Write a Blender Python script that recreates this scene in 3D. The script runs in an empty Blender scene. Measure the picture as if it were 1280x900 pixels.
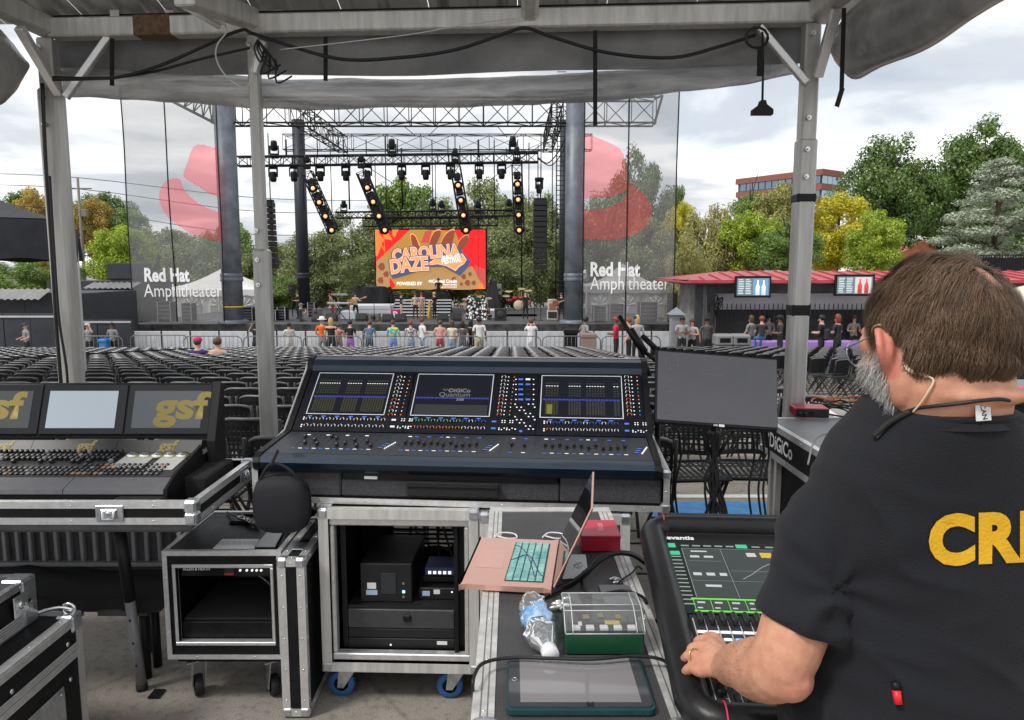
import bpy,bmesh,math,random
import numpy as np
from mathutils import Matrix,Vector,noise as mnoise
from mathutils.bvhtree import BVHTree
R=math.radians
rnd=random.Random(7)
scene=bpy.context.scene
COL=scene.collection
# camera
PITCH=R(7.0);FPX=930.0;CH=1.67
cam_d=bpy.data.cameras.new("camera");cam=bpy.data.objects.new("camera",cam_d);COL.objects.link(cam)
cam.location=(0,0,CH);cam.rotation_euler=(math.pi/2-PITCH,0,0)
cam_d.sensor_width=36;cam_d.lens=36*FPX/1280;cam_d.clip_start=.05;cam_d.clip_end=3000
scene.camera=cam
# world, sun, exposure
SUN_EL,SUN_AZ=R(52),R(-125)
w=bpy.data.worlds.new("World");scene.world=w;w.use_nodes=True
nt=w.node_tree;nt.nodes.clear();N=nt.nodes.new;L=nt.links.new
out=N("ShaderNodeOutputWorld");bg=N("ShaderNodeBackground");bg.inputs[1].default_value=.1
sky=N("ShaderNodeTexSky");sky.sky_type='NISHITA';sky.sun_disc=False
sky.sun_elevation=SUN_EL;sky.sun_rotation=SUN_AZ
tc=N("ShaderNodeTexCoord");sep=N("ShaderNodeSeparateXYZ");L(tc.outputs['Generated'],sep.inputs[0])
def wm(op,a,b):
 n=N("ShaderNodeMath");n.operation=op
 for i,x in enumerate((a,b)):
  if isinstance(x,(int,float)):n.inputs[i].default_value=x
  else:L(x,n.inputs[i])
 return n.outputs[0]
zz=wm('ADD',wm('MAXIMUM',sep.outputs[2],0),.16)
cmb=N("ShaderNodeCombineXYZ");L(wm('DIVIDE',sep.outputs[0],zz),cmb.inputs[0]);L(wm('DIVIDE',sep.outputs[1],zz),cmb.inputs[1])
def wnoise(scale,detail,off):
 mp=N("ShaderNodeMapping");mp.inputs['Location'].default_value=off;L(cmb.outputs[0],mp.inputs[0])
 n=N("ShaderNodeTexNoise");n.inputs['Scale'].default_value=scale;n.inputs['Detail'].default_value=detail
 n.inputs['Roughness'].default_value=.52;n.inputs['Distortion'].default_value=.35;L(mp.outputs[0],n.inputs[0]);return n.outputs[0]
def wramp(f,stops):
 r=N("ShaderNodeValToRGB");L(f,r.inputs[0]);e=r.color_ramp.elements
 while len(e)<len(stops):e.new(.5)
 for k,(p,c)in enumerate(stops):e[k].position=p;e[k].color=(*c,1)
 r.color_ramp.interpolation='EASE';return r.outputs[0]
def wmix(f,a,b):
 m=N("ShaderNodeMix");m.data_type='RGBA';L(f,m.inputs[0]);L(a,m.inputs[6]);L(b,m.inputs[7]);return m.outputs[2]
clouds=wramp(wnoise(1.15,7,(3.1,1.7,0)),[(.30,(3.6,3.9,4.3)),(.43,(4.6,4.85,5.15)),(.52,(6.4,6.5,6.6)),(.63,(8.8,8.7,8.55))])
veil=wramp(wnoise(.55,3,(9.3,4.4,0)),[(.3,(.8,.8,.8)),(.55,(1,1,1))])
L(wmix(veil,sky.outputs[0],clouds),bg.inputs[0]);L(bg.outputs[0],out.inputs[0])
sun_d=bpy.data.lights.new("sun",'SUN');sun_d.energy=1.5;sun_d.angle=R(12);sun_d.color=(1,.96,.9)
sun=bpy.data.objects.new("sun",sun_d);COL.objects.link(sun)
sdir=Vector((math.sin(SUN_AZ)*math.cos(SUN_EL),math.cos(SUN_AZ)*math.cos(SUN_EL),math.sin(SUN_EL)))
sun.rotation_euler=(-sdir).to_track_quat('-Z','Y').to_euler()
vs=scene.view_settings;vs.view_transform='Standard';vs.look='None';vs.gamma=1;vs.exposure=.72
scene.cycles.max_bounces=8;scene.cycles.transparent_max_bounces=24
# helpers
def ray(px,py):
 a=(px-640)/FPX;b=(450-py)/FPX
 return Vector((a,math.cos(PITCH)+b*math.sin(PITCH),-math.sin(PITCH)+b*math.cos(PITCH)))
CAM=Vector((0,0,CH))
def P(px,py,Y):
 d=ray(px,py);return CAM+d*(Y/d.y)
def PZ(px,py,z):
 d=ray(px,py);return CAM+d*((z-CH)/d.z)
def ground(y):return 0.0 if y<4 else(-.0833*(y-4)if y<31 else-2.25)
MATS={}
def mat(name,col=(.2,.2,.2),rough=.5,metal=0.,var=0.,vscale=8.,bump=0.,bscale=60.,spec=.5,coat=0.,emit=None,estr=1.,trans=0.,ior=1.45,stretch=None,col2=None,dirt=0.):
 if name in MATS:return MATS[name]
 m=bpy.data.materials.new(name);m.use_nodes=True;t=m.node_tree;b=t.nodes['Principled BSDF']
 def I(k,v):b.inputs[k].default_value=v
 I('Base Color',(*col,1));I('Roughness',rough);I('Metallic',metal);I('Specular IOR Level',spec);I('Coat Weight',coat);I('IOR',ior)
 I('Transmission Weight',trans)
 if emit:I('Emission Color',(*emit,1));I('Emission Strength',estr)
 if var or bump or dirt:
  c=t.nodes.new("ShaderNodeTexCoord");src=c.outputs['Object']
  if stretch:
   mp=t.nodes.new("ShaderNodeMapping");mp.inputs['Scale'].default_value=stretch;t.links.new(src,mp.inputs[0]);src=mp.outputs[0]
 if var or dirt:
  n=t.nodes.new("ShaderNodeTexNoise");n.inputs['Scale'].default_value=vscale;n.inputs['Detail'].default_value=6;n.inputs['Roughness'].default_value=.62
  t.links.new(src,n.inputs[0])
  r=t.nodes.new("ShaderNodeValToRGB");t.links.new(n.outputs[0],r.inputs[0])
  lo=tuple(max(0,x*(1-var))for x in col);hi=tuple(min(1,x*(1+var))for x in col)if col2 is None else col2
  r.color_ramp.elements[0].position=.32;r.color_ramp.elements[0].color=(*lo,1)
  r.color_ramp.elements[1].position=.68;r.color_ramp.elements[1].color=(*hi,1)
  t.links.new(r.outputs[0],b.inputs['Base Color'])
  q=t.nodes.new("ShaderNodeMapRange");q.inputs[3].default_value=max(.02,rough-.12);q.inputs[4].default_value=min(1,rough+.12)
  t.links.new(n.outputs[0],q.inputs[0]);t.links.new(q.outputs[0],b.inputs['Roughness'])
 if bump:
  n2=t.nodes.new("ShaderNodeTexNoise");n2.inputs['Scale'].default_value=bscale;n2.inputs['Detail'].default_value=4
  t.links.new(src,n2.inputs[0])
  bp=t.nodes.new("ShaderNodeBump");bp.inputs['Strength'].default_value=bump;bp.inputs['Distance'].default_value=.01
  t.links.new(n2.outputs[0],bp.inputs['Height']);t.links.new(bp.outputs[0],b.inputs['Normal'])
 MATS[name]=m;return m
class MB:
 """collects shapes; build() links them as ONE mesh object"""
 def __init__(s):s.v=[];s.f=[];s.mi=[];s.sm=[];s.M=Matrix()
 def add(s,vs,fs,m=0,sm=False,orient=False):
  if orient:
   c=Vector((0,0,0))
   for q in vs:c+=Vector(q)
   c/=len(vs);g=[]
   for f in fs:
    p=[Vector(vs[i])for i in f];fc=sum(p,Vector())/len(p)
    nrm=(p[1]-p[0]).cross(p[2]-p[0])
    g.append(f if nrm.dot(fc-c)>=0 else f[::-1])
   fs=g
  o=len(s.v);s.v+=[tuple(s.M@Vector(q))for q in vs]
  s.f+=[tuple(i+o for i in f)for f in fs];s.mi+=[m]*len(fs);s.sm+=[sm]*len(fs);return s
 def box(s,x0,x1,y0,y1,z0,z1,c=0.,m=0):
  x0,x1=sorted((x0,x1));y0,y1=sorted((y0,y1));z0,z1=sorted((z0,z1))
  c=min(c,(x1-x0)*.45,(y1-y0)*.45,(z1-z0)*.45)
  if c<=0:
   vs=[(x,y,z)for x in (x0,x1)for y in (y0,y1)for z in (z0,z1)]
   return s.add(vs,[(0,1,3,2),(4,6,7,5),(0,4,5,1),(2,3,7,6),(0,2,6,4),(1,5,7,3)],m)
  vs=[];ix={}
  for i in (0,1):
   for j in (0,1):
    for k in (0,1):
     X,Y,Z=(x0,x1)[i],(y0,y1)[j],(z0,z1)[k];dx,dy,dz=c*(1-2*i),c*(1-2*j),c*(1-2*k)
     for a,q in enumerate(((X,Y+dy,Z+dz),(X+dx,Y,Z+dz),(X+dx,Y+dy,Z))):
      ix[i,j,k,a]=len(vs);vs.append(q)
  F=[]
  for t in (0,1):
   F.append([ix[t,j,k,0]for j,k in ((0,0),(1,0),(1,1),(0,1))])
   F.append([ix[j,t,k,1]for j,k in ((0,0),(1,0),(1,1),(0,1))])
   F.append([ix[j,k,t,2]for j,k in ((0,0),(1,0),(1,1),(0,1))])
  for p in (0,1):
   for q in (0,1):
    F.append([ix[p,q,0,0],ix[p,q,1,0],ix[p,q,1,1],ix[p,q,0,1]])
    F.append([ix[p,0,q,0],ix[p,1,q,0],ix[p,1,q,2],ix[p,0,q,2]])
    F.append([ix[0,p,q,1],ix[1,p,q,1],ix[1,p,q,2],ix[0,p,q,2]])
    for r_ in (0,1):F.append([ix[p,q,r_,0],ix[p,q,r_,1],ix[p,q,r_,2]])
  return s.add(vs,F,m,False,True)
 def bar(s,p0,p1,w_,h_=None,m=0,up=(0,0,1),c=0.):
  p0,p1=Vector(p0),Vector(p1);d=p1-p0;l=d.length;d.normalize();h_=h_ or w_
  u=Vector(up)
  if abs(d.dot(u))>.98:u=Vector((0,1,0))
  x=d.cross(u).normalized();z=x.cross(d)
  K=Matrix((x,d,z)).transposed().to_4x4();K.translation=p0
  o=s.M;s.M=o@K;s.box(-w_/2,w_/2,0,l,-h_/2,h_/2,c,m);s.M=o;return s
 def tube(s,pts,r,n=8,m=0,cap=True,closed=False):
  pts=[Vector(p)for p in pts];k=len(pts);rs=r if isinstance(r,(list,tuple))else[r]*k
  d0=(pts[1]-pts[0]).normalized();u=Vector((0,0,1))if abs(d0.z)<.9 else Vector((1,0,0));u=(u-d0*u.dot(d0)).normalized()
  vs=[]
  for i,p in enumerate(pts):
   if closed:d=pts[(i+1)%k]-pts[i-1]
   else:d=pts[min(i+1,k-1)]-pts[max(i-1,0)]
   d.normalize();u=(u-d*u.dot(d));u=u.normalized()if u.length>1e-6 else d.orthogonal().normalized();v=d.cross(u)
   for j in range(n):
    a=2*math.pi*j/n;vs.append(p+(u*math.cos(a)+v*math.sin(a))*rs[i])
  fs=[]
  for i in range(k if closed else k-1):
   for j in range(n):
    a,b=i*n+j,i*n+(j+1)%n;c_,d_=((i+1)%k)*n+(j+1)%n,((i+1)%k)*n+j
    fs.append((a,b,c_,d_))
  s.add(vs,fs,m,True)
  if cap and not closed:
   o=len(s.v)-len(vs)
   s.f+=[tuple(o+j for j in range(n))[::-1],tuple(o+(k-1)*n+j for j in range(n))];s.mi+=[m,m];s.sm+=[False,False]
  return s
 def cyl(s,p0,p1,r0,r1=None,n=12,m=0):return s.tube([p0,p1],[r0,r0 if r1 is None else r1],n,m)
 def lathe(s,prof,n=16,m=0,c=(0,0,0)):
  vs=[(c[0]+r_*math.cos(2*math.pi*j/n),c[1]+r_*math.sin(2*math.pi*j/n),c[2]+z)for r_,z in prof for j in range(n)]
  fs=[(i*n+j,i*n+(j+1)%n,(i+1)*n+(j+1)%n,(i+1)*n+j)for i in range(len(prof)-1)for j in range(n)]
  return s.add(vs,fs,m,True)
 def ell(s,c,r,nu=12,nv=8,m=0,fn=None):
  if isinstance(r,(int,float)):r=(r,r,r)
  vs=[];fs=[]
  for i in range(nv+1):
   t=math.pi*i/nv
   for j in range(nu):
    a=2*math.pi*j/nu;q=Vector((math.sin(t)*math.cos(a),math.sin(t)*math.sin(a),math.cos(t)))
    if fn:q=fn(q)
    vs.append((c[0]+q.x*r[0],c[1]+q.y*r[1],c[2]+q.z*r[2]))
  for i in range(nv):
   for j in range(nu):fs.append((i*nu+j,(i+1)*nu+j,(i+1)*nu+(j+1)%nu,i*nu+(j+1)%nu))
  return s.add(vs,fs,m,True)
 def prism(s,poly,a0,a1,ax='x',m=0,sm=False):
  def q(u,v,a):return{'x':(a,u,v),'y':(u,a,v),'z':(u,v,a)}[ax]
  n=len(poly);vs=[q(u,v,a0)for u,v in poly]+[q(u,v,a1)for u,v in poly]
  area=sum(poly[i][0]*poly[(i+1)%n][1]-poly[(i+1)%n][0]*poly[i][1]for i in range(n))
  flip=(area<0)^(ax=='y')^(a1<a0)
  fs=[tuple(range(n))[::-1],tuple(range(n,2*n))];fs+=[(i,(i+1)%n,n+(i+1)%n,n+i)for i in range(n)]
  if flip:fs=[f[::-1]for f in fs]
  s.add(vs,fs[:2],m);o=len(s.v)-2*n
  s.f+=[tuple(i+o for i in f)for f in fs[2:]];s.mi+=[m]*n;s.sm+=[sm]*n;return s
 def grid(s,fn,nu,nv,m=0,sm=True,flip=False):
  vs=[fn(i/nu,j/nv)for i in range(nu+1)for j in range(nv+1)]
  fs=[]
  for i in range(nu):
   for j in range(nv):
    f=(i*(nv+1)+j,(i+1)*(nv+1)+j,(i+1)*(nv+1)+j+1,i*(nv+1)+j+1);fs.append(f[::-1]if flip else f)
  return s.add(vs,fs,m,sm)
 def mesh(s,name,mats):
  me=bpy.data.meshes.new(name);me.from_pydata(s.v,[],s.f)
  for q in (mats if isinstance(mats,(list,tuple))else[mats]):me.materials.append(q)
  me.polygons.foreach_set('material_index',s.mi);me.polygons.foreach_set('use_smooth',s.sm);me.update();return me
 def build(s,name,mats,parent=None,world=False,**kw):
  if world and parent is not None:
   l=parent.location;s.v=[(a-l.x,b-l.y,c-l.z)for a,b,c in s.v]
  return link(name,s.mesh(name,mats),parent,**kw)
def link(name,me,parent=None,loc=None,rot=None,kind=None,label=None):
 o=bpy.data.objects.new(name,me);COL.objects.link(o);o.parent=parent
 if loc is not None:o.location=loc
 if rot is not None:o.rotation_euler=rot
 if kind:o['kind']=kind
 if label:o['label']=label
 return o
def tag(o,label,cat,group=None,kind=None):
 o['label']=label;o['category']=cat
 if group:o['group']=group
 if kind:o['kind']=kind
 return o
def thing(name,label,cat,loc=(0,0,0),rz=0.,group=None):
 o=bpy.data.objects.new(name,None);COL.objects.link(o);o.empty_display_size=.1
 o.location=loc;o.rotation_euler=(0,0,rz);return tag(o,label,cat,group)
def kids(o):return KIDS.get(o.name)or[c for c in COL.objects if c.parent==o]
KIDS={}
def dup(root,loc,rz=None,label=None,ch=None,scale=None):
 r=root.copy();COL.objects.link(r);r.location=loc
 if rz is not None:r.rotation_euler=(0,0,rz)
 if label:r['label']=label
 if scale:r.scale=(scale,)*3
 for c in (ch if ch is not None else kids(root)):
  k=c[0].copy()if isinstance(c,tuple)else c.copy();COL.objects.link(k);k.parent=r
  for g in (c[1]if isinstance(c,tuple)else[]):
   q=g.copy();COL.objects.link(q);q.parent=k
 return r
def tree_of(root):
 ob=list(COL.objects);ps=[c for c in ob if c.parent==root]
 return[(p_,[g for g in ob if g.parent==p_])for p_ in ps]
def text(s,size,m,parent,M,bold=0.,align='CENTER',name='lettering',shear=0.,ext=0.,space=1.,label=None,width=None,warp=None):
 cu=bpy.data.curves.new(name,'FONT');cu.body=s;cu.size=size;cu.align_x=align;cu.align_y='CENTER';cu.offset=bold*size;cu.shear=shear
 cu.extrude=ext;cu.space_character=space;cu.resolution_u=3
 o=bpy.data.objects.new(name,cu);me=bpy.data.meshes.new_from_object(o);bpy.data.objects.remove(o)
 if width and len(me.vertices):
  xs=[v.co.x for v in me.vertices];k=width/(max(xs)-min(xs));c=(max(xs)+min(xs))/2
  for v in me.vertices:v.co.x=(v.co.x-c)*k
 if warp:
  for v in me.vertices:v.co=warp(v.co)
 me.transform(M);me.materials.clear();me.materials.append(m)
 return link(name,me,parent,label=label)
def fr(o,x,y):
 x=Vector(x).normalized();y=Vector(y);y=(y-x*y.dot(x)).normalized();z=x.cross(y)
 M=Matrix((x,y,z)).transposed().to_4x4();M.translation=Vector(o);return M
def smooth_poly(pts,k=4):
 n=len(pts);o=[]
 for i in range(n):
  p0,p1,p2,p3=(np.array(pts[(i+j-1)%n],float)for j in range(4))
  for q in range(k):
   t=q/k;o.append(tuple(.5*((2*p1)+(-p0+p2)*t+(2*p0-5*p1+4*p2-p3)*t*t+(-p0+3*p1-3*p2+p3)*t**3)))
 return o
def spline(pts,k=6):
 n=len(pts);o=[];P_=[Vector(p)for p in pts]
 for i in range(n-1):
  p0,p1,p2,p3=P_[max(i-1,0)],P_[i],P_[i+1],P_[min(i+2,n-1)]
  for q in range(k):
   t=q/k;o.append(.5*((2*p1)+(-p0+p2)*t+(2*p0-5*p1+4*p2-p3)*t*t+(-p0+3*p1-3*p2+p3)*t**3))
 o.append(P_[-1]);return o
 # materials
ALU=mat('aluminium',(.70,.70,.70),.36,.65,.10,40,.05,180)
ALUW=mat('worn_aluminium',(.62,.61,.59),.48,.4,.20,26,.10,110,stretch=(1,1,.12))
CHROME=mat('zinc_hardware',(.72,.73,.74),.22,.9,.2,40)
LAM=mat('black_laminate',(.009,.009,.010),.45,0,.35,30,.08,240,spec=.25)
BLK=mat('black_plastic',(.009,.009,.010),.45,0,.3,20,.03,150,spec=.28)
BLKG=mat('black_gloss',(.012,.012,.014),.12)
DARK=mat('dark_metal',(.014,.014,.015),.5,.1,spec=.35)
FOAM=mat('grey_foam',(.055,.055,.060),.95,0,.3,120,.6,260)
FOAMD=mat('dark_foam',(.018,.018,.020),.95,0,.3,120,.6,260)
RUB=mat('black_rubber',(.014,.014,.014),.7)
CABLE=mat('cable_jacket',(.012,.012,.013),.45)
WHITE=mat('white_print',(.8,.8,.8),.5)
GREY=mat('grey_plastic',(.2,.2,.21),.5,0,.12,30)
PAPER=mat('paper',(.72,.73,.74),.8,0,.05,30)
# ground
def ground_material():
 m=mat('concrete',(.30,.27,.235),.85,0,.16,1.6,.25,90,col2=(.36,.33,.29))
 t=m.node_tree;b=t.nodes['Principled BSDF'];c=t.nodes.new("ShaderNodeTexCoord")
 src=b.inputs['Base Color'].links[0].from_socket
 def mul(src,tex,lo,hi,fac):
  r=t.nodes.new("ShaderNodeValToRGB");r.color_ramp.elements[0].position=lo[0];r.color_ramp.elements[0].color=(*[lo[1]]*3,1)
  r.color_ramp.elements[1].position=hi[0];r.color_ramp.elements[1].color=(*[hi[1]]*3,1);t.links.new(tex,r.inputs[0])
  x=t.nodes.new("ShaderNodeMix");x.data_type='RGBA';x.blend_type='MULTIPLY';x.inputs[0].default_value=fac
  t.links.new(src,x.inputs[6]);t.links.new(r.outputs[0],x.inputs[7]);return x.outputs[2]
 n=t.nodes.new("ShaderNodeTexNoise");n.inputs['Scale'].default_value=210;n.inputs['Detail'].default_value=2;t.links.new(c.outputs['Object'],n.inputs[0])
 src=mul(src,n.outputs[0],(.36,.55),(.62,1.1),.75)
 n=t.nodes.new("ShaderNodeTexNoise");n.inputs['Scale'].default_value=26;n.inputs['Detail'].default_value=5;t.links.new(c.outputs['Object'],n.inputs[0])
 src=mul(src,n.outputs[0],(.33,.62),(.5,1),.7)
 v=t.nodes.new("ShaderNodeTexVoronoi");v.feature='DISTANCE_TO_EDGE';v.inputs['Scale'].default_value=.45;t.links.new(c.outputs['Object'],v.inputs[0])
 src=mul(src,v.outputs[0],(0,.55),(.006,1),.6)
 t.links.new(src,b.inputs['Base Color']);return m
GM=ground_material()
ys=[-60,-10,0,4]+[4+2.7*i for i in range(1,11)]+[60,120,700]
mb=MB();mb.grid(lambda u,v:(-500+1000*u,ys[round(v*(len(ys)-1))],ground(ys[round(v*(len(ys)-1))])),4,len(ys)-1,sm=False)
mb.build('ground',GM,kind='structure')
STRIPE=mat('white_floor_paint',(.62,.61,.58),.8,0,.18,14);BLUEP=mat('blue_floor_paint',(.08,.27,.55),.75,0,.2,12)
def sheet(name,pts,m,dz=.004):
 b_=MB();b_.add([(x,y,ground(y)+dz)for x,y in pts],[tuple(range(len(pts)))]);return b_.build(name,m,kind='structure')
for k in range(7):
 x=3.3+k*1.25;y=9.0+k*.55
 sheet('floor_stripe',[(x,y),(x+.11,y+.02),(x+1.4,y+5.2),(x+1.27,y+5.2)],STRIPE)
sheet('floor_stripe',[(.9,5.75),(2.6,5.75),(2.6,5.87),(.9,5.87)],STRIPE)
sheet('blue_marking',[(1.0,4.7),(2.1,4.7),(2.1,5.62),(1.0,5.62)],BLUEP)
bit=MB();q=PZ(196,869,0);bit.box(q.x-.022,q.x+.022,q.y-.03,q.y+.03,.004,.009);tag(bit.build('tape_scrap',BLK),'small black scrap of tape on the concrete near the table leg','tape')
# the tent over the mixing position
BZ=2.98;POSTM=mat('post_aluminium',(.46,.455,.44),.45,.4,.24,20,.12,70,stretch=(1,1,.1))
def front(px):return P(px,37-19*(px-65)/950,4.3-.25*(px-65)/950)
VINYL=mat('grey_vinyl',(.17,.17,.175),.5,0,.2,3,.15,7,col2=(.25,.25,.255))
ROOFM=mat('roof_sheet',(.56,.57,.56),.42,.35,.14,6,.04,40,stretch=(1,.2,1))
def clear_vinyl():
 m=bpy.data.materials.new('clear_vinyl');m.use_nodes=True;t=m.node_tree;b=t.nodes['Principled BSDF'];o=t.nodes['Material Output']
 c=t.nodes.new("ShaderNodeTexCoord");mp=t.nodes.new("ShaderNodeMapping");mp.inputs['Scale'].default_value=(.9,3,5);t.links.new(c.outputs['Object'],mp.inputs[0])
 n=t.nodes.new("ShaderNodeTexNoise");n.inputs['Scale'].default_value=2.2;n.inputs['Detail'].default_value=5;n.inputs['Distortion'].default_value=1.2;t.links.new(mp.outputs[0],n.inputs[0])
 r=t.nodes.new("ShaderNodeValToRGB");t.links.new(n.outputs[0],r.inputs[0]);r.color_ramp.elements[0].position=.36;r.color_ramp.elements[0].color=(.3,.3,.305,1)
 r.color_ramp.elements[1].position=.68;r.color_ramp.elements[1].color=(.72,.72,.72,1);t.links.new(r.outputs[0],b.inputs['Base Color'])
 b.inputs['Roughness'].default_value=.16;b.inputs['Specular IOR Level'].default_value=.9
 bp=t.nodes.new("ShaderNodeBump");bp.inputs['Strength'].default_value=.7;bp.inputs['Distance'].default_value=.03;t.links.new(n.outputs[0],bp.inputs['Height']);t.links.new(bp.outputs[0],b.inputs['Normal'])
 tr=t.nodes.new("ShaderNodeBsdfTransparent");tr.inputs[0].default_value=(.85,.86,.87,1);mx=t.nodes.new("ShaderNodeMixShader");mx.inputs[0].default_value=.76
 t.links.new(tr.outputs[0],mx.inputs[1]);t.links.new(b.outputs[0],mx.inputs[2]);t.links.new(mx.outputs[0],o.inputs[0]);return m
CLEAR=clear_vinyl();CLEAR2=clear_vinyl();CLEAR2.node_tree.nodes['Mix Shader'].inputs[0].default_value=.22;SMOKY=mat('smoky_vinyl',(.27,.265,.26),.22,0,.35,2.5,.5,4,spec=.8,col2=(.44,.435,.43))
tent=thing('frame_tent','aluminium frame tent over the mixing desks with ribbed roof and rolled clear sidewalls','tent',(0,4.2,0))
A,B,Mid,M2=front(65),front(1015),front(316),front(662)
def post(p,wl,wu,zs,zt=BZ-.05):
 mb=MB();g=ground(p.y)
 mb.box(p.x-wl/2,p.x+wl/2,p.y-wl/2,p.y+wl/2,g,zs,.012);mb.box(p.x-wu/2,p.x+wu/2,p.y-wu/2,p.y+wu/2,zs-.02,zt,.008)
 mb.box(p.x-.1,p.x+.1,p.y-.1,p.y+.1,g,g+.012,.003)
 o=mb.build('post',POSTM,tent,True)
 bt=MB()
 for z in (zs-.06,zs-.2,zs+.1,zt-.06):bt.cyl((p.x-.012,p.y-wl/2-.001,z),(p.x-.012,p.y-wl/2-.014,z),.013,n=8);bt.cyl((p.x-.012,p.y-wl/2-.012,z),(p.x-.012,p.y-wl/2-.03,z),.006,n=6)
 bt.v=[(a,b-4.2,c)for a,b,c in bt.v];bt.build('bolt',CHROME,o)
 return o
post(Vector((A.x-.03,A.y,0)),.108,.085,2.66);post(Mid,.085,.06,1.78);pr=post(B,.096,.08,2.35)
tp=MB()
for py,h in ((247,.045),(388,.06)):
 tp=MB();q=P(1012,py,4.0);tp.box(B.x-.051,B.x+.051,B.y-.051,B.y+.051,q.z-h/2,q.z+h/2,.005);tp.v=[(a,b-4.2,c)for a,b,c in tp.v];tp.build('tape_band',BLK,pr)
def part(name,m,fn,world=True,parent=None):
 mb=MB();fn(mb);return mb.build(name,m,parent or tent,world)
part('front_beam',ALUW,lambda b:b.bar(A,B,.1,.1,c=.008))
part('splice_sleeve',mat('rusty_steel',(.16,.10,.06),.8,.2,.4,40),lambda b:b.bar(front(172),front(219),.106,.106,c=.004))
SBL=A+Vector((-.12,-2.6,0));SBR=B+Vector((.02,-2.6,0))
part('side_beam',ALUW,lambda b:b.bar(A+Vector((-.02,.05,.012)),SBL,.1,.1,c=.008));part('side_beam',ALUW,lambda b:b.bar(B+Vector((.02,.05,.012)),SBR,.1,.1,c=.008))
part('rafter',ALUW,lambda b:b.bar(Mid+Vector((0,-.02,.03)),P(228,-8,3.5),.1,.1,c=.008))
part('rafter',ALUW,lambda b:b.bar(M2+Vector((0,-.02,.02)),M2+Vector((0,-1.6,.5)),.09,.1,c=.02))
part('purlin',ALUW,lambda b:b.bar((-3.2,4.02,3.14),(2.2,3.96,3.14),.05,.06))
def br(p,q,py):part('brace',ALU,lambda b:b.bar(p,q,.05,.035,c=.004))
br(P(136,46,4.28),P(82,122,4.22),0);br(P(24,34,3.95),P(74,118,4.22),0);br(P(949,34,4.05),P(1008,104,4.0),0);br(P(1046,10,3.8),P(1022,96,3.98),0)
br(P(330,52,4.2),P(318,92,4.2),0)
def roof_panel(x0):
 prof=[]
 for k in range(3):
  u=x0+k*.16
  prof+=[(u,0),(u+.045,0),(u+.06,.028),(u+.10,.028),(u+.115,0),(u+.16,0)]
 mb=MB();n=len(prof);vs=[]
 for y,z in ((4.42,3.045),(2.1,3.62)):vs+=[(x,y,z+h)for x,h in prof]
 mb.add(vs,[(i,n+i,n+i+1,i+1)for i in range(n-1)]);mb.build('roof_panel',ROOFM,tent,True)
for k in range(11):roof_panel(-3.35+k*.483)
for k in range(14):part('roof_clip',ALUW,lambda b:b.box(-2.2+k*.3,-2.15+k*.3,4.27,4.33,3.035,3.075))
part('roof_seal',BLK,lambda b:b.bar(front(40)+Vector((0,.02,.066)),front(1040)+Vector((0,.02,.066)),.03,.022))
def hang(x):return .03*math.sin(x*2.3)+.012*math.sin(x*9)
def valance(b):
 def f(u,v):
  p=A.lerp(B,-.01+u*1.01);return(p.x,p.y+.09+.02*math.sin(u*17)*v,p.z+.0-(.25-.05*abs(u-.5))*v)
 b.grid(f,40,5)
part('valance_sheet',VINYL,valance)
def strip(b):
 def f(u,v):p=A.lerp(B,.03+u*.93);return(p.x,p.y+.10+.012*math.sin(u*31+v),p.z-.235+.05*abs(u-.5)-.07*v)
 b.grid(f,40,3)
part('clear_strip',CLEAR2,strip)
def roll(pts,rw,rh,seed,n=14,wob=.18):
 pts=spline(pts,8)
 def fn(b):
  vs=[];k=len(pts)
  for i,p in enumerate(pts):
   d=(pts[min(i+1,k-1)]-pts[max(i-1,0)]).normalized();s_=d.cross(Vector((0,0,1))).normalized();u_=s_.cross(d)
   for j in range(n):
    a=2*math.pi*j/n;w_=1+wob*mnoise.noise(Vector((p.x*2.1+seed,p.y*2.1,j*.7)))+wob*.5*mnoise.noise(Vector((p.x*7+seed,p.y*7,math.cos(a)*2)))
    vs.append(p+s_*math.cos(a)*rw*w_+u_*math.sin(a)*rh*w_)
  fs=[(i*n+j,i*n+(j+1)%n,(i+1)*n+(j+1)%n,(i+1)*n+j)for i in range(k-1)for j in range(n)]
  b.add(vs,fs,0,True)
 part('rolled_sidewall',CLEAR,fn)
roll([P(x,y,4.42)for x,y in ((66,101),(140,104),(230,110),(330,117),(480,118),(620,115),(740,108),(850,98),(930,86),(990,73))],.09,.082,3)
def side_roll(X0,sgn,z0,z1,y0,seed):
 def f(u,v):
  y=y0-2.6*u;a=math.pi*2*v;cz=(z0+z1)/2;hz=(z1-z0)/2
  k=1-.75*max(0,(.06-u)/.06)**2;k2=1+.16*mnoise.noise(Vector((y*1.7,v*4,seed)))
  return(X0+sgn*(.10+.10*math.cos(a))*k2*1.0,y,cz+hz*math.sin(a)*k*k2+.05*(1-k))
 part('rolled_sidewall',SMOKY,lambda b:b.grid(f,40,30))
side_roll(B.x+.07,1,2.60,2.97,4.02,8);side_roll(A.x-.1,-1,2.53,2.94,4.24,2)
STRAP=mat('black_webbing',(.012,.012,.013),.8)
for x,y0,y1,Y in ((140,48,107,4.18),(407,46,101,4.16),(744,38,157,4.1)):
 part('strap',STRAP,lambda b:b.bar(P(x,y0,Y),P(x,y1,Y),.022,.006,up=(0,1,0)))
part('strap',STRAP,lambda b:(b.bar(P(1055,10,3.7),P(1052,112,3.7),.02,.005,up=(0,1,0)),b.bar(P(1053,110,3.7),P(1046,133,3.68),.022,.006,up=(0,1,0)),b.box(*[c for a in ((-.022,.022),(-.01,.01),(-.01,.01))for c in a])if 0 else None))
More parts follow.
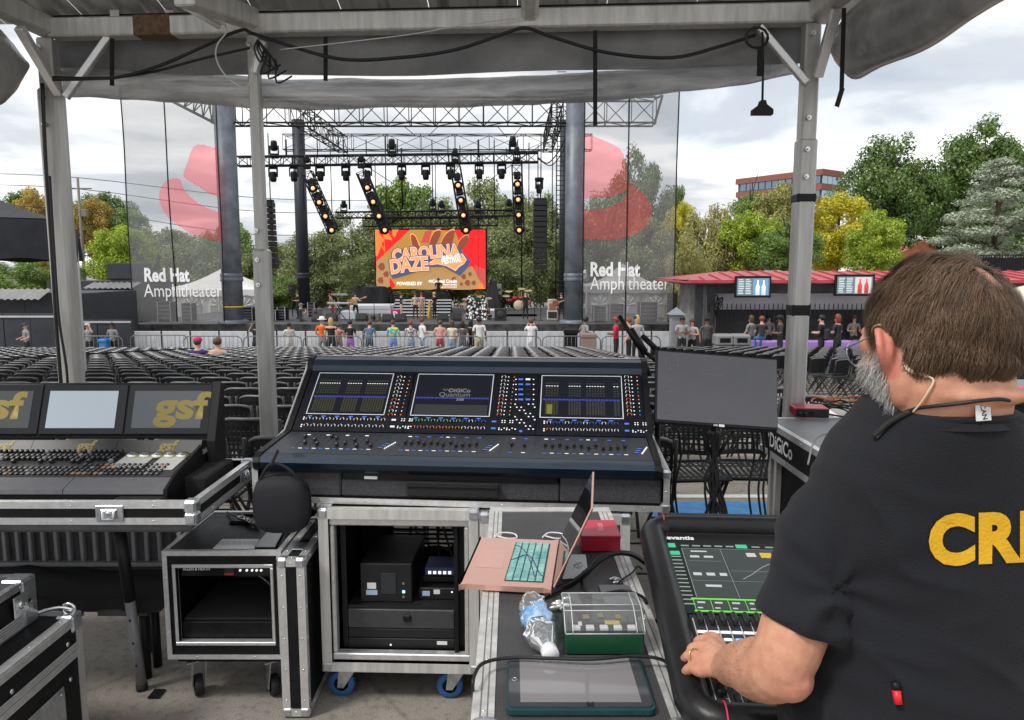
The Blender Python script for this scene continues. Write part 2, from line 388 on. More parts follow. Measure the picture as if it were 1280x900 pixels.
def cable(name,pts,r,label,cat='cable',m=None,k=6):mb=MB();mb.tube(spline(pts,k),r,6);return tag(mb.build(name,m or CABLE),label,cat)
cable('power_cable',[P(x,y,4.08)for x,y in ((66,97),(110,98),(150,96),(200,82),(250,60),(300,38),(322,44),(420,73),(500,72),(570,62),(630,42),(657,35),(690,46),(760,66),(840,72),(900,58),(944,44))],.009,'thick black cable swagged along the whole front beam of the tent')
cable('power_cable',[P(x,y,4.1)for x,y in ((66,100),(130,98),(190,90),(250,74),(312,60))],.007,'second black cable drooping below the beam from left post to middle post')
cable('thin_wire',[P(x,y,4.06)for x,y in ((350,62),(430,53),(520,42),(580,31),(655,22))],.003,'thin pale wire stretched from middle post up to the second rafter','wire',ALU)
cable('white_lead',[P(x,y,4.0)for x,y in ((280,28),(283,40),(272,55),(270,72),(280,92),(300,108),(312,104),(318,70))],.004,'white lead looped from the tube light to the middle post','lead',mat('white_cord',(.6,.6,.58),.5))
cable('post_cable',[P(x,y,4.2)for x,y in ((53,104),(57,200),(64,300),(70,400),(77,490),(84,600))],.011,'black cable running down the left tent post nearest its outer side')
cable('post_cable',[P(x,y,4.16)for x,y in ((62,220),(68,320),(74,400),(84,470),(84,540))],.008,'thinner black cable sagging down the left tent post beside the thick one')
tl=thing('tube_light','white fluorescent tube light fixed along the slanting left rafter','light',tuple(P(250,12,3.8)))
mb=MB();mb.bar(P(222,-6,3.75),P(279,28,3.98),.045,.035,c=.006);mb.build('housing',mat('white_enamel',(.7,.7,.68),.35),tl,True)
mb=MB();q=Vector((-.01,0,-.03));mb.cyl(P(222,-6,3.75)+q,P(276,26,3.97)+q,.013);mb.build('tube',mat('tube_glass',(.8,.8,.8),.2),tl,True)
ol=thing('hanging_outlet','black multi-outlet plug hanging on a cable beside the right tent post','plug',tuple(P(952,100,3.9)))
mb=MB();mb.tube([P(953,40,3.92),P(954,80,3.9),P(953,128,3.9)],.006,6);mb.build('cord',CABLE,ol,True)
mb=MB();mb.bar(P(951,58,3.9),P(950,95,3.9),.03,.02,up=(0,1,0),c=.004);mb.build('strain_strap',STRAP,ol,True)
mb=MB();a=P(953,126,3.9);mb.prism([(-.012,0),(.012,0),(.018,-.02),(.052,-.045),(.052,-.07),(-.052,-.07),(-.052,-.045),(-.018,-.02)],-.02,.02,'y');mb.v=[(p[0]+a.x,p[1]+a.y,p[2]+a.z)for p in mb.v];mb.build('plug_block',RUB,ol,True)
mb=MB();mb.tube([P(946+14*math.cos(t*.5),47+13*math.sin(t*.5),3.94)for t in range(14)],.007,6);mb.build('cable_loop',CABLE,ol,True)
kn=MB()
for k in range(6):kn.tube(spline([P(322,50,4.06),P(318+k*5,62+k*3,4.05),P(326+(k%3)*10,78+k*5,4.05),P(330+k*7,60+k*7,4.07)],4),.005,5)
tag(kn.build('cable_knot',CABLE),'tangle of black cable ends tied where middle post meets the beam','cable')
BLKF=mat('black_canvas',(.022,.023,.03),.62,0,.3,4,.3,5,col2=(.035,.036,.045))
cp=thing('black_canopy','black fabric canopy tent at the left edge behind the tent post','canopy',(-6.35,9.6,ground(9.6)))
g0=cp.location.z;x0,x1,y0,y1=-7.9,-4.83,8.1,11.1;pk=(-6.35,9.6,3.05);zc=2.2
mb=MB();cs=[(-7.45,6.5),(-4.88,8.1),(-6.15,10.7),(-8.8,9.1)];pk=(-6.85,8.6,3.0)
for i in range(4):
 a,b=cs[i],cs[(i+1)%4]
 def f(u,v):
  x=a[0]+(b[0]-a[0])*u;y=a[1]+(b[1]-a[1])*u;s_=.1*math.sin(math.pi*v)*(1-v*.3)
  return(x+(pk[0]-x)*v,y+(pk[1]-y)*v,zc+(pk[2]-zc)*v-s_)
 mb.grid(f,10,6)
mb.build('roof_cloth',BLKF,cp,True)
mb=MB()
for i in range(4):
 a,b=cs[i],cs[(i+1)%4]
 def f(u,v):
  x=a[0]+(b[0]-a[0])*u;y=a[1]+(b[1]-a[1])*u;o=.04*math.sin(u*11+i)*v
  return(x+o,y+o*.3,zc-.01-.42*v+.015*math.sin(u*23)*v)
 mb.grid(f,24,4)
mb.build('valance',BLKF,cp,True)
for x,y in cs:mb=MB();gx=ground(y);x=x+(pk[0]-x)*.03;y=y+(pk[1]-y)*.03;mb.box(x-.025,x+.025,y-.025,y+.025,gx,2.15,.004);mb.build('leg',ALU,cp,True)
# audience chairs
CHM=mat('chair_plastic',(.016,.016,.017),.52,0,.25,30,.05,120,spec=.3);CHF=mat('chair_tube',(.028,.028,.029),.4,.2);CHR=mat('chair_rim_glint',(.15,.15,.155),.38,.2)  # paler rim colour paints the sky highlight along the chair tops
def chair_back(b,holes=True):
 W,H=.205,.31
 def pt(u,v):
  e=abs(u-.5)*2;x=(u-.5)*2*W;return Vector((x*(1-.03*(1-v)-.10*max(0,v-.72)**2/.0784),-.235-.05*v-.055*(1-e*e)+.05,.49+H*v-.030*e**5*v))
 nx,nz=(10,6)if holes else(4,2)
 def strip(u0,u1,v0,v1,k=1):
  for q in range(k):
   a,c=u0+(u1-u0)*q/k,u0+(u1-u0)*(q+1)/k;f=[pt(a,v0),pt(c,v0),pt(c,v1),pt(a,v1)];o=Vector((0,.008,0))
   b.add(f+[p+o for p in f],[(0,1,2,3),(7,6,5,4)]+([(0,4,5,1),(1,5,6,2),(2,6,7,3),(3,7,4,0)]if holes else[]))
 if holes:
  strip(0,1,0,.1,8);strip(0,1,.86,1,8);strip(0,.05,.1,.86);strip(.95,1,.1,.86)
  for i in range(11):u=.05+.9*i/11;strip(u,u+.9/11*.42,.1,.86)
  for j in range(1,6):v=.1+.76*j/6;strip(.05,.95,v-.022,v+.022,8)
 else:strip(0,1,0,1,4)
 rim=[pt(i/12,1)+Vector((0,.004,.004))for i in range(13)];b.tube(rim,.011,6 if holes else 3,1 if holes else 2)
def chair_seat(b,holes=True):
 W=.195
 def pt(u,v):x=(u-.5)*2*W*(1-.06*abs(v-.5));return(x,-.2+.42*v,.445+.02*abs(u-.5)+.012*(v-.5)-.02*max(0,v-.9)*10)
 if holes:
  for i in range(11):
   u=i/10;b.add([pt(max(0,u-.025),0),pt(min(1,u+.025),0),pt(min(1,u+.025),1),pt(max(0,u-.025),1)],[(0,1,2,3)])
  for j in range(13):
   v=j/12;h=.05 if j in (0,12)else .022;b.add([pt(0,max(0,v-h)),pt(1,max(0,v-h)),pt(1,min(1,v+h)),pt(0,min(1,v+h))],[(0,1,2,3)])
  b.tube([pt(0,0),pt(0,1),pt(1,1),pt(1,0)],.011,5,closed=True)
 else:b.grid(pt,2,2)
def chair_side(b,s,n=6):
 x=s*.205
 b.tube([(x,.24,0),(x,-.2,.46),(x,-.245,.60),(x*.985,-.27,.80)],.011,n)
 b.tube([(x*.93,-.28,0),(x*.93,.12,.42)],.011,n)
def chair_cross(b,n=5):
 b.tube([(-.19,.18,.07),(.19,.18,.07)],.007,n);b.tube([(-.19,-.235,.06),(.19,-.235,.06)],.007,n)
chair0=thing('folding_chair','x','chair')
def cpart(name,fn,m):mb=MB();fn(mb);return mb.build(name,m,chair0)
cpart('backrest',chair_back,[CHM,CHR]);cpart('seat',chair_seat,CHM)
cpart('side_frame',lambda b:chair_side(b,-1),CHF);cpart('side_frame',lambda b:chair_side(b,1),CHF);cpart('crossbar',chair_cross,CHF)
CT=tree_of(chair0)
spots=[]
crr=random.Random(4)
def keep(x,y):
 px=640+x/y*925
 return-40<px<1330
for r in range(28):
 y=4.05+r*.825
 for c in range(-60,9):
  x=.18+c*.463
  if x<-9.6 or x>2.6 or not keep(x,y):continue
  if x>.95 and y<6.0:continue
  if abs(x+2.55)<.3 and y<4.7:continue
  spots.append((y,x+crr.uniform(-.012,.012),y+crr.uniform(-.03,.03),crr.uniform(-.04,.04),'middle'))
for r in range(20):
 for c in range(22):
  a=R(-16);lx,ly=-.5-c*.463,r*.85;x=-10.2+lx*math.cos(a)-ly*math.sin(a)*0-0;y=9.8+ly+lx*math.sin(a)
  if y>25.5 or y<9 or not keep(x,y):continue
  spots.append((y,x,y,a,'left'))
for r in range(17):
 for c in range(34):
  a=R(20);lx,ly=c*.47,r*.86;x=6.35+lx*math.cos(a)-ly*.1;y=13.6+ly+lx*math.sin(a)*-.35
  if y>27 or y<7.5 or not keep(x,y):continue
  if y>24.5 and x>13:continue
  spots.append((y,x+crr.uniform(-.03,.03),y+crr.uniform(-.05,.05),a+crr.uniform(-.08,.08),'right'))
spots.sort()
LBL={'middle':('black folding chair in the straight rows between the mixing desks and the stage','straight middle rows of folding chairs'),'left':('black folding chair in the slanted rows near the stage-left containers','slanted left rows of folding chairs'),'right':('black folding chair in the angled rows in front of the red-roofed bar','angled right rows of folding chairs')}
first=True;far={'middle':[],'left':[],'right':[]}
for i,(d,x,y,a,blk)in enumerate(spots):
 if i<294:
  loc=(x,y,ground(y))
  if first:o=chair0;o.location=loc;o.rotation_euler=(0,0,a);first=False
  else:o=dup(chair0,loc,a,ch=CT)
  o['label'],o['group']=LBL[blk]
 else:far[blk].append((x,y,a))
for x,y,a,l in ((1.13,4.62,math.pi+.1,'black mesh folding chair facing the desks, left one under the monitor'),(1.56,4.66,math.pi-.06,'black mesh folding chair facing the desks, right one beside the long black case')):
 o=dup(chair0,(x,y,ground(y)),a,ch=CT);o['label']=l;o['group']='crew chairs under the monitor'
cb=MB();chair_back(cb,False);chair_seat(cb,False);n1=len(cb.f);chair_side(cb,-1,3);chair_side(cb,1,3)
V=np.array(cb.v);F=cb.f;MI=np.array(cb.mi[:n1]+[1]*(len(F)-n1))
for blk,lst in far.items():
 if not lst:continue
 vs=[];fs=[];mi=[]
 for k,(x,y,a)in enumerate(lst):
  c,s_=math.cos(a),math.sin(a);W=V.copy();W[:,0]=V[:,0]*c-V[:,1]*s_+x;W[:,1]=V[:,0]*s_+V[:,1]*c+y;W[:,2]+=ground(y)
  vs.append(W);o=k*len(V);fs+=[tuple(i+o for i in f)for f in F];mi.append(MI)
 me=bpy.data.meshes.new('distant_chairs');me.from_pydata(np.concatenate(vs).tolist(),[],fs);[me.materials.append(q)for q in (CHM,CHF,CHR)]
 me.polygons.foreach_set('material_index',np.concatenate(mi));o=link('distant_chairs',me,kind='stuff')
 tag(o,{'middle':'far straight rows of black folding chairs running up to the steel barriers','left':'far slanted rows of black folding chairs beside the dark containers','right':'far angled rows of black folding chairs before the red-roofed bar'}[blk],'chairs',None,'stuff')
print('chairs',len(spots))
# trees
def leaf_mat(name,c1,c2,tl=.35):
 m=bpy.data.materials.new(name);m.use_nodes=True;t=m.node_tree;t.nodes.clear();N=t.nodes.new;L=t.links.new
 o=N("ShaderNodeOutputMaterial");g=N("ShaderNodeNewGeometry");c=N("ShaderNodeTexCoord");oi=N("ShaderNodeObjectInfo")
 n=N("ShaderNodeTexNoise");n.inputs['Scale'].default_value=3.2;n.inputs['Detail'].default_value=3;L(c.outputs['Object'],n.inputs[0])
 a=N("ShaderNodeMath");a.operation='MULTIPLY_ADD';L(g.outputs['Random Per Island'],a.inputs[0]);a.inputs[1].default_value=.55;L(n.outputs[0],a.inputs[2])
 s=N("ShaderNodeMath");s.operation='SUBTRACT';L(a.outputs[0],s.inputs[0]);s.inputs[1].default_value=.28
 r=N("ShaderNodeValToRGB");L(s.outputs[0],r.inputs[0]);e=r.color_ramp.elements
 e[0].position=.12;e[0].color=(*c1,1);e[1].position=.85;e[1].color=(*c2,1)
 d=N("ShaderNodeBsdfDiffuse");L(r.outputs[0],d.inputs[0]);q=N("ShaderNodeBsdfTranslucent");L(r.outputs[0],q.inputs[0])
 x=N("ShaderNodeMixShader");x.inputs[0].default_value=tl;L(d.outputs[0],x.inputs[1]);L(q.outputs[0],x.inputs[2])
 gl=N("ShaderNodeBsdfGlossy");gl.inputs['Roughness'].default_value=.45;gl.inputs[0].default_value=(.9,.95,.85,1)
 y=N("ShaderNodeMixShader");y.inputs[0].default_value=.05;L(x.outputs[0],y.inputs[1]);L(gl.outputs[0],y.inputs[2]);L(y.outputs[0],o.inputs[0]);return m
LEAF={'green':leaf_mat('leaf_green',(0.081,0.155,0.027),(0.284,0.405,0.081)),'deep':leaf_mat('leaf_deep',(0.049,0.105,0.022),(0.196,0.308,0.063)),'lime':leaf_mat('leaf_lime',(0.187,0.297,0.022),(0.506,0.594,0.055)),'yellow':leaf_mat('leaf_yellow',(0.378,0.357,0.021),(0.756,0.672,0.042)),'ochre':leaf_mat('leaf_ochre',(0.231,0.168,0.032),(0.630,0.441,0.074)),'olive':leaf_mat('leaf_olive',(0.098,0.137,0.046),(0.351,0.390,0.156)),'tan':leaf_mat('leaf_tan',(0.184,0.207,0.057),(0.529,0.483,0.161)),'cedar':leaf_mat('leaf_cedar',(0.165,0.204,0.143),(0.550,0.594,0.462),.15)}
BARK=mat('bark',(.09,.07,.05),.9,0,.35,12,.6,30)
def leaves(name,cen,crad,nrm,n,seed,leaf,droop=0.,flat=0.,aspect=.55):
 g=np.random.default_rng(seed);k=len(cen);wgt=crad**2;idx=g.choice(k,n,p=wgt/wgt.sum())
 d=g.normal(size=(n,3));d/=np.linalg.norm(d,axis=1)[:,None]
 r=g.random(n)**.4;sq=np.array([1,1,1-flat])
 p=cen[idx]+d*sq*(crad[idx]*r)[:,None]
 if droop:p[:,2]-=droop*g.random(n)*crad[idx]*1.6
 nn=d*.9+np.array([0,0,.55])+g.normal(size=(n,3))*.55;nn/=np.linalg.norm(nn,axis=1)[:,None]
 ax=g.normal(size=(n,3));ax[:,2]-=droop*2.2
 ax-=nn*(ax*nn).sum(1)[:,None];ax/=np.linalg.norm(ax,axis=1)[:,None];bx=np.cross(nn,ax)
 s=leaf*(.6+.8*g.random(n));L_=ax*s[:,None]*(1+droop*.9);W=bx*(s*aspect)[:,None]
 v=np.empty((n,4,3));v[:,0]=p-L_;v[:,1]=p+W-L_*.1;v[:,2]=p+L_;v[:,3]=p-W-L_*.1
 me=bpy.data.meshes.new(name);me.vertices.add(n*4);me.vertices.foreach_set('co',v.reshape(-1).astype(np.float32));me.loops.add(n*4);me.loops.foreach_set('vertex_index',np.arange(n*4,dtype=np.int32))
 me.polygons.add(n);me.polygons.foreach_set('loop_start',np.arange(0,n*4,4,dtype=np.int32));me.polygons.foreach_set('loop_total',np.full(n,4,dtype=np.int32));me.update();me.validate()
 me.materials.append(LEAF['green']);return me
def crown(seed,kind):
 g=np.random.default_rng(seed);cs=[];rs=[]
 k={'round':75,'tall':95,'willow':70,'cedar':125}[kind]
 while len(cs)<k:
  p=g.uniform(-1,1,3)
  if kind=='cedar':
   z=g.random()**1.3;rr=(1-z)*.95+.08;a=g.uniform(0,6.283);q=rr*g.random()**.45;cs.append((q*math.cos(a),q*math.sin(a),.1+z*1.84-.2*q));rs.append(.13+.15*g.random()*(1.1-z));continue
  l=np.linalg.norm(p)
  if not .35<l<1:continue
  z=(p[2]+1)/2;x,y=p[0],p[1]
  if kind=='tall':f=.62+.38*math.sin(math.pi*min(1,z*1.15));x*=f;y*=f
  u=math.atan2(y,x);lump=1+.16*math.sin(3*u+seed)+.1*math.sin(5*u+z*7+seed)
  cs.append((x*.86*lump,y*.86*lump,.12+z*1.76));rs.append((.15+.15*g.random())*(.8 if z>.8 else 1))
 cs=np.array(cs);rs=np.array(rs);n={'round':26000,'tall':32000,'willow':30000,'cedar':36000}[kind]
 me=leaves('crown_leaves',cs,rs,None,n,seed,{'round':.029,'tall':.026,'willow':.026,'cedar':.022}[kind],.32 if kind=='willow' else 0,.55 if kind=='cedar' else .15,{'willow':.42,'cedar':.35}.get(kind,.6))
 mb=MB();g2=random.Random(seed)
 mb.tube([(0,0,-1.2),(.01,0,-.2),(.02,.01,.7),(0,.02,1.6)],[.06,.05,.035,.01],8)
 for i in range(14):
  c=cs[g2.randrange(len(cs))];z0=max(-.1,min(c[2]-.35,1.));mb.tube(spline([(0,0,z0),(c[0]*.45,c[1]*.45,z0+(c[2]-z0)*.55),tuple(c)],3),[.028-.0035*q for q in range(7)],5)
 return me,mb.mesh('trunk',BARK)
CROWNS={'round':[crown(s,'round')for s in (11,12,13)],'tall':[crown(s,'tall')for s in (21,22)],'willow':[crown(s,'willow')for s in (31,32,33)],'cedar':[crown(41,'cedar')]}
TI=[0]
def tree(kind,col,px,py,hw,pb,Y,label,name='tree',group='trees round the amphitheatre'):
 top=P(px,py,Y);bot=P(px,pb,Y);g=-2.25;TI[0]+=1
 rx=hw*Y/930;z0=max(g+.4,bot.z);h=top.z-z0
 o=thing(name,label,'tree',(top.x,Y,g),(TI[0]*2.399)%6.28,group)
 cm,tm=CROWNS[kind][TI[0]%len(CROWNS[kind])]
 c=link('crown',cm,o);c.location=(0,0,z0-g);c.scale=(rx,rx,h*.52)
 c.material_slots[0].link='OBJECT';c.material_slots[0].material=LEAF[col]
 t=link('trunk',tm,o);t.location=(0,0,z0-g);t.scale=(rx,rx,max(h*.5,(z0-g)/1.1))
 return o
T=[('round','deep',22,236,40,330,84,'dark green tree rising behind the yellow tree at far left'),('round','ochre',48,236,42,345,76,'golden yellow tree left of the utility pole'),('round','ochre',118,246,26,330,80,'tan-golden tree right behind the utility pole'),('round','deep',128,238,40,330,95,'dark tree crown peeking over the golden ones left of the banner'),('round','green',165,262,40,350,82,'mid green tree behind the left edge of the left banner'),('round','lime',148,280,46,372,60,'bright lime green round tree left of the left banner'),('willow','green',25,318,62,400,56,'low green shrubby tree under the black canopy at far left'),('willow','green',92,330,40,400,62,'dull green low tree behind the left tent post'),('round','olive',205,284,49,390,78,'grey-green tree seen through the left banner, left one'),('willow','olive',245,292,51,392,66,'olive tree behind the peak of the white marquee'),('round','green',285,276,40,390,84,'green tree seen through the red hat of the left banner'),('willow','olive',338,300,56,398,64,'olive tree hanging behind the left speaker column'),('willow','olive',392,282,54,398,60,'drooping olive tree behind the slim rear column on the left'),('willow','olive',440,262,56,398,64,'olive willow rising just left of the video screen'),('round','green',505,218,56,390,74,'tall green tree standing above the left half of the video screen'),('willow','olive',560,236,56,398,62,'olive tree above the right half of the video screen'),('round','olive',610,222,56,392,72,'tall olive tree right of the video screen behind the amber ladder'),('willow','olive',648,240,56,400,60,'willowy tree behind the right speaker column'),('willow','olive',694,232,51,400,66,'willowy tree between the right speaker column and the thick stage column'),('willow','olive',480,300,73,402,57,'low willowy thicket behind the left edge of the video screen'),('willow','olive',628,300,56,402,57,'low willowy thicket right of the video screen'),('willow','green',345,340,48,402,55,'low leafy thicket behind the keyboard stage left'),('tall','deep',795,188,52,395,66,'tallest dark tree behind the right banner'),('willow','olive',748,240,51,398,70,'olive tree behind the hat of the right banner'),('round','olive',815,270,44,398,60,'lower olive tree behind the lettering of the right banner'),('round','deep',846,232,22,330,92,'small dark tree top just right of the right banner'),('round','yellow',852,250,22,345,62,'yellow tree at the right edge of the right banner'),('willow','tan',886,246,44,400,54,'tan and yellow tree at the left end of the red roof'),('willow','tan',862,290,34,405,46,'olive bushy tree at the corner of the red roof'),('round','lime',935,262,42,352,52,'fresh green tree above the left part of the red roof'),('round','tan',985,226,46,340,70,'tan-leaved tree in front of the brick office block'),('round','green',938,240,34,320,76,'dark green tree left of the tan one below the office block'),('willow','green',985,272,48,352,50,'green tree behind the right tent post above the red roof'),('round','yellow',1050,240,54,345,60,'bright yellow tree right of the right tent post'),('round','lime',1095,262,40,350,52,'lime green tree between the yellow tree and the oaks'),('tall','deep',1122,164,66,326,72,'tall dark green oak above the bald man, left one'),('tall','deep',1232,150,74,322,74,'tall dark green oak above the bald man, right one'),('cedar','cedar',1252,200,92,332,52,'silvery grey-green cedar at the right edge'),('round','deep',1180,215,50,322,84,'dark tree filling the gap between the two oaks'),('willow','green',1300,250,50,350,70,'green tree half out of the frame at right')]
for t_ in T:tree(*t_)
# buildings
BRICK=mat('red_brick',(.25,.095,.075),.85,0,.15,3);GLASS=mat('blue_glass',(.18,.25,.32),.08,.5);GLASSL=mat('sky_glass',(.42,.55,.62),.1,.3)
def office():
 Yc=190;c0=P(1028,211,Yc);o=thing('office_block','long red brick office block with bands of windows above the trees','building',(c0.x,Yc,-2.25))
 aL=math.atan2(.82,-.57);uL=Vector((math.cos(aL),math.sin(aL),0));uR=Vector((.80,.60,0));H=c0.z+2.25;wL,wR=26,9.5
 def slab(b,z0,z1,d=0.):
  pts=[Vector((0,0,0))-uL*d-uR*d,uR*(wR+d)-uL*d,uR*(wR+d)+uL*(wL+d),uL*(wL+d)-uR*d];b.prism([(p.x,p.y)for p in pts],z0,z1,'z')
 for k in range(7):
  z1=H-k*3.6
  mb=MB();slab(mb,z1-1.5,z1,.15 if k else .3);mb.build('brick_band',BRICK,o)
  mb=MB();slab(mb,z1-3.6,z1-1.5,-.25);mb.build('core',mat('dark_core',(.1,.1,.11),.6),o)
  if k>3:continue
  wl=MB();wl.bar((0,0,0),uL*1.75,.12,1.9);wlm=wl.mesh('window',GLASS);wr=MB();wr.bar((0,0,0),uR*2.1,.12,1.9);wrm=wr.mesh('window',GLASSL)
  for i in range(12):
   x=link('window',wlm,o);p=uL*(.4+i*2.05)-uR*.02;x.location=(p.x,p.y,z1-2.55)
  for i in range(4):
   x=link('window',wrm,o);p=uR*(.3+i*2.3)-uL*.02;x.location=(p.x,p.y,z1-2.55)
office()
TERR=mat('terracotta',(.42,.16,.09),.85,0,.2,2)
def house(px,py,Y,w_,label):
 c=P(px,py,Y);o=thing('house',label,'house',(c.x,Y,-2.25));H=c.z+2.25
 mb=MB();mb.box(-w_,w_,0,9,0,H-2.2);mb.build('wall',mat('pale_render',(.5,.44,.38),.85),o)
 mb=MB();mb.prism([(-w_-.5,H-2.3),(w_+.5,H-2.3),(0,H)],-.5,9.5,'y');mb.build('roof',TERR,o)
 for x in (-w_*.5,w_*.5):mb=MB();mb.box(x-.6,x+.6,-.06,.02,2.2,3.8,.02);mb.build('window',GLASS,o)
house(1152,300,84,3.4,'house with a terracotta roof glimpsed under the oaks')
# drinks bar with the red roof
REDR=mat('red_roof_metal',(.46,.045,.06),.38,.15,.12,1.5,col2=(.5,.09,.10));CHAR=mat('charcoal_paint',(.03,.031,.035),.6,0,.2,3)
def bar():
 y0,y1=31.0,37.5;eL=P(860,350,y0);z=eL.z;x0=eL.x;x1=x0+24;zr=P(1000,335.5,34).z-.12;g=-2.25
 o=thing('drinks_bar','long open-fronted bar with a red standing-seam hip roof and menu screens','bar',(x0,y0,g))
 ym=(y0+y1)/2;hip=2.4
 A_,B_,C_,D_=Vector((x0,y0,z)),Vector((x1,y0,z)),Vector((x1,y1,z)),Vector((x0,y1,z));R0,R1=Vector((x0+hip,ym,zr)),Vector((x1-hip,ym,zr))
 n=36
 for k in range(n):
  u0,u1=k/n,(k+1)/n;a,b=A_.lerp(B_,u0),A_.lerp(B_,u1)
  def topp(p):f=min(1,(p.x-x0)/hip,(x1-p.x)/hip);return Vector((p.x,y0+(ym-y0)*f,z+(zr-z)*f))
  mb=MB();e=Vector((0,0,-.05));ta,tb=topp(a),topp(b);mb.add([a,b,tb,ta,a+e,b+e,tb+e,ta+e],[(0,1,2,3),(7,6,5,4),(0,4,5,1),(1,5,6,2),(2,6,7,3),(3,7,4,0)])
  mb.bar(a+Vector((0,0,.025)),ta+Vector((0,.001,.025)),.03,.07);mb.build('roof_sheet',REDR,o,True)
 mb=MB();mb.add([A_,R0,D_],[(0,1,2)]);mb.add([D_,R0,R1,C_],[(0,1,2,3)]);mb.add([B_,C_,R1],[(0,1,2)]);mb.build('roof_slope',REDR,o,True)
 mb=MB();mb.box(x0-.02,x1,y0-.03,y0+.04,z-.14,z-.055,.01);mb.box(x0-.03,x0+.03,y0+.05,y1,z-.14,z-.055,.01);mb.build('fascia',REDR,o,True)
 mb=MB();mb.box(x0+.4,x1-.4,y0+.3,y1-.3,z-.22,z-.15);mb.build('soffit',mat('soffit_grey',(.10,.10,.105),.8),o,True)
 for px in (874,889,993,1100,1200):
  p=P(px,360,y0+.5);mb=MB();mb.box(p.x-.16,p.x+.16,y0+.4,y0+.62,g,z-.221,.01);mb.build('post',CHAR,o,True)
 yb=y0+1.7
 def band(n_,m,pt,pb_,dy=0.):
  a,b=P(1000,pt,yb+dy),P(1000,pb_,yb+dy);mb=MB();mb.box(x0+1,x1-.5,yb+dy,yb+dy+.08,b.z,a.z);return mb.build(n_,m,o,True)
 band('mesh_panel',mat('grey_mesh',(.20,.20,.20),.8,0,.4,1.2),352,367);band('cloth_panel',mat('pale_backdrop',(.74,.73,.76),.8,0,.12,.8),367.2,388,-.1);band('counter_back',mat('black_drape',(.03,.031,.034),.7,0,.4,1.3),387,425,-.35)
 mb=MB();a=P(1000,383,yb-.5)
 for k in range(95):mb.box(x0+1.6+k*.2,x0+1.63+k*.2,yb-.5,yb-.47,a.z-.6,a.z+.12)
 mb.build('picket',CHAR,o,True,kind='stuff')
 mb=MB();mb.box(x0+.9,x0+1.1,y0+.5,y1-1,g,P(1000,352,yb).z);mb.build('side_panel',mat('grey_mesh'),o,True)if False else mb.build('side_panel',MATS['grey_mesh'],o,True)
 for px0,px1,py0,py1,s in ((919,963,345,372,0),(1044,1092,343,370,1)):
  a,b=P(px0,py0,y0-.16),P(px1,py1,y0-.16)
  sc_=thing('menu_screen',('menu screen with blue drinks panel left of the tent post','menu screen with red bottles beside the bald head')[s],'screen',((a.x+b.x)/2,y0-.16,b.z));w_=(b.x-a.x)/2;h=a.z-b.z
  mb=MB();mb.box(-w_,w_,-.04,.08,0,h,.01);mb.box(-w_*.1,w_*.1,.08,.13,h*.6,h*.95);mb.build('housing',BLK,sc_)
  def em(n_,c,e):return mat(n_,c,.3,emit=c,estr=e)
  mb=MB();mb.box(-w_*.9,w_*.9,-.046,-.041,h*.1,h*.9);mb.build('display',em('menu_bg',(.10,.13,.15)if s else(.13,.18,.21),.3),sc_)
  mb=MB()
  for i in range(9):
   for(u0,u1)in ((-.82,-.5),(-.42,-.1)):mb.box(w_*u0,w_*(u1-.1*rnd.random()),-.05,-.047,h*(.17+.08*i),h*(.2+.08*i))
  mb.build('menu_text',em('menu_text',(.6,.7,.7),.45),sc_)
  mb=MB();mb.box(0,w_*.82,-.05,-.047,h*.13,h*.87);mb.build('advert',em('menu_advert%d'%s,(.12,.25,.42)if not s else(.45,.45,.44),.5),sc_)
  mb=MB();[mb.lathe([(0,.12*h),(.11*w_,.12*h),(.11*w_,.5*h),(.04*w_,.65*h),(.04*w_,.8*h),(0,.8*h)],8,c=(w_*q,-.06,0))for q in (.25,.58)];mb.v=[(a_,-.055+(b_+.06)*.02,c_)for a_,b_,c_ in mb.v];mb.build('bottle_picture',em('menu_bottle%d'%s,(.7,.78,.85)if not s else(.5,.06,.05),.5),sc_)
bar()
PURP=mat('purple_cloth',(.36,.18,.58),.7,0,.12,4);MATS['purple_cloth']=PURP
for i,(px,w_,l)in enumerate(((972,.9,'purple-covered table left of the tent post at the bar'),(1024,.7,'purple-covered table just right of the tent post at the bar'),(1072,.8,'purple-covered table nearest the bald head at the bar'))):
 p=P(px,402,29.5);g=ground(29.5);o=thing('bar_table',l,'table',(p.x,29.5,g),0,'purple covered tables at the bar')
 mb=MB();h=.92
 def cl(u,v):a=u*2*math.pi;sx,sy=max(-1,min(1,1.5*math.cos(a)))*w_,max(-1,min(1,1.5*math.sin(a)))*.38;k=1+.05*math.sin(a*9)*v;return(sx*k,sy*k,h-v*(h-.05))
 mb.grid(cl,48,4);mb.add([cl(i_/48,0)for i_ in range(48)],[tuple(range(48))]);mb.build('cloth',PURP,o)
 for q in (-.6,.6):mb=MB();mb.cyl((q*w_,0,0),(q*w_,0,h-.02),.025);mb.build('leg',DARK,o)
 text('WULF',.35,WHITE,o,fr((0,-.405,.5),(1,0,0),(0,0,1)),.02)if False else text('uu',.4,mat('pale_print',(.6,.5,.7),.7),o,fr((0,-.41,.5),(1,0,0),(0,0,1)),.02)
for i,(px,l)in enumerate(((904,'grey litter bin left of its twin under the bar screens'),(925,'grey litter bin right of its twin under the bar screens'))):
 p=P(px,415,27.6);o=thing('litter_bin',l,'bin',(p.x,27.6,ground(27.6)),0,'grey litter bins');mb=MB();mb.box(-.3,.3,-.3,.3,0,.8,.03);mb.box(-.33,.33,-.33,.33,.8,1.22,.06);mb.build('body',mat('bin_grey',(.22,.22,.22),.6),o)
 mb=MB();mb.box(-.2,.2,-.338,-.30,.92,1.1,.01);mb.build('opening',BLK,o)
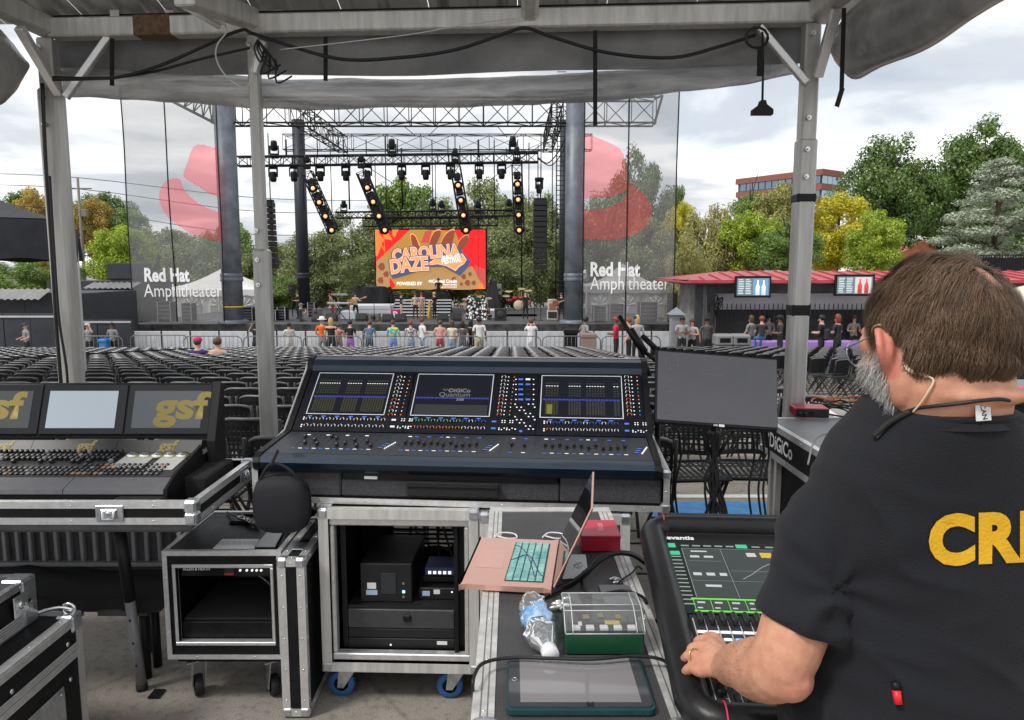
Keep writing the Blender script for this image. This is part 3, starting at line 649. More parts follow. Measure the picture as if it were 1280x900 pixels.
fan=thing('drum_fan','black drum fan on a stand beside the bar post','fan',tuple(Vector((P(895,380,31.3).x,31.3,-2.25))))
fz=P(895,380,31.3).z+2.25;mb=MB();mb.cyl((0,0,0),(0,0,fz-.5),.04);mb.box(-.35,.35,-.3,.3,0,.06,.02);mb.build('stand',DARK,fan)
mb=MB();K=Matrix.Translation((0,0,fz))@Matrix.Rotation(R(25),4,'Y')@Matrix.Rotation(R(60),4,'Z');mb.M=K;mb.tube([(0.36*math.cos(a*.2618),-.12,.36*math.sin(a*.2618))for a in range(24)],.025,6,closed=True);mb.tube([(0.36*math.cos(a*.2618),.12,.36*math.sin(a*.2618))for a in range(24)],.025,6,closed=True);[mb.tube([(0,-.12,0),(.36*math.cos(a*.5236),-.14,.36*math.sin(a*.5236))],.012,4)for a in range(12)];mb.build('cage',DARK,fan)
mb=MB();mb.M=K;[mb.add([(0,-.03,0),(.30*math.cos(a),-.06,.30*math.sin(a)),(.32*math.cos(a+.7),.05,.32*math.sin(a+.7))],[(0,1,2),(2,1,0)])for a in (0,1.57,3.14,4.71)];mb.build('blade',DARK,fan)
pl=thing('gate_pillar','small grey pillar with a pyramid cap right of the right banner','pillar',(P(845,405,30).x,30,ground(30)))
mb=MB();mb.box(-.22,.22,-.22,.22,0,P(845,393,30).z-ground(30));mb.build('shaft',mat('pillar_grey',(.24,.25,.27),.8),pl)
mb=MB();z=P(845,393,30).z-ground(30);mb.add([(-.32,-.32,z),(.32,-.32,z),(.32,.32,z),(-.32,.32,z),(0,0,z+.3)],[(0,1,4),(1,2,4),(2,3,4),(3,0,4),(3,2,1,0)]);mb.build('cap',mat('pillar_cap',(.2,.22,.25),.7),pl)
def slabthing(name,label,cat,px0,px1,py0,py1,Y,d,m,g=None):
 a,b=P(px0,py0,Y),P(px1,py1,Y);z0=b.z if g is None else g
 o=thing(name,label,cat,((a.x+b.x)/2,Y,z0));w_=abs(b.x-a.x)/2;mb=MB();mb.box(-w_,w_,0,d,0,a.z-z0,.02);mb.build('face',m,o);return o,w_,a.z-z0
o,w_,h=slabthing('terrace_wall','beige stone terrace wall behind the bald head at the right edge','wall',1215,1330,347,372,38,.4,mat('beige_stone',(.38,.34,.28),.85,0,.2,2),-2.25)
mb=MB();[mb.box(-w_,w_,-.02,-.002,h*q,h*q+.03)for q in (.3,.5,.7,.9)];mb.build('course_line',mat('mortar',(.3,.27,.23),.9),o,kind='stuff')
o,w_,h=slabthing('black_railing','black picket railing with dark screen cloth under the cedar','fence',1215,1330,322,346,39,.05,mat('screen_cloth',(.03,.032,.035),.8,0,.3,2))
mb=MB();[mb.box(-w_+k*.14,-w_+k*.14+.03,-.06,-.02,0,h+.1)for k in range(int(w_*2/.14))];mb.box(-w_,w_,-.07,-.021,h+.1,h+.15);mb.build('picket',DARK,o,kind='stuff')
um=P(1290,358,27);o=thing('parasol','cream parasol at the right edge beyond the bald head','parasol',(um.x,27,ground(27)))
mb=MB();z=um.z-ground(27);mb.lathe([(0,z+.1),(.5,z-.05),(1.1,z-.35),(1.5,z-.62)],8);mb.build('canopy',mat('cream_canvas',(.66,.6,.48),.8),o);mb=MB();mb.cyl((0,0,0),(0,0,z),.03);mb.build('pole',DARK,o)
# stage-left sheds
NAVY=mat('navy_steel',(.034,.037,.046),.6,0,.25,1.2);CORR=mat('pale_corrugated',(.5,.5,.5),.5,.2,.1,2)
def shed(px0,px1,pt,pb_,Y,d,label,name='container_shed'):
 a,b=P(px0,pt,Y),P(px1,pb_,Y);g=ground(Y)
 o=thing(name,label,'shed',((a.x+b.x)/2,Y,g));w_=(b.x-a.x)/2;h=a.z-g
 n=max(3,int(w_*2/1.2))
 for k in range(n):mb=MB();x=-w_+2*w_*k/n;mb.box(x+.01,x+2*w_/n-.01,-.03+.015*(k%2),.05,.05,h,.01);mb.build('wall_panel',NAVY,o)
 mb=MB();mb.box(-w_+.02,w_-.02,.05,d,0,h-.03);mb.build('body',NAVY,o);return o,w_,h
def awning(o,w0,w1,z,d=1.2,rise=.35):
 n=int((w1-w0)/.28);mb=MB()
 for k in range(n):x=w0+(w1-w0)*k/n;x2=w0+(w1-w0)*(k+1)/n;xm=(x+x2)/2;mb.add([(x,-d,z),(xm,-d,z+.07),(x2,-d,z),(x,-.05,z+rise),(xm,-.05,z+rise+.07),(x2,-.05,z+rise)],[(0,1,4,3),(1,2,5,4),(3,4,1,0),(4,5,2,1)])
 mb.build('awning',CORR,o)
o,w_,h=shed(-40,104,366,425,33,5,'long navy container shed with pale corrugated awning at far left');awning(o,-w_,w_*.5,P(30,374,33).z+2.25,1.0,.42)
mb=MB();mb.box(-w_,w_,-.06,-.031,h-1.35,h-1.27);mb.build('rail_strip',CORR,o)
o,w_,h=shed(58,178,351,425,41.5,4,'taller navy cabin with a roof box and a short pale awning beside the left banner');awning(o,0,w_*1.05,P(140,361,40.5).z+2.25,1.2,.3)
mb=MB();mb.box(.15,.9,-.08,-.04,h-1.5,h-.8,.01);mb.build('window',GLASS,o)
q0,q1=P(131,332,41.5),P(168,352,41.5);mb=MB();mb.box(q0.x-o.location.x,q1.x-o.location.x,.2,2.2,h+.1,h+.1+q0.z-q1.z,.02);mb.box(q0.x-o.location.x+.1,q1.x-o.location.x-.1,.3,2,h-.03,h+.11);mb.build('roof_box',NAVY,o)
o,w_,h=shed(100,166,400,432,31.5,.25,'low black screen wall in front of the navy cabin','screen_wall')
mb=MB();mb.box(-w_,w_,-.06,-.031,h-.12,h-.05);mb.build('rail_strip',CORR,o)
o,w_,h=shed(-30,74,392,432,30.5,.25,'low black screen wall with a pale top line at far left','screen_wall')
mb=MB();mb.box(-w_,w_,-.06,-.031,h-.16,h-.08);mb.build('rail_strip',CORR,o)
up=P(97,222,70);o=thing('utility_pole','thin utility pole between the golden trees left of the banner','pole',(up.x,70,-2.25))
mb=MB();mb.cyl((0,0,0),(0,0,up.z+2.25),.16,.11,8);mb.build('pole',mat('pole_wood',(.2,.18,.16),.9),o)
mb=MB();mb.box(-1.2,1.2,-.06,.06,up.z+1.2,up.z+1.32);mb.box(.2,.7,-.2,.2,up.z-1.3,up.z-.6,.05);mb.build('crossarm',MATS['pole_wood'],o)
for k,(z0,y1)in enumerate(((222,250),(236,262),(262,282))):
 mb=MB();mb.tube(spline([P(-60,z0-6,69),P(97,z0,70),P(330,z0+26+k*3,74),P(520,y1,80)],5),.03,4);tag(mb.build('power_line',CABLE),('uppermost','middle','lowest')[k]+' overhead power line crossing the sky behind the left banner','wire')
 # the stage
GZ=-2.25;SY=39.0;DZ=P(500,405,SY).z
TRUSS=mat('black_truss',(.018,.018,.02),.5,.4);STEELB=mat('grey_blue_steel',(.13,.15,.185),.5,.35,.22,1.3,col2=(.2,.22,.255));STEELD=mat('dark_steel_column',(.03,.034,.045),.5,.3)
DRAPE=mat('black_drape2',(.018,.018,.02),.85,0,.4,3)
def truss(b,p0,p1,w_,h,bay,r=.05,up=(0,0,1)):
 p0,p1=Vector(p0),Vector(p1);d=p1-p0;L_=d.length;d.normalize();u=Vector(up);u=(u-d*u.dot(d)).normalized();s=d.cross(u)
 n=max(1,round(L_/bay));C=[(s*a*w_/2+u*c*h/2)for a,c in ((-1,-1),(1,-1),(1,1),(-1,1))]
 for c in C:b.tube([p0+c,p1+c],r,4,cap=False)
 for k in range(n+1):
  q=p0+d*(L_*k/n)
  for i in range(4):b.tube([q+C[i],q+C[(i+1)%4]],r*.6,3,cap=False)
  if k<n:
   q2=p0+d*(L_*(k+1)/n)
   for i in (0,1,2,3):a,c=(C[i],C[(i+1)%4])if(k+i)%2 else(C[(i+1)%4],C[i]);b.tube([q+a,q2+c],r*.6,3,cap=False)
stage=thing('stage','wide low concert stage with a rumpled black skirt along its front','stage',(-4,SY,GZ))
xl,xr=P(163,405,SY).x,P(842,405,SY).x
mb=MB();mb.box(xl,xr,SY+.1,SY+16,DZ-.25,DZ,.02);mb.build('deck',mat('stage_deck',(.07,.07,.075),.6,0,.3,2),stage,True)
n=9
for k in range(n):
 a,c=xl+(xr-xl)*k/n,xl+(xr-xl)*(k+1)/n
 def f(u,v):x=a+(c-a)*u;w_=.05*mnoise.noise(Vector((x*3,v*2,1)))+.05*math.sin(x*7+v*2+math.sin(x))*v;return(x,SY+.02+w_,DZ+.01-(DZ-GZ-.02)*v+.04*abs(math.sin(x*1.1))*(v<.01)*-1)
 mb=MB();mb.grid(f,36,6);mb.build('skirt',mat('skirt_plastic',(.03,.03,.032),.38,0,.5,2.5,.4,4,col2=(.07,.07,.07)),stage,True)
roof=thing('stage_roof','black truss stage roof carried on thick grey-blue columns','stage roof',(-4,SY+.6,GZ))
def col(px0,px1,Y,py_top,m,ring):
 a,c=P(px0,300,Y),P(px1,300,Y);x=(a.x+c.x)/2;r=(c.x-a.x)/2;zt=P(640,py_top,Y).z;mb=MB()
 zb=GZ if m is STEELD else GZ
 mb.cyl((x,Y,zb),(x,Y,zt),r,n=20)
 for z in ring:mb.lathe([(r,z-.22),(r*1.1,z-.2),(r*1.1,z-.05),(r*1.04,z),(r*1.1,z+.05),(r*1.1,z+.2),(r,z+.22)],20,c=(x,Y,0))
 mb.lathe([(r*1.5,DZ),(r*1.5,DZ+.15),(r,DZ+.2)],20,c=(x,Y,0))
 mb.build('column',m,roof,True)
zr=P(640,347,SY).z
col(275,300,SY+.6,118,STEELB,(zr,));col(706,729,SY+.6,118,STEELB,(zr,));col(370,385,52,150,STEELD,(P(640,345,52).z,));col(699,708,50,150,STEELD,())
mb=MB();pz=P(288,384,SY).z;mb.lathe([(.56,pz-.04),(.6,pz),(.56,pz+.04)],16,c=(P(287.5,300,SY+.6).x,SY+.6,0));mb.build('yellow_rope',mat('yellow_rope',(.6,.45,.05),.7),roof,True)
TZ0,TZ1=P(640,155.5,SY+1).z,P(640,124,SY+1).z;tc_,th=(TZ0+TZ1)/2,TZ1-TZ0;txl,txr=P(268,140,SY+1).x,P(818,140,SY+1).x
def tpart(name,fn):mb=MB();fn(mb);return mb.build(name,TRUSS,roof,True)
tpart('front_truss',lambda b:truss(b,(txl,SY+1,tc_),(txr,SY+1,tc_),1.0,th,1.25,.05));tpart('rear_truss',lambda b:truss(b,(txl,SY+13,tc_+.4),(txr-2,SY+13,tc_+.4),.7,th*.8,2.2,.035));0
for k in range(2):x=txl+4+(txr-txl-9)*k;tpart('cross_truss',lambda b:truss(b,(x,SY+1.6,tc_+.1),(x,SY+13,tc_+.25),.6,th*.8,1.5,.045))
e=P(828,120,SY+1);tpart('end_bracket',lambda b:(b.tube([(txr,SY+1,TZ0),(e.x,SY+1,TZ1+.2)],.07,5),b.tube([(txr,SY+1,TZ1),(e.x,SY+1,TZ1+.2)],.06,5)))
a=P(196,117,SY+.3);c_=P(276,158,SY+.5);c2=P(276,122,SY+.5)
def bracket(b):
 b.tube([a,c_],.08,5);b.tube([a+Vector((1,0,.1)),c2],.06,5);b.tube([a+Vector((1,.8,.1)),c2+Vector((0,.8,0))],.06,5)
 for k in range(6):t=.12+k*.15;p_=a.lerp(c_,t);q=(a+Vector((1,0,.1))).lerp(c2,t*.95);b.tube([p_,q],.035,4);b.tube([q,a.lerp(c_,min(1,t+.15))],.035,4);b.tube([p_,q+Vector((0,.8,0))],.03,4)
tpart('wing_bracket',bracket)
for k,(px,Y,yb)in enumerate(((358,44,196),(380,47,262),(397,44,196),(415,46,265),(430,44,200),(437,52,262),(458,44,196),(470,52,264),(483,43,262),(497,44,196),(503,47,262),(541,44,265),(545,52,288),(560,44,196),(575,46,210),(598,44,196),(600,50,265),(618,44,268),(633,47,196),(647,44,205),(652,52,380),(661,45,265),(676,42,250),(338,42,250),(672,46,330),(317,44,205),(598,50,360),(690,46,300),(366,50,210),(395,51,240))):
 p_=P(px,yb,Y);mb=MB();mb.cyl((p_.x,Y,TZ0-.1),p_,.03 if k%5 else .055,n=4);mb.build('hoist_cable',TRUSS,roof,True)
for k,(x0,y0,x1,y1)in enumerate(((385,160,500,235),(700,165,590,240),(505,158,520,170),(535,170,548,158),(622,158,634,172),(640,172,652,158))):
 mb=MB();mb.tube([P(x0,y0,46),P(x1,y1,48)],.025,3);mb.build('guy_wire',TRUSS,roof,True)
mb=MB();mb.tube(spline([P(672,196,44),P(684,204,43),P(698,190,41),P(707,172,40)],5),.035,5);mb.tube(spline([P(672,198,44),P(688,207,43),P(702,192,41),P(708,176,40)],5),.03,5);mb.build('power_snake',CABLE,roof,True)
lad=MB();x0=P(700,300,48).x;x1=P(706,300,48).x
for k in range(60):z=DZ+k*.3;lad.tube([(x0-.25,48,z),(x1,48,z)],.03,3)
lad.tube([(x0-.25,48,DZ),(x0-.25,48,TZ0)],.04,4);lad.build('rung_ladder',TRUSS,roof,True)
# hung lighting trusses and lamps
def htruss(px0,py0,px1,py1,Y,h,label):
 p0,p1=P(px0,py0,Y),P(px1,py1,Y);o=thing('lighting_truss',label,'truss',tuple((p0+p1)/2),0,'horizontal lighting trusses');mb=MB();truss(mb,p0,p1,h,h,h*1.25,.045);mb.build('frame',TRUSS,o,True);return o
htruss(297,202,672,197,44,.52,'long upper lighting truss with a row of moving heads under it');htruss(420,269,645,266,47,.36,'thin lower lighting truss above the video screen');htruss(455,278,622,277,49,.5,'short truss just above the top edge of the video screen')
GLOW=mat('amber_glow',(1,.55,.25),.4,emit=(1,.20,.04),estr=.4);GLOWC=mat('amber_core',(1,.8,.5),.4,emit=(1,.5,.2),estr=1.)
LENS=mat('lens_glass',(.05,.05,.06),.08)
mh=thing('moving_head','x','stage light');H_=.82
mb=MB();mb.box(-.24,.24,-.2,.2,-.2,0,.03);mb.build('base',BLK,mh);mb=MB();mb.box(-.27,-.2,-.08,.08,-.72,-.2,.02);mb.box(.2,.27,-.08,.08,-.72,-.2,.02);mb.box(-.27,.27,-.1,.1,-.27,-.2,.02);mb.build('yoke',BLK,mh)
mb=MB();mb.lathe([(.0,-.42),(.15,-.42),(.19,-.5),(.19,-.85),(.16,-.98),(0,-.98)],12);mb.build('head',BLK,mh);mb=MB();mb.lathe([(.14,-.975),(.1,-1.0),(0,-1.005)],12);mb.build('lens',LENS,mh)
MT=tree_of(mh);firstm=True
names=['behind the middle tent post','above the slim rear column','right of the slim rear column','second right of the slim rear column','above the second slanted ladder','left of the screen middle','right of the screen middle','above the third slanted ladder','between third and fourth ladders','left of the fourth ladder']
for i,(px,nm)in enumerate(zip((341,367,400,432,459,502,532,563,599,627),names)):
 p_=P(px,206-(px-297)*.013,44);l='black moving head hanging under the upper truss '+nm
 if firstm:mh.location=p_;mh['label']=l;o=mh;firstm=False
 else:o=dup(mh,p_,rnd.uniform(-.6,.6),l,MT)
 o['group']='moving heads on the upper truss'
for i,(px,py,Y,l)in enumerate(((343,199,44,'leftmost'),(490,197,44,'middle'),(641,194,44,'rightmost'))):
 o=dup(mh,P(px,py,Y),rnd.uniform(-1,1),l+' black follow light standing on top of the upper truss',MT);o.rotation_euler=(math.pi,0,o.rotation_euler.z);o['group']='lights on top of the upper truss';o.location.z+=.05
for i,(px,py,l)in enumerate(((430,262,'left end'),(541,260,'left of centre'),(552,262,'centre'),(597,262,'right of centre'),(636,260,'right end'))):
 o=dup(mh,P(px,py+5,47),rnd.uniform(-1,1),'dark moving head on the lower truss at its '+l,MT,.8);o.rotation_euler=(math.pi,0,0);o['group']='moving heads on the lower truss'
o=dup(mh,P(674,222,44),.5,'lone dark moving head hanging above the right speaker column',MT,.9)
LB=('leftmost','second','third','rightmost')
lamp0=None
for i,(x0,y0,x1,y1)in enumerate(((384,216,417,290),(452,215,483,290),(569,208,583,289),(646,206,649,289))):
 p0,p1=P(x0,y0,43),P(x1,y1,43);o=thing('ladder_truss',('leftmost slanted','second slanted','third, less slanted','rightmost upright')[i]+' ladder truss carrying four amber lamps','truss',tuple((p0+p1)/2),0,'ladder trusses with amber lamps')
 mb=MB();truss(mb,p0,p1,.55,.5,.55,.04,up=(0,1,0));mb.build('frame',TRUSS,o,True)
 mb=MB();d=(p1-p0).normalized();s=d.cross(Vector((0,1,0)))
 for k in range(4):q=p0.lerp(p1,.16+k*.23);mb.M=fr(q,s,-d);mb.box(-.19,.19,-.2,.2,-.25,.2,.04)
 mb.M=Matrix();mb.build('lamp_bracket',DARK,o,True,kind='stuff')
 for k in range(4):
  q=p0.lerp(p1,(.27+k*.235)if i in (0,1)else(.3+k*.23));q=q+Vector((.0,-.33,0));l=('top','second','third','bottom')[k]+' glowing amber lamp on the '+LB[i]+' ladder truss'
  if lamp0 is None:
   lamp0=thing('amber_lamp',l,'lamp',tuple(q));mb=MB();mb.M=Matrix.Rotation(R(90),4,'X');mb.lathe([(0,-.3),(.16,-.28),(.24,-.05),(.25,0),(.2,.01)],14);mb.build('can',BLK,lamp0);mb=MB();mb.M=Matrix.Rotation(R(90),4,'X');mb.lathe([(.12,.0),(.07,.03),(0,.035)],12);mb.build('bulb',GLOW,lamp0);mb=MB();mb.ell((0,-.045,0),(.07,.01,.07),8,6);mb.build('filament',GLOWC,lamp0);LT_=tree_of(lamp0);o2=lamp0
  else:o2=dup(lamp0,q,0,l,LT_)
  o2['group']='amber lamps on the ladder trusses'
 o3=dup(mh,p0+Vector((0,0,.2)),.3,'black spot light clamped on top of the '+LB[i]+' ladder truss',MT,.8);o3.rotation_euler=(math.pi,0,.4)
 # line arrays
def array(px0,px1,py0,py1,Y,n,label,bend=0.):
 a,b=P(px0,py0,Y),P(px1,py1,Y);w_=b.x-a.x;h=(a.z-b.z)/n;o=thing('line_array',label,'speaker',((a.x+b.x)/2,Y,b.z));mb0=MB();mb0.box(-w_/2,w_/2,0,.6,.015,h-.015,.02)
 mb0.box(-w_*.42,w_*.42,-.012,.02,.04,h-.04);me=mb0.mesh('cabinet',mat('array_black',(.014,.014,.015),.55,0,.3,6))
 for k in range(n):c=link('cabinet',me,o);c.location=(0,bend*(n-k)**2*.002,k*h)
 mb=MB();mb.box(-w_*.45,w_*.45,.1,.5,n*h,n*h+.12);mb.tube([(0,.3,n*h),(0,.3,n*h+1)],.03,4);mb.build('fly_frame',DARK,o)
array(667,684,250,337,41,13,'tall black line array hanging right of the video screen');array(332,343,252,336,41,12,'narrow black line array hanging beside the middle tent post',1)
# video screen
vw=thing('video_screen','bright red and orange festival video screen at the back of the stage','screen',tuple(P(539,361,50)))
va,vb=P(470,287.5,50),P(608,361,50);VW,VH=vb.x-va.x,va.z-vb.z
mb=MB();mb.box(-VW/2-.1,VW/2+.1,.02,.35,-.1,VH+.1,.02);mb.build('cabinet',BLK,vw)
def em(n_,c,e=.75):return mat('led_'+n_,tuple(q*.3 for q in c),.6,emit=c,estr=e)
layer=[0]
def poly(name,pts,m,smooth=0,sub=None):
 layer[0]+=1;y=-.006*layer[0]
 if smooth:pts=smooth_poly(pts,smooth)
 q=[((x-539)/138*VW,(361-yy)/73.5*VH)for x,yy in pts]
 bm=bmesh.new();vs=[bm.verts.new((x,y,z))for x,z in q];f=bm.faces.new(vs);bmesh.ops.triangulate(bm,faces=[f]);me=bpy.data.meshes.new(name);bm.to_mesh(me);bm.free();me.materials.append(m);return link(name,me,sub or vw)
C1=lambda x,y:(440+x/6.4,280+y/6.4)
RED,DRED,ORA,TANB,NAV,CRM,MUST,BRN=em('red',(.85,.015,.02)),em('dull_red',(.52,.07,.06)),em('orange',(.90,.20,.04)),em('tan',(.38,.22,.09)),em('navy',(.075,.075,.16)),em('cream',(.9,.55,.38)),em('mustard',(.42,.22,.04)),em('brown',(.24,.06,.03))
WHT=em('white',(.85,.85,.85),.8);PEACH=em('peach',(.92,.32,.12))
panel=poly('display',[(470,287.5),(608,287.5),(608,361),(470,361)],RED)
poly('backdrop_shape',[C1(*p)for p in ((195,300),(470,45),(600,45),(830,60),(960,400),(1070,365),(1070,520),(195,520))],MUST)
poly('red_field',[C1(*p)for p in ((840,45),(1075,45),(1075,365),(980,330),(900,240))],RED);poly('dull_field',[C1(*p)for p in ((985,330),(1075,365),(1075,518),(1020,518))],DRED)
for pts in (((190,45),(300,45),(330,130),(262,120),(268,230),(230,160),(205,260),(190,250)),((300,45),(380,45),(345,110))):poly('flame_shape',[C1(*p)for p in pts],ORA)
for pts in (((215,60),(250,60),(258,120)),((285,60),(330,50),(322,110)),((240,150),(262,140),(258,200))):poly('flame_shape',[C1(*p)for p in pts],RED)
for pts in (((470,90),(500,80),(530,120),(560,215),(500,215)),((660,60),(720,50),(670,170),(620,175)),((760,70),(830,45),(790,180),(710,180)),((870,120),(930,80),(940,130),(890,200),(850,190))):poly('finger_shape',[C1(*p)for p in pts],PEACH,3);poly('finger_shape',[C1(505+(x-505)*.82+(0 if x<600 else(x-505)*.18),12+y*.97)for x,y in pts],BRN,3)
poly('brown_block',[C1(*p)for p in ((560,150),(590,60),(650,45),(620,150))],DRED)
for pts in (((200,330),(235,270),(290,290),(310,420),(300,515),(200,515)),((460,460),(560,390),(720,370),(750,400),(700,515),(470,515)),((750,420),(800,390),(850,430),(930,360),(970,340),(1010,430),(1040,515),(730,515))):poly('hand_shape',[C1(*p)for p in pts],TANB,3)
for cx,cy,r_ in ((240,340,26),(275,400,20),(230,450,22),(900,420,18),(950,400,14),(930,470,20),(820,440,16),(980,470,16),(880,480,12)):poly('speckle',[C1(cx+r_*math.cos(t*1.05)*(1+.3*(t%2)),cy+r_*1.3*math.sin(t*1.05))for t in range(6)],BRN)
poly('red_splash',[C1(*p)for p in ((300,420),(350,490),(330,515),(300,505))],RED);poly('red_splash',[C1(*p)for p in ((1010,490),(1045,470),(1070,518),(1000,518))],ORA)
poly('title_shadow',[C1(*p)for p in ((330,250),(380,190),(470,215),(560,190),(600,200),(640,175),(830,165),(885,215),(960,300),(930,350),(870,415),(740,345),(620,345),(560,370),(440,410),(330,440),(300,390))],NAV)
poly('title_plate',[C1(*p)for p in ((620,310),(700,255),(740,262),(890,235),(925,285),(900,320),(860,345),(835,375),(760,335),(690,320),(600,332))],CRM);poly('title_plate',[C1(*p)for p in ((630,312),(702,261),(742,267),(886,241),(918,286),(895,315),(855,340),(833,368),(762,330),(690,315),(612,327))],PEACH)
def stext(s,cx,cy,w_,h,m,bold=.03,arc=0.,rot=0.):
 layer[0]+=1;x,y=C1(cx,cy);k=VW/138;M=Matrix.Translation(((x-539)*k,-.006*layer[0],(361-y)*k))@Matrix.Rotation(R(90),4,'X')@Matrix.Rotation(rot,4,'Z')
 W=w_/6.4*k;return text(s,h/6.4*k*1.35,m,vw,M,bold,width=W,warp=(lambda c:Vector((c.x,c.y+arc*(1-(2*c.x/W)**2),c.z)))if arc else None)
for s,cx,cy,w_,h,rr in (('CAROLINA',600,238,540,100,R(5)),('DAZE',465,335,300,110,R(6))):
 stext(s,cx,cy,w_+26,h,NAV,.10,.05,rr);stext(s,cx,cy,w_+10,h,CRM,.06,.05,rr);stext(s,cx,cy,w_,h,PEACH,.02,.05,rr)
stext('MUSIC & ARTS',800,262,140,30,WHT,.02,0,R(6));stext('FESTIVAL',806,292,165,44,WHT,.03,0,R(6))
stext('POWERED BY',463,477,205,28,WHT,.03);stext('Coastal Credit',745,458,200,26,WHT,.03);stext('North Carolina',790,484,110,16,WHT,.02);stext('Big Four Communities',780,503,130,14,WHT,.01)
poly('star',[C1(632+(16 if i%2==0 else 6)*math.sin(i*math.pi/5),455-(16 if i%2==0 else 6)*math.cos(i*math.pi/5))for i in range(10)],WHT)
# banners
def scrim(name,colr,tr,tl=.5,tint=(1,1,1)):
 m=bpy.data.materials.new(name);m.use_nodes=True;t=m.node_tree;t.nodes.clear();N=t.nodes.new;L=t.links.new
 o=N("ShaderNodeOutputMaterial");d=N("ShaderNodeBsdfDiffuse");d.inputs[0].default_value=(*colr,1);q=N("ShaderNodeBsdfTranslucent");q.inputs[0].default_value=(*colr,1);a=N("ShaderNodeMixShader");a.inputs[0].default_value=tl;L(d.outputs[0],a.inputs[1]);L(q.outputs[0],a.inputs[2])
 x=N("ShaderNodeBsdfTransparent");x.inputs[0].default_value=(*tint,1);b=N("ShaderNodeMixShader");b.inputs[0].default_value=tr;L(x.outputs[0],b.inputs[2]);L(a.outputs[0],b.inputs[1]);L(b.outputs[0],o.inputs[0]);return m
SCR=scrim('scrim_mesh',(.38,.38,.385),.55);HATM=scrim('hat_print',(1,.30,.31),.56,.5,(1,.52,.54));HATW=scrim('scrim_print',(.95,.95,.95),.02,.05)
def inside(q,pl):
 c=False
 for i in range(len(pl)):
  (x0,y0),(x1,y1)=pl[i-1],pl[i]
  if(y0>q[1])!=(y1>q[1])and q[0]<(x1-x0)*(q[1]-y0)/(y1-y0)+x0:c=not c
 return c
HATS={0.:[[(231,221),(235,204),(240,188),(246,181),(256,181),(266,184),(292,186),(292,251),(275,247),(262,242),(246,232)],[(226,224),(232,238),(244,250),(258,259),(275,265),(292,268),(292,302),(262,299),(236,290),(214,275),(202,258),(199,243),(206,229),(216,224)]],2.:[[(715,166),(735,168),(760,178),(777,190),(783,215),(786,232),(780,240),(762,246),(740,247),(715,244)],[(715,263),(745,262),(770,255),(784,245),(786,231),(800,238),(811,252),(814,268),(806,284),(788,295),(764,300),(740,299),(715,296)]]}
def banner(px0,px1,label,mirror):
 Y=SY-.4;o=thing('mesh_banner',label,'banner',(P((px0+px1)/2,300,Y).x,Y,GZ));OX=o.location.x
 def warp(x,z):return Y+.10*math.sin(x*1.3+z*.25+mirror)+.04*math.sin(x*3.1-z*.8)
 zt,zb=P(640,106,Y).z,P(640,402,Y).z
 a,b=P(px0,300,Y).x,P(px1,300,Y).x
 mb=MB();mb.grid(lambda u,v:(a+(b-a)*u,warp(a+(b-a)*u,zb+(zt-zb)*v),zb+(zt-zb)*v),130,260)
 hp_=[[(p.x,p.z)for p in (P(x,y,Y)for x,y in smooth_poly(h,6))]for h in HATS[mirror]];keep_=[]
 for i,f in enumerate(mb.f):
  c=[sum(mb.v[k][a_]for k in f)/4 for a_ in (0,2)]
  if not any(inside(c,h)for h in hp_):keep_.append(i)
 mb.f=[mb.f[i]for i in keep_];mb.mi=[0]*len(keep_);mb.sm=[True]*len(keep_);mb.build('mesh_cloth',SCR,o,True)
 for x in (a,b,a+(b-a)*.47):mb=MB();mb.tube([(x,warp(x,z)-.03,z)for z in np.linspace(zb,zt,24)],.035,4);mb.build('edge_rope',TRUSS,o,True)
 return o,warp,a,b
def shape(o,warp,pts,m,name,lift,clipx):
 Y=SY-.4;q=[P(x,y,Y)for x,y in smooth_poly(pts,6)];q=[Vector((min(max(p.x,clipx[0]),clipx[1]),0,p.z))for p in q]
 bm=bmesh.new();f=bm.faces.new([bm.verts.new((p.x,0,p.z))for p in q]);r_=bmesh.ops.triangulate(bm,faces=[f]);
 for _ in range(3):bmesh.ops.subdivide_edges(bm,edges=[e_ for e_ in bm.edges if e_.calc_length()>.7],cuts=1,use_grid_fill=False);bmesh.ops.triangulate(bm,faces=bm.faces[:])
 for v in bm.verts:v.co.y=warp(v.co.x,v.co.z)-lift
 me=bpy.data.meshes.new(name);bm.to_mesh(me);bm.free();me.materials.append(m);c=link(name,me,o)
 for v in me.vertices:v.co-=o.location
 return c
def btext(o,warp,s,px,py,w_px,size,bold):
 Y=SY-.4;c=P(px,py,Y);M=Matrix.Translation(c)@Matrix.Rotation(R(90),4,'X');t=text(s,size,HATW,o,M,bold,width=w_px*Y/930)
 for v in t.data.vertices:v.co.y=warp(v.co.x,v.co.z)-.03;v.co-=o.location
o,wp,a,b=banner(161,277,'left mesh banner with half a red fedora hung beside the stage',0.)
shape(o,wp,HATS[0.][0],HATM,'hat_crown',.02,(a,b))
shape(o,wp,HATS[0.][1],HATM,'hat_brim',.02,(a,b))
btext(o,wp,'Red Hat',209,344.5,58,.95,.035);btext(o,wp,'Amphitheater',229,364,98,.95,0.)
o,wp,a,b=banner(729,844,'right mesh banner with the other half of the red fedora hung beside the stage',2.)
shape(o,wp,HATS[2.][0],HATM,'hat_crown',.02,(a,b))
shape(o,wp,HATS[2.][1],HATM,'hat_brim',.02,(a,b))
btext(o,wp,'Red Hat',769,337.5,61,.98,.035);btext(o,wp,'Amphitheater',787,355,98,.95,0.)
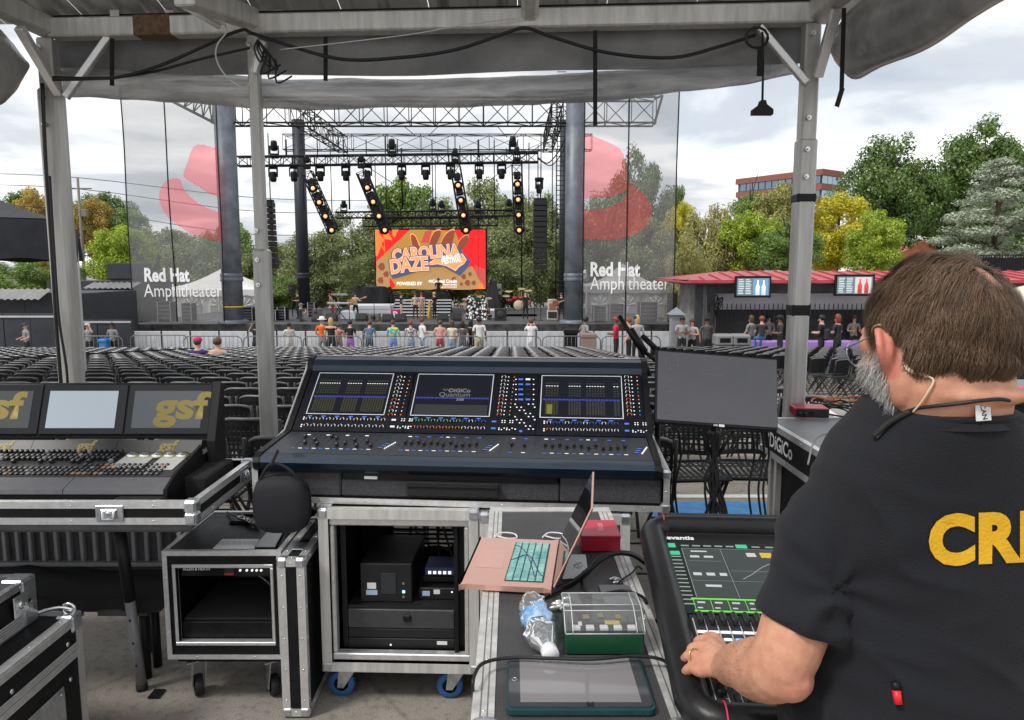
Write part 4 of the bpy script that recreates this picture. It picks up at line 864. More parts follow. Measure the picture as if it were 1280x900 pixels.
# marquees
MARQ=mat('white_pvc',(.7,.69,.67),.6,0,.06,1.5);PANE=mat('clear_window',(.35,.36,.37),.15)
def marquee(px0,px1,ppx,ppy,pye,pyb,Y,label,nw):
 a,b=P(px0,pye,Y),P(px1,pye,Y);g=GZ;o=thing('marquee',label,'tent',((a.x+b.x)/2,Y,g));w_=(b.x-a.x)/2;ze=a.z-g;zp=P(ppx,ppy,Y+w_).z-g;d=2*w_
 cs=[(-w_,0),(w_,0),(w_,d),(-w_,d)]
 for i in range(4):
  p_,q=cs[i],cs[(i+1)%4];mb=MB()
  def f(u,v):x=p_[0]+(q[0]-p_[0])*u;y=p_[1]+(q[1]-p_[1])*u;return(x*(1-v),y+(w_-y)*v,ze+(zp-ze)*v-.35*math.sin(math.pi*v))
  mb.grid(f,8,8);mb.build('roof_cloth',MARQ,o)
  mb=MB()
  def f2(u,v):x=p_[0]+(q[0]-p_[0])*u;y=p_[1]+(q[1]-p_[1])*u;return(x*1.01,(y-w_)*1.01+w_,ze+.01-v*(.38+.08*abs(math.sin(u*w_*5))))
  mb.grid(f2,60,2);mb.build('valance',MARQ,o)
 zb=max(0.3,P(640,pyb,Y).z-g)
 for i in range(nw):
  x0,x1=-w_+2*w_*i/nw,-w_+2*w_*(i+1)/nw;mb=MB()
  mb.grid(lambda u,v:(x0+(x1-x0)*u,.12+.05*math.sin(u*20),.1+(ze-.15)*v),14,2);mb.build('wall_cloth',MARQ,o)
  cx=(x0+x1)/2;rw=(x1-x0)*.33;mb=MB();zc=ze*.58;pts=[(cx-rw,ze*.28),(cx+rw,ze*.28),(cx+rw,zc)]+[(cx+rw*math.cos(t),zc+rw*math.sin(t))for t in np.linspace(0,math.pi,10)][1:]
  mb.prism(pts,.02,.06,'y');wn=mb.build('window',PANE,o);mb=MB()
  for t in (0,.7,1.4,2.1,2.8):mb.tube([(cx,.012,zc),(cx+rw*math.cos(t+.17),.012,zc+rw*math.sin(t+.17))],.03,4)
  mb.tube([(cx-rw,.012,zc),(cx+rw,.012,zc)],.03,4);mb.tube([(cx,.012,ze*.28),(cx,.012,zc)],.03,4);mb.build('glazing_bar',MARQ,wn)
 for x,y in cs:mb=MB();mb.box(x-.05,x+.05,y-.05,y+.05,0,ze);mb.build('leg',ALU,o)
 return o
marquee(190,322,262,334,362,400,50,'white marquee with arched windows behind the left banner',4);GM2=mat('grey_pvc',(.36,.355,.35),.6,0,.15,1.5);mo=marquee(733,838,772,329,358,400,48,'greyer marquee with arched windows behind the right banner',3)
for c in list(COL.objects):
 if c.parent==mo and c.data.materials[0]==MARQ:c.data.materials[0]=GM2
 # barriers
BARR=mat('white_barricade',(.55,.57,.60),.5,.2,.15,3);GALV=mat('galvanised_tube',(.16,.17,.18),.45,.5)
bx0,bx1=P(166,420,32.5).x,P(850,420,32.5).x;n=19;zt=P(640,414,32.5).z-GZ
wp_=(bx1-bx0)/n;mb=MB();mb.box(.02,wp_-.02,-.02,.02,.05,zt,.01);[mb.box(.12+k*(wp_-.3)/4,.12+(k+1)*(wp_-.3)/4-.04,-.03,-.021,.12,zt-.12)for k in range(4)];bme=mb.mesh('panel',BARR);mb=MB();mb.box(-.02,.02,-.05,.05,0,zt+.04,.005);mb.tube([(0,0,zt-.05),(0,.9,0)],.025,5);bpo=mb.mesh('post',DARK)
for k in range(n):
 o=thing('barricade','pale crowd barricade panel standing along the foot of the stage','barricade',(bx0+k*wp_,32.5,GZ),0,'crowd barricade along the stage front');link('panel',bme,o);link('post',bpo,o)
def rack_mesh():
 b=MB();L_=2.35;h=1.12;r=.022
 b.tube(spline([(0,0,.18),(0,0,h-.2),(.12,0,h-.04),(.3,0,h),(L_-.3,0,h),(L_-.12,0,h-.04),(L_,0,h-.2),(L_,0,.18)],3),r,6);b.tube([(0,0,.2),(L_,0,.2)],r,6);m1=b.mesh('rail',GALV);b=MB();b.tube([(0,0,.2),(0,0,h-.02)],.009,4);m2=b.mesh('upright',GALV);b=MB();b.box(-.04,.04,-.3,.3,0,.03);b.tube([(0,0,.03),(0,0,.2)],.02,5);return m1,m2,b.mesh('foot',GALV)
rm1,rm2,rm3=rack_mesh();x=P(80,420,30).x
for k in range(12):
 if x>P(800,420,30).x:break
 o=thing('bike_rack_barrier','grey steel bike-rack barrier with rounded corners behind the last chair row','barrier',(x,30+(.5 if k==1 else 0),ground(30)),0,'steel bike-rack barriers');link('rail',rm1,o)
 for i in range(13):u=link('upright',rm2,o);u.location=((i+1)*2.35/14,0,0)
 for i in (.25,2.1):u=link('foot',rm3,o);u.location=(i,0,0)
 x+=2.42
 # equipment on the stage
CAB=mat('speaker_black',(.02,.02,.021),.7,0,.3,20);GRILL=mat('speaker_grille',(.05,.05,.052),.5,.4);WCLOTH=mat('white_riser_cloth',(.68,.70,.74),.8,0,.08,1.5)
def dz(px,Y):return Vector((P(px,400,Y).x,Y,DZ))
def bthing(name,label,cat,px0,px1,py0,py1,Y,d,m,pn='body',floor=True,group=None):
 a,b=P(px0,py0,Y),P(px1,py1,Y);z0=DZ if floor else b.z;o=thing(name,label,cat,((a.x+b.x)/2,Y,z0),0,group);w_=(b.x-a.x)/2;mb=MB();mb.box(-w_,w_,0,d,0,a.z-z0,.03);mb.build(pn,m,o);return o,w_,a.z-z0
o,w_,h=bthing('white_riser','long white-clothed riser left of the stage steps','riser',437,489,382,402,44.5,2.5,WCLOTH,'cloth');mb=MB();[mb.box(-w_+.1,w_-.1,-.012,-.001,h*q,h*q+.03)for q in (.33,.66)];mb.build('fold',mat('grey_fold',(.35,.37,.42),.8),o,kind='stuff')
o,w_,h=bthing('white_riser','lower white-clothed box in front of the guitarist','riser',425,444,389,402,42.5,1.2,WCLOTH,'cloth')
o,w_,h=bthing('white_riser','white-clothed riser right of the patterned drum kit','riser',589,618,388,402,43.5,2,WCLOTH,'cloth');mb=MB();mb.box(-.1,w_-.15,-.015,-.001,.05,h*.42,.01);mb.build('vent_panel',DARK,o)
o,w_,h=bthing('white_riser','upper white riser behind the right one','riser',586,606,381,390,46,2,WCLOTH,'cloth')
st=thing('stage_steps','white-edged stage steps under the video screen','steps',tuple(dz(526,44.5)))
for k in range(6):mb=MB();wS=P(562,390,45).x-P(490,390,45).x;mb.box(-wS/2,wS/2,.3*k,.3*k+.3,.17*k,.17*k+.17-.002);mb.build('step',DARK,st);mb=MB();mb.box(-wS/2,wS/2,.3*k-.03,.3*k-.001,.17*k+.07,.17*k+.15);mb.build('nosing',WHITE,st)
def drape(name,label,px0,px1,py0,Y,d,seed,cone=.5):
 a,b=P(px0,py0,Y),P(px1,py0,Y);o=None;cx=(a.x+b.x)/2;w_=(b.x-a.x)/2;h=a.z-DZ;mb=MB()
 def f(u,v):t=u*2*math.pi;k=1-cone*(v**1.3);n_=.12*mnoise.noise(Vector((math.cos(t)*2+seed,math.sin(t)*2,v*1.5)))+.06*math.sin(t*9+seed)*(1-v);sx,sy=max(-1,min(1,1.35*math.cos(t))),max(-1,min(1,1.35*math.sin(t)));return(w_*k*(sx+n_),d*k*(sy+n_)+d,h*v*(1+.12*mnoise.noise(Vector((math.cos(t)*2,math.sin(t)*2,seed)))))
 mb.grid(f,60,10);mb.ell((0,d,h*.93),(w_*(1-cone),d*(1-cone),h*.1),16,6);o=mb.build(name,DRAPE);o.location=(cx,Y,DZ);tag(o,label,'drape')
drape('draped_gear','heap of gear under a black cloth behind the white riser',439,484,359,47.5,1.4,1,.12);drape('draped_gear','tall peaked heap under a black cloth right of the video screen',604,627,352,45.5,.7,5,.72);drape('draped_gear','black cloth over gear below the screen, behind the stage steps',520,562,366,48.5,.8,9,.1);drape('draped_gear','low black cloth heap just left of the stage steps',487,502,371,48,.7,7,.1)
def wedge(px,Y,label,w_=.6,m=CAB):
 o=thing('wedge_monitor',label,'monitor speaker',tuple(dz(px,Y)),0,'wedge monitors on the stage');mb=MB();mb.prism([(0,0),(.55,0),(.55,.2),(.2,.42),(0,.12)],-w_/2,w_/2,'x');mb.build('cabinet',m,o);mb=MB();mb.add([(-w_*.42,.19,.435),(w_*.42,.19,.435),(w_*.42,-.012,.14),(-w_*.42,-.012,.14)],[(0,1,2,3),(3,2,1,0)]);mb.build('grille',GRILL,o)
for px,Y,l in ((451,41,'wedge monitor in front of the guitarist'),(396,40.5,'wedge monitor right of the kneeling technician'),(413,41,'wedge monitor before the keyboard player'),(500,40.4,'wedge monitor at the foot of the stage steps'),(553,40.6,'wedge monitor right of the stage steps'),(570,41,'wedge monitor left of the patterned drum kit'),(484,40.4,'wedge monitor before the end of the white riser')):wedge(px,Y,l)
def speaker(px0,px1,py0,py1,Y,label,floor=True,m=CAB,d=.6):
 o,w_,h=bthing('speaker_cabinet',label,'speaker',px0,px1,py0,py1,Y,d,m,'cabinet',floor);mb=MB();mb.M=Matrix.Translation((0,-.005,h*.52))@Matrix.Rotation(R(90),4,'X');r=min(w_,h*.5)*.62;mb.lathe([(r,0),(r*.95,.02),(r*.5,-.0),(r*.3,.012),(0,.015)],16);mb.build('cone',GRILL,o);return o,w_,h
speaker(618,633,386,403,41.5,'big dark speaker cabinet right of the white riser');speaker(459,474,392,403,41.2,'olive-grey speaker cabinet in front of the white riser',True,mat('olive_tolex',(.16,.15,.11),.7));speaker(390,400,386,397,42.5,'small grey speaker at the foot of the slim rear column',True,mat('grey_tolex',(.2,.2,.2),.7))
o,w_,h=speaker(621,627,355,369,46,'small grey speaker on a pole beside the peaked black drape',False,mat('grey_tolex'));mb=MB();mb.cyl((0,.2,0),(0,.2,DZ-o.location.z),.03);mb.build('pole',DARK,o)
o,w_,h=speaker(360,367,355,368,45,'small dark speaker on a pole left of the slim rear column',False);mb=MB();mb.cyl((0,.2,0),(0,.2,DZ-o.location.z),.03);mb.build('pole',DARK,o)
CREAM=mat('cream_tolex',(.55,.50,.42),.7)
o,w_,h=bthing('guitar_amp','cream amplifier stack with dark grille left of the right stage column','amplifier',684,697,388,402,42,.45,CREAM,'cabinet');mb=MB();mb.box(-w_*.82,w_*.82,-.012,-.001,h*.2,h*.85);mb.build('grille',GRILL,o)
o,w_,h=bthing('guitar_amp','small cream combo amplifier with tan grille on top of the amp stack','amplifier',685,696,374,387.6,42,.4,CREAM,'cabinet',False);mb=MB();mb.box(-w_*.7,w_*.7,-.012,-.001,h*.08,h*.6);mb.build('grille',mat('tan_grille',(.36,.16,.05),.7),o);mb=MB();mb.tube(spline([(-.15,.2,h),(-.12,.2,h+.07),(.12,.2,h+.07),(.15,.2,h)],3),.015,5);mb.build('handle',BLK,o)
def drum(b,c,r,d,tilt=0.,ax='Z'):
 o=b.M;b.M=Matrix.Translation(c)@Matrix.Rotation(tilt,4,'X');b.lathe([(0,d),(r,d),(r,0),(0,0)],16);b.M=o
def kit(px,Y,label,shell,cover=None,z=0.):
 o=thing('drum_kit',label,'drum kit',tuple(dz(px,Y)+Vector((0,0,z))));HEAD=mat('drum_head',(.72,.64,.46),.6)
 mb=MB();mb.M=Matrix.Translation((0,0,.3))@Matrix.Rotation(R(90),4,'X');mb.lathe([(0,-.4),(.3,-.4),(.3,0)],18);mb.build('bass_drum',shell,o);mb=MB();mb.M=Matrix.Translation((0,-.001,.3))@Matrix.Rotation(R(90),4,'X');mb.lathe([(.3,0),(.29,.012),(0,.014)],18);mb.build('bass_head',HEAD,o)
 for c,r,d in (((-.24,.12,.62),.15,.2),((.16,.12,.64),.14,.18),((.55,.35,.3),.2,.34),((-.55,.45,.5),.17,.14)):mb=MB();drum(mb,c,r,d,R(12)if d<.3 else 0);mb.build('drum',shell,o);
 for x,y,zc in ((-.6,.1,1.15),(.62,.1,1.2),(-.75,.5,.85),(.2,.5,1.3)):mb=MB();mb.M=Matrix.Translation((x,y,zc))@Matrix.Rotation(R(14),4,'X');mb.lathe([(0,.03),(.05,.02),(.24,-.005)],14);mb.lathe([(.24,-.006),(0,.02)],14);mb.build('cymbal',mat('brass',(.55,.42,.18),.3,.9),o);mb=MB();mb.tube([(x,y,zc),(x,y,.3)],.012,4);mb.tube([(x,y,.3),(x-.2,y-.15,0)],.012,4);mb.tube([(x,y,.3),(x+.2,y-.15,0)],.012,4);mb.build('stand',CHROME,o)
 return o
kit(648,46,'red drum kit with a pale bass drum head at the back of the stage',mat('red_shell',(.5,.02,.04),.25),z=.35);bthing('drum_riser','low dark drum riser with a white edge under the red drum kit','riser',632,672,396,402,45.4,2.2,WCLOTH,'edge')
o=kit(596,42.6,'drum kit half covered by a black and white patterned blanket',mat('tan_shell',(.4,.2,.1),.4))
pat=bpy.data.materials.new('patterned_blanket');pat.use_nodes=True;t=pat.node_tree;bb=t.nodes['Principled BSDF'];bb.inputs['Roughness'].default_value=.9;vv=t.nodes.new("ShaderNodeTexVoronoi");vv.inputs['Scale'].default_value=6.5;rr=t.nodes.new("ShaderNodeValToRGB");rr.color_ramp.interpolation='CONSTANT';rr.color_ramp.elements[0].color=(.75,.75,.72,1);rr.color_ramp.elements[1].position=.42;rr.color_ramp.elements[1].color=(.02,.02,.02,1);tcx=t.nodes.new("ShaderNodeTexCoord");t.links.new(tcx.outputs['Object'],vv.inputs[0]);t.links.new(vv.outputs['Distance'],rr.inputs[0]);t.links.new(rr.outputs[0],bb.inputs['Base Color'])
mb=MB();mb.grid(lambda u,v:((u-.5)*1.25*(1-.12*v),-.12-.25*(1-v)**2+.07*math.sin(u*19)*(1-v*.6),1.25*v*(1+.12*math.sin(u*7))),40,8);mb.build('blanket',pat,o)
o,w_,h=bthing('drum_riser','low riser whose top stays bare behind the blanket','riser',583,612,399,402.5,42.4,2,DARK,'edge')
def keys(px,Y,label,wd,z):
 o=thing('keyboard',label,'keyboard',tuple(dz(px,Y)));mb=MB();mb.box(-wd/2,wd/2,-.18,.18,z,z+.1,.02);mb.build('case',mat('key_silver',(.4,.4,.42),.4),o)
 for s in (-1,1):mb=MB();mb.bar((-.35*s,0,.02),(.35*s,0,z),.04);mb.build('stand_leg',DARK,o)
keys(425,41.6,'silver keyboard on an X stand before the olive-shirted player',1.3,.92);keys(424,43,'second keyboard raised behind the olive-shirted player',1.0,1.35)
def mic(px,Y,h,boom,label):
 o=thing('mic_stand',label,'mic stand',tuple(dz(px,Y)));mb=MB();mb.cyl((0,0,0),(0,0,h),.018,n=5);mb.lathe([(0,.04),(.15,.03),(.16,0)],10);mb.build('stand',DARK,o);mb=MB();mb.tube([(0,0,h),(boom,-.1,h+.12)],.014,5);mb.build('boom',DARK,o);mb=MB();mb.ell((boom,-.1,h+.13),.05,8,6);mb.build('microphone',BLK,o)
for a_ in ((489,42,1.45,0,'straight mic stand at the right end of the white riser'),(396,41.8,1.5,.3,'boom mic stand beside the slim rear column'),(468,41,1.4,-.2,'mic stand between guitarist and olive speaker'),(612,42,1.2,-.4,'boom mic stand right of the patterned drum kit'),(668,42,1.45,.3,'boom mic stand right of the man in black'),(676,41.5,1.5,-.2,'mic stand left of the cream amplifiers'),(532,43,1.5,.2,'mic stand amid the group on the steps'),(437,41,1.5,.2,'boom mic stand between keyboard player and guitarist')):mic(*a_)
def rack(px0,px1,py0,Y,label):
 o,w_,h=bthing('stage_rack',label,'rack',px0,px1,py0,402,Y,.7,LAM,'case');mb=MB();[mb.box(-w_*.8,w_*.8,-.02,-.001,h*q,h*q+h*.12,.004)for q in (.12,.32,.52,.72)];mb.build('rack_unit',mat('rack_unit',(.12,.12,.13),.4,.3),o,kind='stuff');mb=MB();[mb.box(x-.02,x+.02,-.025,-.0005,0,h)for x in (-w_+.02,w_-.02)];mb.build('edge_trim',ALU,o)
for a_ in ((302,316,384,41.5,'black rack on the stage right of the left thick column'),(320,330,380,43,'taller black rack behind the middle tent post'),(346,357,384,42,'black rack left of the technician on the stage'),(330,345,388,41.5,'low black rack just right of the middle tent post'),(384,394,378,45,'black rack right behind the slim rear column'),(196,214,377,41,'road case seen through the left banner below the marquee window'),(226,240,379,41.2,'second road case seen through the left banner'),(742,758,383,41,'grey road case seen through the right banner, left one'),(762,780,380,41.2,'grey road case seen through the right banner, middle one'),(800,822,378,41,'wide road case seen through the right banner, right one')):rack(*a_)
bthing('speaker_tower','slim black speaker tower at the right end of the stage','speaker',837,846,366,404,40,.6,CAB,'cabinet')
pc=thing('pink_cube','small magenta box with a pale letter shape at the end of the white riser','box',tuple(dz(494,41.5)));mb=MB();mb.box(-.24,.24,0,.4,0,.62,.03);mb.build('shell',mat('magenta_box',(.45,.02,.14),.5),pc);text('P',.5,WHITE,pc,fr((0,-.006,.32),(1,0,0),(0,0,1)),.03)
# people of the crowd, the crew and the band
SKIN={'light':mat('skin_light',(.56,.33,.24),.55,0,.08,30),'tan':mat('skin_tan',(.42,.24,.16),.55,0,.08,30),'brown':mat('skin_brown',(.17,.085,.05),.5,0,.1,30)}
HAIRC={'brown':mat('hair_brown',(.09,.05,.03),.6,0,.3,60),'black':mat('hair_black',(.015,.012,.012),.5),'blond':mat('hair_blond',(.5,.34,.15),.6,0,.2,60),'red':mat('hair_red',(.22,.05,.03),.6,0,.2,60),'grey':mat('hair_grey',(.3,.3,.3),.7)}
EYE=mat('eye_dark',(.02,.015,.012),.2);SHOE=mat('shoe_dark',(.04,.04,.045),.6)
def cloth(c):
 k='cloth_%02d_%02d_%02d'%tuple(int(q*99)for q in c);return mat(k,c,.85,0,.14,9,.25,14)
QUEUE=[]
def person(px,py,Y,label,shirt,legs,hair='brown',skin='light',pose='stand',yaw=0.,hs='short',hat=None,sleeve=.5,leglen=1.,gz=None,dress=False,group=None,H=None,top=None,lean=0.):
 """head top at pixel (px, py); yaw 0 = back to the camera"""
 t=P(px,py,Y);g=ground(Y)if gz is None else gz
 if H is None:H=min(1.92,max(1.5,t.z-g))if pose not in ('sit','kneel')else 1.75
 o=thing('person',label,'person',(t.x,Y,g if pose not in ('sit','kneel')else t.z-1.75),yaw,group)
 k=H/1.75;s=k;J={}
 def j(n,x,y,z,r,r2=None):J[n]=(Vector((x,y,z))*s,(r*s,(r2 or r)*s))
 hz=.92;ly=lean
 j('pelvis',0,0,hz,.15,.11);j('waist',0,.02+ly*.25,1.10,.138,.10);j('chest',0,.02+ly*.7,1.32,.165,.105);j('neck',0,.02+ly,1.485,.055);j('skull',0,.04+ly*1.1,1.60,.078,.088);j('crown',0,.04+ly*1.15,1.69,.06,.066)
 A={'stand':((.235,-.02,1.14),(.25,.10,.92),(.25,.14,.82)),'rail':((.25,.02,1.15),(.23,.26,1.08),(.2,.34,1.06)),'up':((.33,.12,1.36),(.2,.14,1.62),(.16,.13,1.70)),'film':((.24,.16,1.26),(.12,.26,1.50),(.09,.28,1.56)),'hold':((.24,.03,1.15),(.14,.25,1.15),(.08,.31,1.17)),'cross':((.25,.05,1.16),(.06,.22,1.17),(-.08,.21,1.2)),'hips':((.36,-.05,1.16),(.2,.06,1.0),(.17,.09,.98)),'sit':((.23,.05,1.15),(.2,.24,1.0),(.17,.30,.96)),'kneel':((.25,.12,1.18),(.16,.30,1.3),(.1,.26,1.42)),'guitar':((.27,0,1.17),(.14,.2,1.08),(.08,.23,1.06))}[pose]
 for sd,n in ((-1,'l'),(1,'r')):
  a=A
  if pose=='guitar' and sd<0:a=((-.28,.06,1.2),(-.42,.24,1.24),(-.46,.28,1.25));a=tuple((-q[0],q[1],q[2])for q in a)
  j(n+'sh',sd*.185,.02+ly*.75,1.405,.068);j(n+'el',sd*a[0][0],a[0][1]+ly*.7,a[0][2],.042);j(n+'wr',sd*a[1][0],a[1][1]+ly*.7,a[1][2],.030);j(n+'ha',sd*a[2][0],a[2][1]+ly*.7,a[2][2],.036,.022)
  if pose=='sit':j(n+'hip',sd*.1,.04,.90,.09);j(n+'kn',sd*.12,.42,.88,.06);j(n+'an',sd*.12,.42,.48,.042);j(n+'to',sd*.13,.55,.44,.035)
  elif pose=='kneel':j(n+'hip',sd*.1,.02,.84,.09);j(n+'kn',sd*.14,.34,.72 if sd>0 else .52,.062);j(n+'an',sd*.14,.30 if sd>0 else-.05,.50,.042);j(n+'to',sd*.14,.42 if sd>0 else-.2,.47,.035)
  else:sp=.03 if pose!='guitar' else .08;j(n+'hip',sd*.095,0,.86,.092);j(n+'kn',sd*(.1+sp*.5),.02,.48,.06);j(n+'an',sd*(.1+sp),-.01,.08,.042);j(n+'to',sd*(.11+sp),.13,.035,.04,.03)
 E=[('pelvis','waist'),('waist','chest'),('chest','neck'),('neck','skull'),('skull','crown')]
 for n in 'lr':E+=[('chest',n+'sh'),(n+'sh',n+'el'),(n+'el',n+'wr'),(n+'wr',n+'ha'),('pelvis',n+'hip'),(n+'hip',n+'kn'),(n+'kn',n+'an'),(n+'an',n+'to')]
 ns=list(J);me=bpy.data.meshes.new('body');me.from_pydata([J[n][0]for n in ns],[(ns.index(a),ns.index(b))for a,b in E],[])
 ob=bpy.data.objects.new('body',me);COL.objects.link(ob);sk=ob.modifiers.new('skin','SKIN');sb=ob.modifiers.new('sub','SUBSURF');sb.levels=1
 for i,n in enumerate(ns):v=me.skin_vertices[0].data[i];v.radius=J[n][1];v.use_root=n=='pelvis'
 ob.parent=o;QUEUE.append((ob,J,E,dict(shirt=shirt,legs=legs,hair=hair,skin=skin,hs=hs,hat=hat,sleeve=sleeve,leglen=leglen,dress=dress,s=s,top=top,front=abs(math.cos(yaw)+1)<1.2)))
 return o
def finish_people():
 bpy.context.view_layer.update();dg=bpy.context.evaluated_depsgraph_get();done=[]
 for ob,J,E,q in QUEUE:done.append(bpy.data.meshes.new_from_object(ob.evaluated_get(dg),depsgraph=dg))
 for(ob,J,E,q),me in zip(QUEUE,done):
  ob.modifiers.clear();ob.data=me;me.name='body';s=q['s'];me.materials.clear()
  for m in (SKIN[q['skin']],cloth(q['shirt']),cloth(q['legs']),SHOE):me.materials.append(m)
  segs=[(a,b,J[a][0],J[b][0],max(J[a][1][0],J[b][1][0]))for a,b in E];mi=[]
  for p in me.polygons:
   c=p.center;best=None
   for a,b,A_,B_,r in segs:
    d=B_-A_;t=max(0,min(1,(c-A_).dot(d)/d.length_squared));dist=(c-(A_+d*t)).length/r
    if best is None or dist<best[0]:best=(dist,a,b,t)
   _,a,b,t=best;m=0
   if a in ('pelvis','waist')and b in ('waist','chest'):m=1 if(b=='chest' or t>.25 or q['dress'])else 2
   elif a=='chest':m=1 if(b!='neck' or t<.55)else 0
   elif a[1:]=='sh':m=1 if t<q['sleeve']*1.5 else 0
   elif a[1:]=='el':m=1 if q['sleeve']>.66 and t<(q['sleeve']-.66)*3 else 0
   elif b[1:]=='hip':m=1 if q['dress']else 2
   elif a[1:]=='hip':m=(1 if q['dress']else 2)if t<q['leglen']*2 else 0
   elif a[1:]=='kn':m=(1 if q['dress']else 2)if t<(q['leglen']-.5)*2 else 0
   elif a[1:]=='an':m=3
   if q['top']and m==1 and a=='chest' and c.z>1.38*s:m=0
   mi.append(m);p.use_smooth=True
  me.polygons.foreach_set('material_index',mi);hc=J['skull'][0];o=ob.parent
  mb=MB();long_=q['hs']=='long'
  def hf(v):
   v=v.copy();f=max(0,v.y)*max(0,-v.z+.25)*1.6
   if v.z<-.1:v.z=-.1+(v.z+.1)*(1.9 if long_ and v.y<.25 else .75)
   if v.z<.2 and v.y>.1:v*=.72
   return v
  if q['hs']!='bald':
   mb.ell(hc+Vector((0,-.012,.045))*s,(.098*s*(1.12 if q['hs']=='big' else 1),.112*s*(1.12 if q['hs']=='big' else 1),(.15 if long_ else .118)*s),14,10,0,hf);mb.build('hair',HAIRC[q['hair']],ob)
  fm=MB();[fm.ell(hc+Vector((sx*.034,.092,.0))*s,.012*s,6,4)for sx in (-1,1)];fm.build('eye',EYE,ob)
  fm=MB();fm.ell(hc+Vector((0,.098,-.03))*s,(.012*s,.018*s,.022*s),6,5);fm.ell(hc+Vector((0,.088,-.065))*s,(.026*s,.01*s,.006*s),6,4,1);fm.build('nose_and_mouth',[SKIN[q['skin']],mat('lip',(.35,.12,.1),.5)],ob)
  if q['hat']:
   hm=MB();k,c=q['hat'];z=hc+Vector((0,0,.085))*s
   if k=='brim':hm.M=Matrix.Translation(z);hm.lathe([(.19*s,-.005),(.19*s,.005),(.105*s,.01),(.1*s,.09*s),(.06*s,.12*s),(0,.125*s)],16)
   else:hm.M=Matrix.Translation(z);hm.lathe([(.112*s,-.03*s),(.112*s,.01*s),(.09*s,.065*s),(0,.085*s)],14);(hm.box(-.07*s,.07*s,.08*s,.2*s,-.005*s,.008*s,.01)if k=='cap' else None)
   hm.build('hat',cloth(c),ob)
F_=math.pi
pe=person
B_,W_,GR,DN,JE=(.02,.02,.022),(.7,.7,.7),(.24,.24,.25),(.05,.06,.09),(.22,.32,.45)
pe(319,403,31,'woman in a black top with both arms raised beside the middle tent post',B_,B_,'black','tan','up',0,'long',sleeve=0,group='crowd at the barrier')
pe(361,403,31,'person in a pale patterned shirt right of the middle tent post',(.55,.53,.5),(.5,.48,.45),'black','tan','hold',.5,group='crowd at the barrier')
pe(402,397,30.8,'man in an orange shirt and white brimmed hat at the barrier',(.75,.14,.02),(.22,.22,.22),'grey','light','rail',0,hat=('brim',(.72,.7,.65)),group='crowd at the barrier')
pe(413,398,30.6,'blonde woman in a sleeveless black dress beside the man in orange',B_,B_,'blond','light','stand',0,'long',sleeve=0,dress=True,leglen=.3,top=1,group='crowd at the barrier')
pe(423,404,31.2,'person in faded red half hidden behind the blonde in the black dress',(.5,.2,.16),(.3,.2,.2),'brown','light','rail',0,group='crowd at the barrier')
pe(437,400,30.8,'person in a black shirt and purple trousers at the barrier',B_,(.30,.10,.42),'black','light','hold',-.3,group='crowd at the barrier')
pe(461,401,30.8,'person in a slate blue shirt leaning over the barrier',(.10,.15,.24),DN,'brown','light','rail',0,lean=.12,group='crowd at the barrier')
o=pe(491,400,30.8,'person in a cyan, yellow and orange tie-dye shirt with blue trousers',(.03,.48,.55),(.16,.22,.6),'brown','light','rail',0,group='crowd at the barrier');TIE=o
pe(513,401,30.8,'person in a black and white blotched shirt and jeans',(.3,.3,.3),JE,'red','light','rail',0,group='crowd at the barrier');BLOT=QUEUE[-1][0].parent
pe(527,397,30.6,'person in a white shirt and pale jeans turned to the right',W_,(.42,.5,.58),'brown','light','hold',-1.,group='crowd at the barrier')
pe(550,400,30.8,'woman in a peach top with a white shirt tied round her waist',(.75,.36,.27),(.28,.05,.07),'brown','light','rail',0,'big',sleeve=.35,leglen=.35,top=1,group='crowd at the barrier')
pe(565,401,30.9,'woman in a cream blouse and blue jeans at the barrier',(.70,.66,.55),JE,'brown','light','rail',0,'long',group='crowd at the barrier')
pe(578,402,30.7,'woman with long dark hair in a short charcoal dress',(.09,.09,.10),(.09,.09,.10),'black','light','stand',0,'long',sleeve=.4,dress=True,leglen=.35,group='crowd at the barrier')
pe(588,400,31,'woman in a short black top and shorts left of the tall man in white',B_,B_,'black','tan','rail',-.6,'long',sleeve=0,leglen=.35,group='crowd at the barrier')
pe(599,395,30.8,'tall dark-skinned man in a white tee and khaki shorts',W_,(.48,.42,.25),'black','brown','stand',0,'big',leglen=.6,group='crowd at the barrier')
o=pe(664,398,30.4,'man in a long white tee holding up a phone between the barriers',(.74,.75,.78),(.7,.7,.72),'brown','light','film',0,group='crowd at the barrier')
pe(729,394,30.3,'security worker in a grey shirt with dark curls leaning on a brown box',GR,B_,'black','brown','hips',-1.2,'big',lean=.08)
pe(771,396,27.5,'woman in a red top and long black skirt looking at a tablet',(.55,.02,.06),B_,'red','brown','hold',1.3,'short',leglen=.9)
pe(787,397,27.0,'ginger-haired person behind the slanted black stand',(.25,.2,.2),B_,'red','light','stand',1.2)
pe(797,395,27.4,'blond person in a grey shirt and black cap right of the woman in red',(.42,.42,.42),B_,'blond','light','stand',.3,'long',hat=('cap',B_))
pe(853,394,29.6,'guard in a grey shirt with folded arms beside the small pillar',(.33,.34,.34),B_,'black','brown','cross',F_)
pe(866,399,30,'woman with long brown hair beside the guard with folded arms',(.4,.36,.35),B_,'brown','light','cross',F_-.5,'long')
pe(884,396,28,'guard in a black vest over grey with a cap left of the litter bins',(.07,.07,.07),B_,'black','brown','stand',F_,hat=('cap',B_),sleeve=.2)
pe(940,395,29,'person in a grey top seated left at the bar',(.2,.21,.22),DN,'brown','light','sit',.6,'long')
pe(953,395,28.4,'person with dark red hair in black and blue jeans at the bar',(.05,.045,.05),(.08,.22,.5),'red','light','sit',0.,'big')
